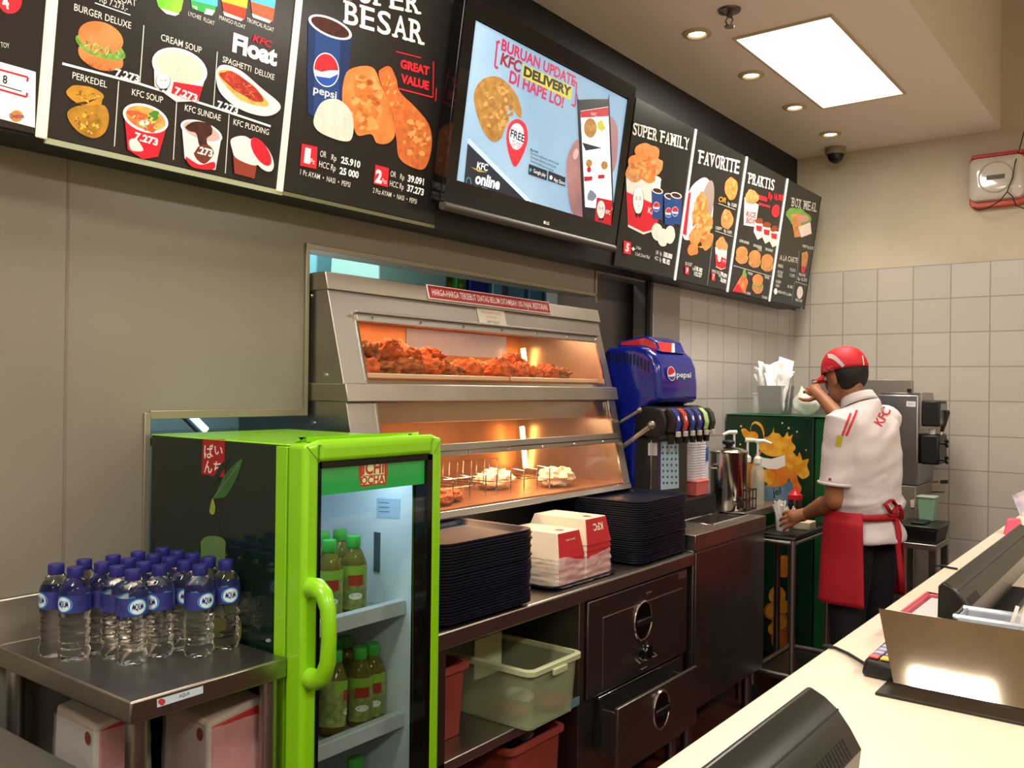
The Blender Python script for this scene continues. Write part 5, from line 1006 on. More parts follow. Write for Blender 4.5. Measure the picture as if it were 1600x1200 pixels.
TF = Fr((.263, 0, 0), (0, 1, 0), (0, 0, 1)).crop(900, 560, .15); P = Pr(TF, .001)
P.poly([(748, 880), (845, 880), (845, 1012), (748, 1010)], mat('sheet_white', '#cfcad2', .6)); P.poly([(852, 880), (874, 880), (874, 1340), (852, 1330)], mat('sheet_purple', '#4a2f6a', .5)); P.poly([(880, 870), (1065, 856), (1070, 1350), (880, 1370)], mat('sheet_blue', '#a9c8dc', .5))
rn = random.Random(4); DI = mat('sheet_ink', '#3f5674', .6)
for r_ in range(7):
    for c_ in range(4): P.poly(E(905+c_*44+rn.uniform(-4, 4), 925+r_*62, 10, 13), DI)
P.part('paper_sheets', o, 'pale blue picture chart and white sheet taped on the tower')
# cups in a pink box, on the fountain's base
o = thing('pink_box', 'pink plastic box of cups beside the drinks fountain', 'box', (.235, 3.74, .95))
m = MB(); m.taper(.19, 3.675, .285, 3.80, .951, 1.012, .006); m.build('box_body', mat('salmon_plastic', '#d86f68', .4), o, bevel=.004)
MB().box(.186, 3.671, 1.012, .289, 3.804, 1.019).build('rim', mat('salmon_plastic', '#d86f68', .4), o, bevel=.003)
CUP = mat('clear_cups', '#f2eef2', .15, alpha=.5, spec=.7)
for i, (y, h, lb) in enumerate(((3.70, .20, 'tall sleeve of clear lids and cups in the pink box, nearest the fountain'), (3.745, .175, 'sleeve of clear cups in the middle of the pink box'), (3.785, .19, 'sleeve of white and blue paper cups at the far end of the pink box'))):
    m = MB(); pr = []
    for k in range(int(h/.012)): pr += [(.030, .0+k*.012), (.0335, .009+k*.012), (.030, .0112+k*.012)]
    m.lathe(pr, (.237, y, 1.02), 18); tag(m.build('cup_sleeve', CUP if i < 2 else mat('paper_cup_white', '#d9dbe6', .5), None, smooth=30), lb, 'cups')
tag(MB().box(.21, 3.806, .951, .262, 3.842, 1.17).build('carton', mat('blue_white_carton', '#2b4f9e', .5, noise_to='#d8dde6', nscale=14, namp=4), None, bevel=.004), 'tall blue and white carton behind the cups in the pink box', 'carton')
# rear steel table with urn, jars
o = thing('prep_table', 'small stainless table against the tiled wall under the steel urn', 'table', (.2, 4.15, 0))
MB().box(.012, 3.905, SZ-.035, .41, 4.42, SZ).build('table_top', STEEL_T, o, bevel=.003)
for x in (.035, .385):
    for y in (3.93, 4.395): MB().cyl((x, y, 0), (x, y, SZ-.035), .016).build('leg', STEEL_D, o)
u = onz(1133, 797, SZ); UX, UY = u.x, u.y+.03
o = thing('beverage_urn', 'round stainless beverage urn with black lid knob and tap', 'urn', (UX, UY, SZ))
MB().lathe([(.084, .0), (.088, .006), (.088, .262), (.091, .268), (.091, .276), (.084, .282), (.06, .292), (.02, .298), (.0001, .299)], (UX, UY, SZ), 32).build('urn_body', mat('polished_steel', '#b5b0a6', .18, 1.), o)
MB().lathe([(.012, .298), (.014, .306), (.028, .310), (.030, .322), (.022, .328), (.0001, .329)], (UX, UY, SZ), 20).build('lid_knob', BLACK, o)
d = Vector((math.cos(-.75), math.sin(-.75), 0)); c0 = Vector((UX, UY, SZ+.045))
MB().cyl(c0+d*.085, c0+d*.128, .009).build('tap', CHROME, o); MB().cyl(c0+d*.118+Vector((0, 0, .018)), c0+d*.118-Vector((0, 0, .028)), .008).build('spout', BLACK, o); MB().tube([c0+d*.118+Vector((0, 0, .018)), c0+d*.15+Vector((0, 0, .026))], .006, 8).build('tap_handle', BLACK, o)
m = MB()
for s in (.4, 2.3): e_ = Vector((math.cos(s+1.9), math.sin(s+1.9), 0)); f_ = Vector((-e_.y, e_.x, 0)); q = Vector((UX, UY, SZ+.20)); m.tube([q+e_*.088+f_*.03, q+e_*.112+f_*.03, q+e_*.112-f_*.03, q+e_*.088-f_*.03], .005, 8)
m.build('side_handles', CHROME, o)
JAR = mat('clear_jar', '#e8e4d6', .08, alpha=.35, spec=.7); SYR = mat('amber_syrup', '#a8702a', .2, alpha=.75)
def pump(label, px, py, y, r, ang, syr):   # px,py: photo position of the pump collar
    p = ony(px, py, y); zb = SZ; h = p.z-zb; o = thing('pump_bottle', label, 'bottle', (p.x, p.y, zb))
    MB().lathe([(.001, .0), (r*.95, .0), (r, .008), (r, h-.05), (r*.75, h-.03), (r*.45, h-.015), (r*.45, h)], (p.x, p.y, zb), 20).build('bottle_body', syr, o)
    MB().lathe([(r*.55, h-.012), (r*.55, h+.012), (r*.30, h+.022), (r*.2, h+.024)], (p.x, p.y, zb), 16).build('collar', WHITE, o)
    d = Vector((math.cos(ang), math.sin(ang), 0)); q = Vector((p.x, p.y, zb+h))
    MB().tube([q+Vector((0, 0, .02)), q+Vector((0, 0, .095))], .006, 8).build('stem', WHITE, o)
    MB().tube([q-d*.012+Vector((0, 0, .098)), q+d*.03+Vector((0, 0, .098)), q+d*.065+Vector((0, 0, .086))], [.011, .010, .006], 10).build('nozzle', WHITE, o); return o
pump('white pump bottle directly behind the steel urn', 1147, 706, 4.20, .035, math.radians(-125), mat('pale_bottle', '#c9c4b8', .3))
pump('white pump on a clear syrup jar right of the steel urn', 1168, 718, 4.28, .032, math.radians(35), SYR)
pump('lower white pump on a clear syrup jar, in front of the orange splash picture', 1184, 720, 4.22, .034, math.radians(30), JAR)
p = onz(1107, 770, SZ); o = thing('glass_bottle', 'slim bottle with yellow cap left of the urn lid', 'bottle', (.06, 3.99, SZ))
MB().lathe([(.001, 0), (.028, 0), (.03, .008), (.03, .22), (.012, .27), (.011, .30)], (.06, 3.99, SZ), 18).build('bottle_body', JAR, o); MB().lathe([(.015, .292), (.015, .325), (.0001, .327)], (.06, 3.99, SZ), 14).build('cap', mat('yellow_cap', '#d3cf3a', .4), o)
p = onz(1172, 797, SZ); o = thing('wire_caddy', 'dark wire caddy with a red pot in front of the syrup jars', 'caddy', (p.x, p.y, SZ))
m = MB(); px_, py_ = min(p.x, .345), p.y
for z in (.004, .05, .095): m.tube([(px_-.05, py_-.06, SZ+z), (px_+.05, py_-.06, SZ+z), (px_+.05, py_+.06, SZ+z), (px_-.05, py_+.06, SZ+z)], .003, 6, closed=True)
for x in (-.05, .05):
    for y in (-.06, -.02, .02, .06): m.tube([(px_+x, py_+y, SZ+.004), (px_+x, py_+y, SZ+.1)], .0025, 6)
m.build('wire_frame', BLACK, o); tag(MB().lathe([(.001, .002), (.033, .002), (.036, .06), (.001, .06)], (px_, py_+.0, SZ), 18).build('pot', mat('orange_pot', '#8a4420', .4), None), 'orange red pot standing inside the dark wire caddy', 'pot')
# ------------------------------------------------------------------ service trolley with tray
KZ = .74
KX0, KX1, KY0, KY1 = .432, .618, 3.965, 4.45
o = thing('service_trolley', 'tubular steel trolley beside the worker', 'trolley', (.52, 4.2, 0))
for x in (KX0, KX1):
    for y in (KY0, KY1):
        l = MB().cyl((x, y, .07), (x, y, KZ+.012), .0125).build('post', STEEL, o); MB().cyl((x, y-.011, .035), (x, y+.011, .035), .035).build('caster', RUBBER, l)
m = MB()
for z in (KZ, .14):
    for a, b_ in (((KX0, KY0), (KX1, KY0)), ((KX1, KY0), (KX1, KY1)), ((KX1, KY1), (KX0, KY1)), ((KX0, KY1), (KX0, KY0))): m.cyl((a[0], a[1], z), (b_[0], b_[1], z), .011)
m.build('rail', STEEL, o)
MB().box(KX0, KY0, .12, KX1, KY1, .13).build('lower_shelf', STEEL_D, o)
MB().box(KX0+.004, KY0+.004, KZ-.004, KX1-.004, KY1-.004, KZ+.004).build('upper_shelf', STEEL_D, o)
o = thing('black_tray', 'black plastic tray on top of the steel trolley', 'tray', (.52, 4.2, KZ+.012))
MB().box(KX0-.01, KY0-.005, KZ+.012, KX1+.012, KY1+.005, KZ+.024).build('tray_base', BLACK, o, bevel=.004)
m = MB(); m.tube([(KX0-.006, KY0, KZ+.03), (KX1+.008, KY0, KZ+.03), (KX1+.008, KY1, KZ+.03), (KX0-.006, KY1, KZ+.03)], .008, 8, closed=True); m.build('tray_rim', BLACK, o)
TT = KZ+.024
p = onz(1195, 812, TT); px_, py_ = max(p.x, .455), p.y
o = thing('sauce_bottle', 'dark sauce bottle with red cap at the front of the trolley tray', 'bottle', (px_, py_, TT))
MB().lathe([(.001, 0), (.033, 0), (.035, .006), (.035, .115), (.028, .13)], (px_, py_, TT), 22).build('bottle_body', mat('dark_sauce', '#1e1210', .25), o)
MB().lathe([(.036, .118), (.037, .126), (.037, .142), (.022, .152), (.014, .166), (.006, .182), (.0001, .184)], (px_, py_, TT), 22).build('cap', mat('bright_red_cap', '#c8202a', .35), o)
MB().lathe([(.0001, .0365), (.008, .0365), (.0001, .0367)], (px_, py_, TT+.06), 12, Matrix(((0, 0, 1), (1, 0, 0), (0, 1, 0)))).build('white_dot', WHITE, o)
_c = ony(1223, 812, 4.155); HX, HY = _c.x, 4.155
o = thing('straw_cup', 'clear cup bristling with white wrapped straws held by the worker', 'cup', (HX, HY, TT))
MB().lathe([(.001, .001), (.030, .001), (.036, .085), (.0345, .085), (.029, .004), (.001, .004)], (HX, HY, TT), 20).build('cup_body', CUP, o)
rn = random.Random(6)
for i in range(26):
    a = rn.uniform(0, 6.28); s = rn.uniform(.0, .062); h = rn.uniform(.105, .15)
    q = MB().tube([(HX+.018*math.cos(a)*rn.random(), HY+.018*math.sin(a)*rn.random(), TT+.006), (HX+s*math.cos(a), HY+s*math.sin(a), TT+h)], .0035, 6).build('wrapped_straw', mat('straw_wrapper', '#f1eee8', .5), None)
    tag(q, 'white wrapped straw standing in the clear cup on the trolley', 'straw', 'straws in the clear cup')
p = onz(1208, 818, TT); tag(MB().box(.44, p.y-.02, TT, .50, p.y+.05, TT+.012).build('white_box', mat('cream_box', '#e6dfc8', .5), None, bevel=.003), 'low cream box on the trolley tray between sauce bottle and hand', 'box')
tag(MB().box(.52, 4.24, TT, .60, 4.33, TT+.038).build('butter_pack', mat('cream_yellow_pack', '#d8c98a', .5, noise_to='#e8dfc2', nscale=12), None, bevel=.004), 'cream and yellow pack on the trolley tray behind the hand', 'packet')
# ------------------------------------------------------------------ green drinks chiller with orange splash
o = thing('juice_chiller', 'dark green drinks chiller printed with an orange juice splash', 'fridge', (.26, 4.86, 0))
CG = mat('chiller_green', '#083519', .28, coat=.3, noise_to='#072c16', nscale=3); CG2 = mat('chiller_green_top', '#12552a', .35)
CY0, CY1, CHZ = 4.60, 5.12, 1.30
MB().box(.012, CY0, .04, .492, CY1, CHZ-.006).build('cabinet', CG, o, bevel=.004); MB().box(.010, CY0-.004, CHZ-.006, .55, CY1+.004, CHZ).build('top_panel', CG2, o, bevel=.002)
MB().box(.498, CY0+.004, .06, .552, CY1-.004, CHZ-.01).build('door', CG2, o, bevel=.006); MB().box(.492, CY0+.02, .06, .498, CY1-.02, CHZ-.02).build('door_gasket', DARKGAP, o)
for x in (.05, .46):
    for y in (CY0+.05, CY1-.05): MB().cyl((x, y, 0), (x, y, .04), .02).build('foot', RUBBER, o)
JF = Fr((0, CY0, 0), (1, 0, 0), (0, 0, 1)).crop(1060, 640, .175); P = Pr(JF, .0008)
OR = mat('juice_orange', '#d88a1c', .35, noise_to='#e8b23a', nscale=26, namp=1.5); OR2 = mat('juice_deep', '#c9641c', .35, noise_to='#d8862a', nscale=22)
P.poly(crv((745, 330), (760, 250), (740, 170), (690, 125), (650, 150), (645, 190), (690, 200), (715, 240), (680, 270), (600, 260), (560, 180), (600, 170), (640, 200), (655, 130), (690, 105), (740, 130), (768, 200), (765, 280), (800, 330), n=5), OR)
P.poly(crv((720, 330), (770, 250), (800, 240), (840, 200), (850, 160), (858, 205), (900, 215), (935, 250), (975, 200), (985, 240), (1020, 225), (1010, 280), (1045, 330), (1030, 370), (960, 400), (850, 420), (760, 390)), OR)
P.poly(crv((945, 400), (1010, 370), (1060, 420), (1080, 380), (1100, 420), (1110, 450), (1165, 440), (1150, 500), (1170, 580), (1110, 620), (1060, 580), (1000, 560), (950, 500)), OR)
P.poly(crv((980, 550), (1050, 560), (1070, 640), (1100, 700), (1080, 760), (1040, 800), (1045, 860), (1010, 870), (1000, 800), (1030, 720), (1000, 640)), OR2); P.poly(crv((660, 480), (690, 400), (740, 370), (720, 430), (680, 500), (640, 500)), OR2)
for x, y, r in ((560, 148, 9), (553, 310, 8), (928, 120, 8), (985, 165, 9), (1060, 198, 8), (1140, 360, 7), (500, 340, 7)): P.poly(E(x, y, r, r), mat('juice_drop', '#dfc58a', .4))
P.part('juice_splash_print', o)
P.poly(crv((740, 690), (1000, 640), (1010, 760), (990, 870), (760, 870), (740, 780), n=5), mat('jar_blue', '#8fa9b8', .35, noise_to='#4a6d8a', nscale=7)); P.poly(crv((705, 545), (830, 530), (960, 500), (990, 580), (960, 660), (850, 690), (740, 660)), mat('fruit_orange', '#d0481c', .35, noise_to='#d8942a', nscale=8)); P.poly(crv((700, 560), (760, 540), (850, 560), (840, 660), (740, 670)), OR)
P.poly([(715, 410), (760, 430), (830, 440), (950, 405), (955, 500), (880, 532), (800, 530), (730, 500)], WHITE); P.text('jel', (842, 772), (930, 748), 60, mat('dark_green_ink', '#123a24', .4), .02, .2); P.poly(crv((690, 660), (760, 640), (800, 670), (740, 690)), mat('leaf_ink', '#2a6a2a', .4)); P.part('juice_jar_print', o)
JF.crop(1120, 640, .35)
for x, y, r, m_ in ((300, 700, 45, OR2), (270, 830, 38, OR), (245, 900, 34, OR2), (290, 880, 32, OR), (285, 950, 40, OR2), (255, 980, 26, OR)): P.poly(E(x, y, r, r*1.1), m_)
for x, y, r in ((270, 830, 28), (245, 900, 24), (285, 950, 28)): P.poly(E(x, y, r, r*1.1), mat('slice_pale', '#e0a85a', .4)); P.poly(E(x, y, r*.85, r*.93), OR)
P.poly(crv((245, 1010), (290, 980), (340, 1000), (346, 1050), (300, 1076), (255, 1060)), mat('peach_print', '#c8502a', .4, noise_to='#d8823a', nscale=8)); P.part('fruit_print', o)
# on top of the chiller
o = thing('steel_pan', 'grey square steel pan of white napkins on top of the green chiller', 'pan', (.222, 4.77, CHZ))
c0 = Vector((.222, 4.775, CHZ)); R45 = math.radians(38)
def rq(hw, z): return [c0+Vector((hw*1.414*math.cos(R45+k*math.pi/2), hw*1.414*math.sin(R45+k*math.pi/2), z)) for k in range(4)]
q = rq(.062, .001)+rq(.074, .158)
m = MB().add(q+rq(.070, .158)+rq(.058, .006), [(0, 3, 2, 1)]+[(i, (i+1) % 4, (i+1) % 4+4, i+4) for i in range(4)]+[(i+4, (i+1) % 4+4, (i+1) % 4+8, i+8) for i in range(4)]+[(i+8, (i+1) % 4+8, (i+1) % 4+12, i+12) for i in range(4)]+[(12, 13, 14, 15)])
m.build('pan_body', mat('dull_steel', '#b4b6b6', .35, .85), o, bevel=.003)
NAP = mat('white_tissue', '#f6f6f4', .7); rn = random.Random(12)
for i, (dx, dy, h, tilt) in enumerate(((-.03, -.02, .28, -.12), (.0, .0, .29, .02), (.03, .01, .305, .12), (-.045, .02, .23, -.22), (.045, -.02, .235, .20), (.01, -.04, .235, .05), (-.02, -.045, .225, -.10), (.035, -.04, .245, .08), (-.05, -.01, .25, -.16), (.02, .04, .26, .10))):
    a = rn.uniform(-.6, .6)
    def sheet(u, v, dx=dx, dy=dy, h=h, tilt=tilt, a=a):
        w = .058*(1-.3*v); x = (u-.5)*2*w; z = .02+v*(h-.02); f = .024*math.sin(u*8+i)+.016*noise.noise(Vector((u*3, v*4, i)))
        lx = x*math.cos(a)-f*math.sin(a)+tilt*.28*v*v; ly = x*math.sin(a)+f*math.cos(a)
        k = min(1, .75+v*.6); return (c0.x+dx*.75+lx*k, c0.y+dy*.75+ly*k, CHZ+z+.03*(u-.5)*(1 if i % 2 else -1)*v)
    tag(MB().grid(sheet, 9, 9).build('paper_napkin', NAP, None, solid=.003, smooth=60), 'white paper napkin sticking up out of the steel pan on the chiller', 'napkin', 'napkins in the steel pan')
MB_ = MB().taper(.085, 4.80, .125, 4.90, CHZ+.0005, CHZ+.115, .004)
p = ony(1178, 640, 4.80); o = thing('white_tub', 'small white tub left of the steel pan on the chiller', 'tub', (.105, 4.86, CHZ)); MB_.build('tub_body', WHITE, o, bevel=.004); MB().box(.081, 4.796, CHZ+.108, .129, 4.904, CHZ+.116).build('rim', WHITE, o, bevel=.002)
def bagf(u, v):
    a = 2*math.pi*u; k = math.sin(math.pi*min(1, v*1.0)*.86+.28); d_ = noise.noise(Vector((math.cos(a)*1.6, math.sin(a)*1.6, v*2.4)))
    r = (.074*k)*(1+.35*d_); zz = .001+.05*v*v*(1)+.105*v
    if v > .62: r *= max(.12, 1-(v-.62)*2.1)
    return (.40-.055*max(0, v-.45)+r*math.cos(a), 4.76+r*.75*math.sin(a), CHZ+zz)
tag(MB().grid(bagf, 28, 16, True).build('plastic_bag', mat('white_carrier_bag', '#e8ece4', .3, alpha=.75, bump=.8, bscale=40), None, smooth=80), 'crumpled white plastic bag right of the steel pan on the chiller', 'bag')
# ------------------------------------------------------------------ soft serve machine, stand and wall papers
MY0, MY1 = 5.22, 5.60; MX1 = ony(1434, 700, MY0).x; MX0 = .62
o = thing('ice_cream_machine', 'stainless soft serve machine with black dispensing head behind the worker', 'ice cream machine', (.78, 5.4, 0))
MB().box(MX0, MY0, .92, MX1, MY1, 1.415).build('upper_body', mat('machine_steel', '#b7bcc4', .28, 1., noise_to='#9aa0a8', nscale=3), o, bevel=.006)
MB().box(MX0+.004, MY0+.004, .08, MX1-.008, MY1, .915).build('lower_body', mat('machine_lower', '#8f877a', .42, .5), o, bevel=.004)
for x in (MX0+.04, MX1-.05):
    for y in (MY0+.05, MY1-.05): MB().cyl((x, y, 0), (x, y, .08), .022).build('foot', RUBBER, o)
MB().box(MX0+.03, MY0+.04, 1.415, MX1-.06, MY1-.06, 1.428).build('hopper_lid', STEEL_D, o, bevel=.003); MB().cyl((MX0+.16, MY0+.12, 1.428), (MX0+.16, MY0+.12, 1.45), .012).build('lid_knob', BLACK, o)
MB().box(MX1, MY0+.03, 1.22, MX1+.012, MY1-.08, 1.43).build('front_plate', STEEL, o, bevel=.002)
MB().box(MX1+.012, MY0+.02, 1.245, MX1+.105, MY0+.20, 1.385).build('control_box', BLACK, o, bevel=.008); MB().box(MX1+.105, MY0+.03, 1.262, MX1+.108, MY0+.19, 1.37).build('display', mat('grey_display', '#5e6266', .2), o)
MB().box(MX1, MY0+.04, 1.035, MX1+.10, MY0+.24, 1.20).build('dispensing_head', BLACK, o, bevel=.012)
hx = MX1+.085; MB().tube([(hx, MY0+.13, 1.18), (hx+.01, MY0+.13, 1.225)], .006, 8).build('handle_rod', CHROME, o); MB().tube([(hx+.008, MY0+.13, 1.215), (hx+.022, MY0+.13, 1.27), (hx+.035, MY0+.13, 1.325), (hx+.037, MY0+.13, 1.335)], [.010, .014, .0155, .008], 12).build('handle', mat('brown_handle', '#2a1c14', .4), o)
MB().lathe([(.001, 0), (.017, 0), (.017, .03), (.001, .032)], (MX1+.05, MY0+.10, 1.20), 14).build('white_knob', WHITE, o)
for z in (1.155, 1.065):
    m = MB(); q = Vector((MX1+.10, MY0+.06, z)); m.cyl(q, q+Vector((.03, 0, 0)), .008)
    for k in range(4): a = k*math.pi/2+.4; m.cyl(q+Vector((.03, 0, 0)), q+Vector((.034, .022*math.cos(a), .022*math.sin(a))), .008)
    m.build('star_knob', BLACK, o)
KF = Fr((0, MY0, 0), (1, 0, 0), (0, 0, 1)).crop(1400, 540, .2667); P = Pr(KF, .0008); P.poly([(62, 325), (116, 328), (114, 360), (60, 356)], mat('label_pale', '#d9dde2', .4)); P.text('KFC', (72, 350), (104, 352), 14, mat('label_ink', '#8a929c', .5)); P.poly([(84, 905), (108, 900), (108, 948), (86, 948)], mat('label_cream', '#d6cfbe', .5)); P.part('stickers', o)
bx0, bx1 = ony(1267, 600, 5.64).x, ony(1425, 600, 5.64).x
o = thing('steel_splashboard', 'grey stainless board against the tiled wall behind the worker\'s head', 'panel', ((bx0+bx1)/2, 5.65, 1.3))
MB().box(bx0, 5.648, .95, bx1, 5.668, 1.505).build('board', mat('board_steel', '#9b948c', .4, .8), o, bevel=.003); MB().box(bx0, 5.61, 1.375, MX0-.01, 5.648, 1.385).build('ledge', STEEL, o, bevel=.002)
m = MB()
for x in (bx0+.05, MX0-.05): m.box(x-.015, 5.65, 0, x+.015, 5.668, .95)
m.build('leg', STEEL_D, o)
a, b_ = ony(1443, 744, BACK-.009), ony(1481, 771, BACK-.009)
o = thing('wall_notice', 'small printed notice on the tiles below the soft serve handle', 'notice', (a.x, BACK-.0095, b_.z))
MB().box(a.x, BACK-.0105, b_.z, b_.x, BACK-.0085, a.z).build('sheet', mat('notice_cream', '#bdb3a2', .6), o)
WF = Fr((0, BACK-.0105, 0), (1, 0, 0), (0, 0, 1)).crop(1340, 740, .2167); P = Pr(WF, .0006); P.text('PERHATIAN', (520, 68), (582, 66), 14, mat('notice_dark', '#3a342c', .6), .03); P.poly([(595, 48), (652, 46), (652, 72), (596, 74)], mat('notice_dark', '#3a342c', .6))
for i in range(3): P.line((520, 88+i*14), (630, 86+i*14), .002, mat('notice_grey', '#8f8676', .6))
P.line((505, 132), (628, 132), .006, mat('notice_dark', '#3a342c', .6)); P.part('print', o)
o = thing('steel_stand', 'low stainless stand holding a black tub right of the worker', 'stand', (.87, 5.0, 0))
tx0, tx1 = ony(1395, 850, 4.86).x, ony(1463, 850, 4.86).x; tz = ony(1450, 851, 4.86).z
MB().box(tx0, 4.86, tz-.03, tx1, 5.17, tz).build('stand_top', STEEL, o, bevel=.004)
for x in (tx0+.02, tx1-.02):
    for y in (4.88, 5.15): MB().box(x-.016, y-.016, 0, x+.016, y+.016, tz-.03).build('leg', STEEL_D, o)
MB().box(tx0+.02, 4.90, .12, tx1-.02, 5.13, .14).build('lower_shelf', STEEL_D, o); 
o = thing('black_tub', 'black plastic tub with a dark lid on the low steel stand', 'tub', (.87, 5.0, tz))
MB().taper(tx0+.01, 4.87, tx1+.0, 5.16, tz, tz+.075, .012).build('tub_body', BLACK, o, bevel=.008); MB().box(tx0+.005, 4.865, tz+.075, tx1+.006, 5.165, tz+.088).build('lid', mat('lid_black', '#1b1b1a', .3), o, bevel=.005); MB().box(tx0+.07, 4.92, tz+.088, tx1-.07, 5.06, tz+.10).build('lid_handle', BLACK, o, bevel=.004)
g0, g1 = ony(1441, 790, 5.19), ony(1468, 826, 5.19)
o = thing('green_pail', 'pale green translucent pail behind the black tub on the stand', 'pail', ((g0.x+g1.x)/2, 5.1, tz+.10))
GP = mat('pale_green_plastic', '#86b096', .35, alpha=.85); gx0, gx1 = g0.x+.0, g1.x-.0
MB().taper(gx0, 5.075, gx1, 5.155, tz+.0885, tz+.215, .006).build('pail_body', GP, o, bevel=.005); MB().box(gx0-.004, 5.071, tz+.21, gx1+.004, 5.159, tz+.22).build('rim', mat('pail_rim', '#b0b8a4', .4), o, bevel=.003)
# ------------------------------------------------------------------ the worker
from mathutils.bvhtree import BVHTree
FV = Vector((-.92, .39, 0)).normalized(); LV = Vector((-FV.y, FV.x, 0)); UP = Vector((0, 0, 1))
def ctr(px, z, y=4.12):
    w = ray(px, 600); p = Vector(CAM + (y-CAM[1])/w[1]*w); p.z = z; return p
pelv = ctr(1354, .86); person = thing('person', 'person in red cap, pale shirt and red apron, back turned, working at the trolley', 'person', (pelv.x, pelv.y, 0))
SKIN = mat('brown_skin', '#a06a48', .5, sss=.05, noise_to='#965f3e', nscale=14)
SHIRT = mat('pale_lilac_shirt', '#dad1d3', .75, noise_to='#cfc6c9', nscale=5, bump=.25, bscale=16)
APR = mat('apron_red', '#b01424', .7, bump=.2, bscale=14); TRO = mat('black_trousers', '#121216', .8, bump=.2, bscale=18); HAIR = mat('black_hair', '#0c0908', .55, bump=.6, bscale=160)
CAPR = mat('cap_red', '#c21724', .6, bump=.15, bscale=40); CAPW = mat('cap_white', '#ded6d2', .6); MRED = mat('shirt_red_print', '#c42636', .6)
# joints
chest = ctr(1350, 1.20); shL = ctr(1350, 1.295)+LV*.150; shR = ctr(1350, 1.30)-LV*.138
elL = ony(1303, 782, 3.97); wrL = ony(1262, 802, 4.095); knL = ony(1243, 807, 4.085)
wrR = ony(1284, 621, 4.50); elR = Vector((.775, 4.40, 1.20)); knR = ony(1271, 609, 4.53)
neck0 = ctr(1343, 1.335); neck1 = ctr(1330, 1.43); HC = ctr(1320, 1.50, 4.13)
pit = math.radians(12); hf = (FV*math.cos(pit)-UP*math.sin(pit)).normalized(); hl = LV; hu = hf.cross(hl).normalized()
if hu.z < 0: hu = -hu
def hp3(a, b, c): return HC+hf*a+hl*b+hu*c
HM = Matrix((hf, hl, hu)).transposed()
b = MB()
hips = [pelv+LV*.078+UP*-.03, pelv-LV*.078+UP*-.03]
b.tube([pelv+UP*-.08, pelv+UP*.02, ctr(1352, .98), ctr(1353, 1.12), ctr(1350, 1.24), ctr(1346, 1.31), neck0+UP*.02], [.09, .105, .092, .096, .096, .080, .055], 20)
b.tube([ctr(1347, 1.24), ctr(1344, 1.31)-FV*.01, neck0, neck1, hp3(-.02, 0, -.03)], [.10, .075, .058, .054, .055], 18)
for s, sh in ((1, shL), (-1, shR)): b.tube([ctr(1350, 1.27), sh-LV*s*.02, sh], [.065, .055, .044], 16)
b.tube([shL, shL.lerp(elL, .5), elL, elL.lerp(wrL, .35), wrL, wrL.lerp(knL, .4)], [.044, .045, .042, .043, .029, .030], 16)
b.tube([shR, shR.lerp(elR, .5), elR, elR.lerp(wrR, .35), wrR, wrR.lerp(knR, .4)], [.044, .045, .042, .043, .029, .030], 16)
for j, r in ((shL, .044), (shR, .044), (elL, .042), (elR, .042)): b.blob(j, r, n=16)
feet = []
for i, h in enumerate(hips):
    s = 1 if i == 0 else -1; kn = Vector((h.x, h.y, .47))+FV*.02+LV*s*.01; an = Vector((h.x, h.y, .09))+LV*s*.02; feet.append(an)
    b.tube([h, h.lerp(kn, .5), kn, kn.lerp(an, .35), an, an-UP*.04], [.088, .075, .058, .054, .04, .038], 16); b.blob(h, .08, n=16)
    b.tube([an-UP*.045-FV*.03, an-UP*.05+FV*.05, an-UP*.06+FV*.14], [.04, .038, .026], 12)
b.blob(hp3(-.005, 0, .02), (.092, .076, .100), n=26, M=HM); b.blob(hp3(.035, 0, -.055), (.055, .054, .062), n=22, M=HM)
b.blob(hp3(.098, 0, -.022), (.018, .015, .026), n=10, M=HM); b.blob(hp3(.085, 0, -.06), (.014, .026, .012), n=10, M=HM)
for s in (1, -1): b.blob(hp3(-.004, s*.079, -.012), (.019, .010, .033), n=12, M=HM)
# hands: palm, four fingers, thumb
def hand(wr, kn, side, up, curl, spread, thumb_dir):
    d = (kn-wr).normalized(); lat = d.cross(up).normalized()*side; nrm = lat.cross(d)*side
    b.tube([wr, wr+d*.03, wr+d*.065, wr+d*.085], [.026, .030, .033, .026], 12)
    for k in range(-1, 2): b.tube([wr+d*.02+lat*.008*k, wr+d*.085+lat*.02*k], [.014, .013], 10)
    base = wr+d*.082
    for k, (off, ln) in enumerate(((-.030, .066), (-.010, .078), (.010, .074), (.029, .060))):
        a0 = base+lat*off-d*(.006*abs(k-1.5)); dd = (d+lat*off*spread).normalized(); pts = [a0-dd*.02]; p = a0; cu = 0
        for j, fr in enumerate((.42, .32, .26)):
            pts.append(p); cu += curl[k] if j else curl[k]*.6; di = (dd*math.cos(cu)-nrm*math.sin(cu)).normalized(); p = p+di*ln*fr
        pts.append(p); b.tube(pts, [.0095, .0095, .0088, .0082, .0066], 10); b.blob(p, .0066, n=8)
    t0 = wr+d*.025-lat*.024; td = thumb_dir.normalized(); p1 = t0+td*.032; p2 = p1+(td*.7+d*.6).normalized()*.030; p3 = p2+(td*.35+d*.8).normalized()*.022
    b.tube([t0, p1, p2, p3], [.013, .0115, .0098, .0075], 10); b.blob(p3, .0075, n=8)
hand(wrL, knL, 1, Vector((.45, -.75, .5)), (.30, .34, .38, .45), 6, Vector((-.5, .55, .15)))
hand(wrR, knR, 1, Vector((.2, -.9, .35)), (.45, .55, .6, .6), 4, Vector((-.75, -.2, -.35)))
body = b.build('body', SKIN, person, smooth=0)
md = body.modifiers.new('r', 'REMESH'); md.mode = 'VOXEL'; md.voxel_size = .0042; md2 = body.modifiers.new('s', 'SMOOTH'); md2.iterations = 3; md2.factor = .5
freeze(body); body.data.shade_smooth()
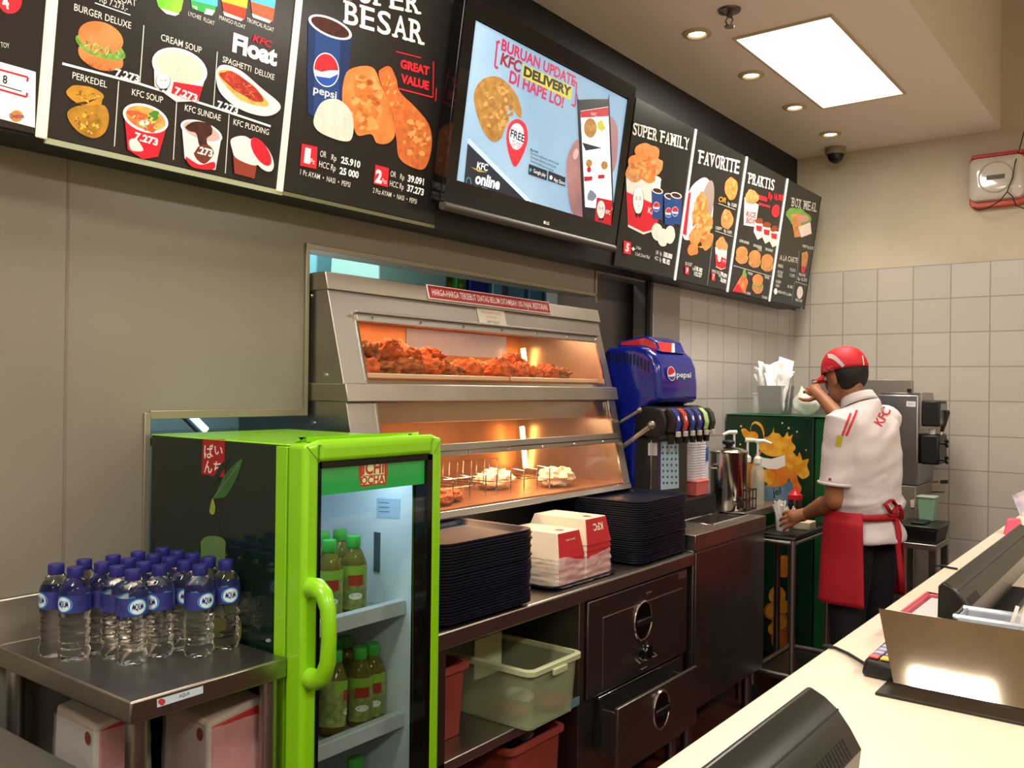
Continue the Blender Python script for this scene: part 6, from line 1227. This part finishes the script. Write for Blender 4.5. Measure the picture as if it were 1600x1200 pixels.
# face details
for s in (1, -1):
    e = MB().blob(hp3(.080, s*.032, .006), (.011, .014, .010), n=12, M=HM).build('eye', mat('eye_white', '#e8e2da', .3), person, smooth=80); MB().blob(hp3(.0895, s*.032, .006), (.003, .006, .006), n=10, M=HM).build('iris', mat('iris', '#1c100a', .2), e, smooth=80)
MB().blob(hp3(.094, 0, -.068), (.006, .022, .005), n=10, M=HM).build('mouth', mat('lips', '#7a4038', .5), person, smooth=80)
# hair below the cap
def hairf(u, v):
    th = math.radians(98+168*u); c = -.068+.125*v; k = 1-.25*max(0, (-c-.02)/.05)**2
    rr = math.sqrt(max(.05, 1-((c-.02)/.108)**2)); low = .012*math.cos((u-.5)*9)
    return hp3(-.008+.101*rr*k*math.cos(th)*(.98), .0845*rr*k*math.sin(th), c+(1-v)*low)
MB().grid(hairf, 40, 10).build('hair', HAIR, person, smooth=80, solid=.008)
# shirt
rings = [(.772, 1362, .176, .130, 0), (.80, 1362, .172, .127, 0), (.85, 1358, .160, .118, 0), (.885, 1354, .150, .112, 0), (.91, 1356, .164, .124, 0), (.94, 1357, .170, .128, 0), (1.0, 1356, .167, .124, 0), (1.08, 1355, .166, .124, 0), (1.16, 1354, .168, .124, 0), (1.23, 1352, .170, .118, .05), (1.28, 1350, .166, .104, .12), (1.315, 1348, .140, .090, .22), (1.345, 1346, .100, .080, .34), (1.37, 1344, .078, .074, .42)]
N = 44
def ring(z, px, hw, hd, sl, add=0):
    c = ctr(px, z); out = []
    for k in range(N):
        a = 2*math.pi*k/N; sgn = lambda t: math.copysign(abs(t)**.86, t)
        f = sgn(math.cos(a))*(hd+add); l = sgn(math.sin(a))*(hw+add); p = c+FV*f+LV*l; p.z -= sl*f
        w = .006*noise.noise(p*9)+.004*noise.noise(p*21); p += (FV*math.cos(a)+LV*math.sin(a))*w; out.append(p)
    return out
sm = MB(); R_l = [ring(*r) for r in rings]
sm.add([p for r in R_l for p in r], [(i*N+k, i*N+(k+1) % N, (i+1)*N+(k+1) % N, (i+1)*N+k) for i in range(len(R_l)-1) for k in range(N)]+[tuple(range(N))[::-1], tuple(range((len(R_l)-1)*N, len(R_l)*N))])
hemL = shL.lerp(elL, .80); sm.tube([shL-LV*.05+UP*.0, shL+LV*.004, shL.lerp(elL, .3), shL.lerp(elL, .55), hemL], [.072, .071, .069, .069, .073], 22)
hemR = shR.lerp(elR, .72); sm.tube([shR+LV*.05, shR-LV*.004, shR.lerp(elR, .35), hemR], [.076, .072, .068, .070], 20)
sm.blob(shL-LV*.012, (.072, .072, .062), n=18); sm.blob(shR+LV*.012, (.068, .068, .060), n=18)
shirt = sm.build('shirt', SHIRT, person, smooth=0)
md = shirt.modifiers.new('r', 'REMESH'); md.mode = 'VOXEL'; md.voxel_size = .007; md2 = shirt.modifiers.new('s', 'SMOOTH'); md2.iterations = 4; md2.factor = .5
freeze(shirt)
for v in shirt.data.vertices:   # folds
    p = v.co+Vector(person.location); z = p.z; q = Vector((p.dot(LV)*5, p.dot(FV)*5, z*13+p.dot(LV)*7))
    k = .011*noise.noise(q)+.008*noise.noise(Vector((p.dot(LV)*9+z*16, z*7, p.dot(FV)*8))); k += .006*math.sin(z*95+p.dot(LV)*22)*max(0, 1-abs(z-.93)/.07)
    v.co += v.normal*k
shirt.data.shade_smooth()
# collar
def colf(u, v):
    a = 2*math.pi*u; c = ctr(1344-5*v, 1.372+.040*v); r = .078-.012*v; p = c+FV*(r*math.cos(a)*.98)+LV*(r*1.0*math.sin(a)); p.z -= .42*r*math.cos(a); return p
MB().grid(colf, 40, 4, True).build('collar', SHIRT, person, solid=.005, smooth=80)
ba = MB().tube([hemL+(elL-shL).normalized()*.001, hemL+(elL-shL).normalized()*-.012], [.0745, .074], 24, cap=False).build('sleeve_cuff', SHIRT, person, solid=.003, smooth=60)
# trousers and shoes
tm = MB(); tm.tube([pelv-UP*.10, pelv-UP*.05, pelv+UP*.0], [.10, .108, .08], 24)
for i, h in enumerate(hips):
    s = 1 if i == 0 else -1; an = feet[i]; kn = Vector((h.x, h.y, .47))+FV*.02+LV*s*.01
    tm.tube([h+UP*.02, h.lerp(kn, .25), h.lerp(kn, .6), kn, kn.lerp(an, .5), an], [.080, .094, .092, .080, .072, .068], 22)
tr = tm.build('trousers', TRO, person, smooth=0); md = tr.modifiers.new('r', 'REMESH'); md.mode = 'VOXEL'; md.voxel_size = .009; md2 = tr.modifiers.new('s', 'SMOOTH'); md2.iterations = 4; freeze(tr); tr.data.shade_smooth()
for an in feet:
    m = MB(); q = an-UP*an.z
    m.tube([q+UP*.035-FV*.065, q+UP*.042-FV*.02, q+UP*.04+FV*.06, q+UP*.03+FV*.13, q+UP*.022+FV*.165], [.030, .042, .043, .036, .020], 14); m.build('shoe', mat('black_shoe', '#141416', .4), person, smooth=70)
# apron
def aprf(u, v):
    a = math.radians(-105+237*u); z = .905-.40*v; hw, hd = .190+.018*v, .148+.024*v
    if v < .08: hw, hd = .172, .132
    p = ctr(1354+2*v, z)+FV*hd*math.copysign(abs(math.cos(a))**.86, math.cos(a))+LV*hw*math.copysign(abs(math.sin(a))**.86, math.sin(a))
    p += (FV*math.cos(a)+LV*math.sin(a))*(.012*v*math.sin(u*19)+.006*noise.noise(Vector((u*6, v*3, 0)))); return p
MB().grid(aprf, 46, 22).build('apron', APR, person, solid=.004, smooth=80)
apr_line = MB()
def aring(a, z, add=.006):
    return ctr(1354, z)+FV*(.122+add)*math.copysign(abs(math.cos(a))**.86, math.cos(a))+LV*(.161+add)*math.copysign(abs(math.sin(a))**.86, math.sin(a))
MB().grid(lambda u, v: aring(2*math.pi*u, .872+.028*v, .008), 48, 3, True).build('waist_tie', APR, person, solid=.004, smooth=80)
MB().tube([aring(math.radians(a), .872, .0115) for a in range(30, 135, 5)], .002, 6).build('tie_piping', mat('pink_piping', '#e0a0a4', .6), person)
# cap
def capf(u, v):
    th = 2*math.pi*u; el = math.pi/2*v; c = .024; return hp3(-.004+.108*math.cos(el)**.75*math.cos(th), .0915*math.cos(el)**.75*math.sin(th), c+.108*math.sin(el))
cp = MB().grid(capf, 48, 14, True); cap_o = cp.build('cap', CAPR, person, solid=.004, smooth=80)
def brimf(u, v):
    th = math.radians(-62+124*u); k = 1+.62*v*math.cos(th*1.15)**1.0; return hp3(-.004+.108*math.cos(th)*k, .0915*math.sin(th)*(1+.12*v), .026-.022*v-.018*(abs(math.sin(th))**2))
MB().grid(brimf, 24, 8).build('cap_brim', CAPR, cap_o, solid=.005, smooth=80)
MB().tube([brimf(i/24, 1) for i in range(3, 22)], .0035, 6).build('brim_edge', CAPW, cap_o)
# prints laid on the cloth surfaces
def bvh(o):
    dg = bpy.context.evaluated_depsgraph_get(); return BVHTree.FromObject(o, dg), origin(o)
def lay(bt, x, y, h=.0022):
    t, off = bt; d = Vector(ray(x, y)).normalized(); loc, n, i, ds = t.ray_cast(Vector(CAM)-off, d)
    if loc is None: return None
    if n.dot(d) > 0: n = -n
    return loc+off+n*h
def decal(name, bt, strips, m, par):
    mb = MB()
    for s in strips:   # s: list of (left px point, right px point)
        rows = [(lay(bt, *l), lay(bt, *r)) for l, r in s]; rows = [q for q in rows if q[0] is not None and q[1] is not None]
        if len(rows) < 2: continue
        mb.add([v for q in rows for v in q], [(2*i, 2*i+1, 2*i+3, 2*i+2) for i in range(len(rows)-1)])
    if mb.f: mb.build(name, m, par, smooth=80)
def band(p, q, w, n=10):
    dx, dy = q[0]-p[0], q[1]-p[1]; L = math.hypot(dx, dy); nx, ny = -dy/L*w/2, dx/L*w/2
    return [((p[0]+dx*i/n+nx, p[1]+dy*i/n+ny), (p[0]+dx*i/n-nx, p[1]+dy*i/n-ny)) for i in range(n+1)]
def lay_text(name, body, p, q, cap, m, bt, par, bold=.03):
    vs, fs = text_mesh(body, bold); dx, dy = q[0]-p[0], q[1]-p[1]; L = math.hypot(dx, dy); ux, uy = dy/L, -dx/L
    pts = [lay(bt, p[0]+dx*x+ux*cap*y, p[1]+dy*x+uy*cap*y) for x, y in vs]
    if any(v is None for v in pts): return
    MB().add(pts, fs).build(name, m, par, smooth=0)
bs = bvh(shirt); bc = bvh(cap_o)
decal('shoulder_stripe', bs, [band((1329, 646), (1316, 681), 3.6), band((1339, 641), (1322, 681), 3.6)], MRED, shirt)
decal('sleeve_badge', bs, [band((1313, 681), (1309, 698), 9)], mat('badge_yellow', '#b8b02c', .6), shirt)
decal('sleeve_button', bs, [band((1295, 749), (1299, 749), 4, 3)], mat('button_red', '#8f1c26', .4), shirt)
lay_text('back_lettering', 'KFC', (1377, 667), (1392, 642), 14, MRED, bs, shirt, .02)
sw = [(1284, 563), (1287, 559.5), (1290, 557.5), (1294, 556.5), (1298, 556.5), (1302, 558), (1306, 560.5), (1310, 564), (1314, 568), (1318, 572.5), (1322, 577.5), (1325, 582)]; ww = [3, 4.5, 5.5, 6.5, 7, 7, 6.5, 6, 5.5, 5, 4, 2]
st = []
for i, (x, y) in enumerate(sw):
    a = sw[max(0, i-1)]; c_ = sw[min(len(sw)-1, i+1)]; dx, dy = c_[0]-a[0], c_[1]-a[1]; L = math.hypot(dx, dy); st.append(((x-dy/L*ww[i]/2, y+dx/L*ww[i]/2), (x+dy/L*ww[i]/2, y-dx/L*ww[i]/2)))
decal('cap_swoosh', bc, [st], mat('cap_grey', '#b9b2b2', .6), cap_o)
decal('cap_back_stripe', bc, [band((1347, 556), (1350.5, 577), 1.6)], CAPW, cap_o)
lay_text('cap_lettering', 'KFC', (1288, 581), (1303, 578), 6.5, mat('cap_pink', '#d86a6a', .6), bc, cap_o, .02)
m = MB()
for pts, w in (([(1388, 801), (1394, 808), (1399, 822), (1401, 836), (1403, 850), (1405, 868), (1407, 890), (1411, 925)], .012), ([(1388, 800), (1380, 788), (1390, 780), (1400, 794), (1391, 801)], .010), ([(1391, 800), (1401, 790), (1409, 800), (1404, 812), (1391, 802)], .010)):
    P_ = []; yl = 4.05
    for x, y in pts:
        q = lay(bs, x, y, .012)
        if q is None or (P_ and abs(q.y-yl) > .06): q = ony(x, y, yl)
        yl = q.y; P_.append(q)
    L_ = [p+Vector((-.6, -.4, 0)).normalized()*w for p in P_]; R__ = [p-Vector((-.6, -.4, 0)).normalized()*w for p in P_]
    m.add(L_+R__, [(i, i+1, i+1+len(P_), i+len(P_)) for i in range(len(P_)-1)])
m.build('apron_ribbon', APR, person, solid=.004, smooth=80)
# ------------------------------------------------------------------ customer counter in the foreground
RZ = .95; RX = 1.504
CREAMC = mat('cream_counter', '#e6d9c2', .35, spec=.4, noise_to='#e2d4bc', nscale=3)
o = thing('service_counter', 'long cream customer counter running along the right', 'counter', (1.85, 2.4, 0))
MB().box(RX, -.6, RZ-.045, 2.25, BACK-.02, RZ).build('counter_top', CREAMC, o, bevel=.003)
MB().box(RX+.035, -.58, 0, 2.22, BACK-.04, RZ-.045).build('counter_base', mat('counter_base', '#5e261d', .5), o)
# display units
POSB = mat('pos_black', '#1c1a17', .30, noise_to='#22201c', nscale=5)
def pos(label, x, y0, y1, z, s=1.):
    o = thing('till_monitor', label, 'till monitor', (x, (y0+y1)/2, RZ), 'till monitors on the counter')
    prof = [(0, 0), (.017, -.0078), (.0305, -.018), (.043, -.034), (.0545, -.053), (.052, -.076), (.045, -.118), (.02, -.135), (-.012, -.13), (-.010, -.012)]
    prof = [(x+a*s, z+b*s) for a, b in prof]
    MB().prism([(a, y0, b) for a, b in prof], (0, y1-y0, 0)).build('back_shell', POSB, o, bevel=.004, seg=3)
    q = [(x-.0125*s, y0+.02, z-.122*s), (x-.0105*s, y0+.02, z-.02*s)]
    MB().hexa([(q[0][0]-.002, y0+.02, q[0][2]), (q[0][0], y0+.02, q[0][2]), (q[0][0], y1-.02, q[0][2]), (q[0][0]-.002, y1-.02, q[0][2]), (q[1][0]-.002, y0+.02, q[1][2]), (q[1][0], y0+.02, q[1][2]), (q[1][0], y1-.02, q[1][2]), (q[1][0]-.002, y1-.02, q[1][2])]).build('screen', mat('pos_screen', '#1d2a38', .1), o)
    gx, gz = x+.0307*s, z-.0178*s
    MB().tube([(gx, y0+.004, gz), (gx, y1-.004, gz)], .0012, 6).build('shell_joint', DARKGAP, o)
    return o, prof
def vents(o, x, z, ya, yb, n, s=1.):
    m = MB()
    A = Vector((x+.044*s, 0, z-.0357*s)); B = Vector((x+.0535*s, 0, z-.0515*s)); d = (B-A); nn = Vector((d.z*-1, 0, d.x)).normalized()
    if nn.x < 0: nn = -nn
    for k in range(n):
        y = ya+(yb-ya)*k/(n-1); q = [A+nn*.0006, B+nn*.0006]
        m.hexa([(q[0].x, y, q[0].z), (q[1].x, y, q[1].z), (q[1].x, y+.0035, q[1].z), (q[0].x, y+.0035, q[0].z), (q[0].x-nn.x*.002, y, q[0].z-nn.z*.002), (q[1].x-nn.x*.002, y, q[1].z-nn.z*.002), (q[1].x-nn.x*.002, y+.0035, q[1].z-nn.z*.002), (q[0].x-nn.x*.002, y+.0035, q[0].z-nn.z*.002)])
    m.build('vent_slots', DARKGAP, o)
z1 = 1.12; e1 = onz(1265, 1070, z1); o, pf = pos('black till monitor at the near end of the counter, vents showing at the bottom edge', e1.x, e1.y-.62, e1.y, z1)
vents(o, e1.x, z1, e1.y-.135, e1.y-.035, 13)
MB().box(e1.x-.005, e1.y-.42, RZ+.012, e1.x+.035, e1.y-.20, z1-.10).build('neck', BLACK, o, bevel=.005); MB().box(e1.x-.07, e1.y-.46, RZ, e1.x+.08, e1.y-.16, RZ+.014).build('base', BLACK, o, bevel=.006)
z2 = 1.078; e2 = onz(1473, 909, z2); o, pf = pos('black till monitor further along the counter behind the clear straw box', e2.x, e2.y, e2.y+.95, z2, .82)
vents(o, e2.x, z2, e2.y+.02, e2.y+.11, 8, .82)
m = MB(); xb = e2.x+.015; 
MB().box(e2.x-.005, e2.y+.30, RZ+.012, e2.x+.03, e2.y+.60, z2-.09).build('neck', BLACK, o, bevel=.005); MB().box(e2.x-.06, e2.y+.25, RZ, e2.x+.07, e2.y+.65, RZ+.014).build('base', BLACK, o, bevel=.006)
# steel organiser with leaning front
GALV = mat('scuffed_steel', '#c2b5a2', .05, 1., noise_to='#ab9d8a', nscale=10, rvar=.03, bscale=60)
bl = onz(1396, 1067, RZ+.006); YB = bl.y; TH = math.radians(33); hgt = .122
o = thing('steel_organizer', 'scuffed steel counter organizer with a leaning front plate on a dark base', 'organizer', (bl.x+.15, YB, RZ))
up = Vector((0, math.sin(TH), math.cos(TH)))
x1 = 2.02; tlx = bl.x-.042; fr0 = Vector((bl.x, YB, RZ+.006))
MB().prism([fr0, Vector((x1, YB, RZ+.006)), Vector((x1+.02, YB, RZ+.006))+up*hgt, Vector((tlx, YB, RZ+.006))+up*hgt], Vector((0, .0016, -.0011))).build('front_plate', GALV, o, bevel=.0004)
MB().box(bl.x-.012, YB-.062, RZ, x1, YB+.17, RZ+.005).build('base_plate', mat('dark_base_plate', '#37322b', .3, .6), o, bevel=.001)
MB().box(bl.x+.01, YB+.155, RZ+.005, x1-.02, YB+.158, RZ+.07).build('back_plate', GALV, o); 
# pink tray, clear box, straws
def px_pt(px, py, z): return onz(px, py, z)
a = onz(1400, 962, RZ+.045); pk = thing('pink_tray', 'pink plastic tray of white napkins behind the steel organizer', 'tray', (1.63, 1.88, RZ))
tx0, tx1, ty0, ty1 = 1.592, 1.665, 1.80, 2.07
m = MB().taper(tx0, ty0, tx1, ty1, RZ+.001, RZ+.006, .010); w = .006
m.hexa([(tx0+.01, ty0+.01, RZ+.003), (tx0+.016, ty0+.01, RZ+.003), (tx0+.016, ty1-.01, RZ+.003), (tx0+.01, ty1-.01, RZ+.003), (tx0, ty0, RZ+.048), (tx0+.006, ty0, RZ+.048), (tx0+.006, ty1, RZ+.048), (tx0, ty1, RZ+.048)])
m.hexa([(tx1-.016, ty0+.01, RZ+.003), (tx1-.01, ty0+.01, RZ+.003), (tx1-.01, ty1-.01, RZ+.003), (tx1-.016, ty1-.01, RZ+.003), (tx1-.006, ty0, RZ+.048), (tx1, ty0, RZ+.048), (tx1, ty1, RZ+.048), (tx1-.006, ty1, RZ+.048)])
m.hexa([(tx0+.01, ty1-.016, RZ+.003), (tx1-.01, ty1-.016, RZ+.003), (tx1-.01, ty1-.01, RZ+.003), (tx0+.01, ty1-.01, RZ+.003), (tx0, ty1-.006, RZ+.048), (tx1, ty1-.006, RZ+.048), (tx1, ty1, RZ+.048), (tx0, ty1, RZ+.048)])
m.hexa([(tx0+.01, ty0+.01, RZ+.003), (tx1-.01, ty0+.01, RZ+.003), (tx1-.01, ty0+.016, RZ+.003), (tx0+.01, ty0+.016, RZ+.003), (tx0, ty0, RZ+.048), (tx1, ty0, RZ+.048), (tx1, ty0+.006, RZ+.048), (tx0, ty0+.006, RZ+.048)])
m.build('tray_body', mat('rose_plastic', '#d8606e', .35), pk, bevel=.002)
m = MB(); m.tube([(tx0, ty0, RZ+.048), (tx1, ty0, RZ+.048), (tx1, ty1, RZ+.048), (tx0, ty1, RZ+.048)], .004, 6, closed=True); m.build('rim', mat('rose_plastic', '#d8606e', .35), pk)
for i in range(5): tag(MB().box(tx0+.014, ty0+.03, RZ+.0065+i*.008, tx1-.012, ty1-.03, RZ+.014+i*.008).build('paper_napkin', NAP, None, bevel=.002), 'folded white napkin lying in the pink tray on the counter', 'napkin', 'napkins in the pink tray')
cx0, cx1, cy0, cy1, cz = 1.735, 1.98, YB+.02, YB+.15, RZ+.112
o = thing('clear_box', 'clear plastic box of wrapped straws on the steel organizer', 'box', (1.84, YB+.08, RZ+.006))
CLR = mat('clear_plastic', '#cdd6e0', .08, alpha=.35, spec=.8); m = MB()
m.taper(cx0, cy0+.02, cx1, cy1, RZ+.006, RZ+.011, .006); 
for a in ((cx0, cy0+.064, cx0+.004, cy1), (cx1-.004, cy0+.064, cx1, cy1), (cx0+.004, cy1-.004, cx1-.004, cy1)): m.box(a[0], a[1], RZ+.011, a[2], a[3], cz)
m.hexa([(cx0+.004, cy0+.02, RZ+.011), (cx1-.004, cy0+.02, RZ+.011), (cx1-.004, cy0+.024, RZ+.011), (cx0+.004, cy0+.024, RZ+.011), (cx0+.004, cy0+.058, cz), (cx1-.004, cy0+.058, cz), (cx1-.004, cy0+.062, cz), (cx0+.004, cy0+.062, cz)])
m.build('box_body', CLR, o, bevel=.002)
m = MB(); m.tube([(cx0-.003, cy0+.058, cz), (cx1, cy0+.058, cz), (cx1, cy1+.003, cz), (cx0-.003, cy1+.003, cz)], .0045, 6, closed=True); m.build('rim', mat('clear_rim', '#c3ccd6', .1, alpha=.4, spec=.8), o)
MB().box(cx0+.008, cy0+.064, RZ+.0115, cx0+.048, cy1-.008, RZ+.082).build('blue_insert', mat('grey_blue_insert', '#69728f', .4), o, bevel=.003)
rn = random.Random(2)
for i in range(18):
    x = cx0+.05+.085*rn.random(); y = cy0+.075+.06*rn.random(); q = Vector((x, y, RZ+.014)); e = q+Vector((rn.uniform(.02, .05), rn.uniform(-.02, .03), .125))
    tag(MB().tube([q, e], .0032, 6).build('wrapped_straw', mat('straw_wrapper', '#f1eee8', .5), None), 'wrapped straw leaning in the clear box on the counter', 'straw', 'straws in the clear box')
# card reader
c = onz(1362, 1050, RZ); o = thing('card_reader', 'small black card reader with coloured keys beside the steel organizer', 'card reader', (1.60, 1.60, RZ))
ay = Vector((-1, .08, 0)).normalized(); ax = Vector((.08, 1, 0)).normalized(); c0 = Vector((1.6735, 1.548, RZ))
def cr(l, w, z): p = c0+ax*l+ay*w; return Vector((p.x, p.y, RZ+z))
q = [cr(.0, 0, .001), cr(.13, 0, .001), cr(.13, .075, .001), cr(0, .075, .001), cr(.004, .006, .030), cr(.13, .003, .042), cr(.13, .072, .042), cr(.004, .069, .030)]
MB().hexa(q).build('reader_body', BLACK, o, bevel=.008, seg=3)
rk = [('#c23a2a', 0), ('#d8c02a', 1), ('#3f9a3a', 2)]
for k, (cl, i) in enumerate(rk):
    m = MB(); w0 = .010+.019*(2-i); m.hexa([cr(.010, w0, .0312), cr(.026, w0, .0326), cr(.026, w0+.016, .0326), cr(.010, w0+.016, .0312), cr(.010, w0, .0342), cr(.026, w0, .0356), cr(.026, w0+.016, .0356), cr(.010, w0+.016, .0342)]); m.build('key', mat('key_'+cl, cl, .4), o, bevel=.001)
for r_ in range(4):
    for k in range(3):
        m = MB(); l0 = .032+.018*r_; w0 = .010+.019*k; m.hexa([cr(l0, w0, .0325+.0012*r_), cr(l0+.013, w0, .0335+.0012*r_), cr(l0+.013, w0+.015, .0335+.0012*r_), cr(l0, w0+.015, .0325+.0012*r_), cr(l0, w0, .0362+.0014*r_), cr(l0+.013, w0, .0372+.0014*r_), cr(l0+.013, w0+.015, .0372+.0014*r_), cr(l0, w0+.015, .0362+.0014*r_)]); m.build('key', mat('key_lilac', '#b8b4d8', .4), o, bevel=.001)
p0 = cr(.0, .04, .012)
pts = [p0, onz(1325, 1021, RZ+.004), onz(1305, 1012, RZ+.004), onz(1287, 1009, RZ+.004)]; e_ = pts[-1]
MB().tube(pts+[Vector((RX+.004, e_.y+.01, RZ+.004)), Vector((RX-.006, e_.y+.012, RZ-.004)), Vector((RX-.006, e_.y+.015, RZ-.10))], .003, 8).build('cord', RUBBER, o)
pts = [onz(x, y, RZ+.003) for x, y in ((1496, 889), (1484, 887), (1472, 884), (1462, 884))]; e_ = pts[-1]
tag(MB().tube(pts+[Vector((RX+.003, e_.y+.02, RZ+.003)), Vector((RX-.006, e_.y+.02, RZ-.01)), Vector((RX-.006, e_.y+.02, RZ-.12))], .003, 8).build('power_cord', RUBBER, None), 'thin black cord leaving the far till monitor over the counter edge', 'cord')
# small things at the far end
a, b_ = onz(1567, 835, RZ), onz(1584, 832, RZ)
tag(MB().hexa([(a.x, a.y, RZ), (a.x+.05, a.y, RZ), (a.x+.05, a.y+.10, RZ), (a.x, a.y+.10, RZ), (a.x+.008, a.y+.02, RZ+.05), (a.x+.042, a.y+.02, RZ+.05), (a.x+.042, a.y+.08, RZ+.05), (a.x+.008, a.y+.08, RZ+.05)]).build('pink_holder', mat('hot_pink_plastic', '#e0506e', .4), None, bevel=.004), 'small pink holder on the counter above the far till monitor', 'holder')
c = onz(1597, 806, RZ); o = thing('leaflet', 'purple printed leaflet standing at the far end of the counter', 'leaflet', (c.x, c.y, RZ))
q = [onz(1597, 795, RZ+.004)]; Yp = c.y; 
A = [ony(1594, 797, Yp), ony(1581, 766, Yp), ony(1602, 757, Yp), ony(1626, 790, Yp)]; zmin = min(p.z for p in A)
A = [p+Vector((0, .02*i*.3, RZ+.001-zmin)) for i, p in enumerate(A)]
MB().prism(A, (0, .0012, 0)).build('sheet', mat('leaflet_paper', '#e6dfe8', .5, noise_to='#a99ac4', nscale=22, namp=1.2), o)
MB().box(c.x+.0, c.y-.006, RZ, c.x+.07, c.y+.02, RZ+.012).build('holder_foot', WHITE, o, bevel=.002)
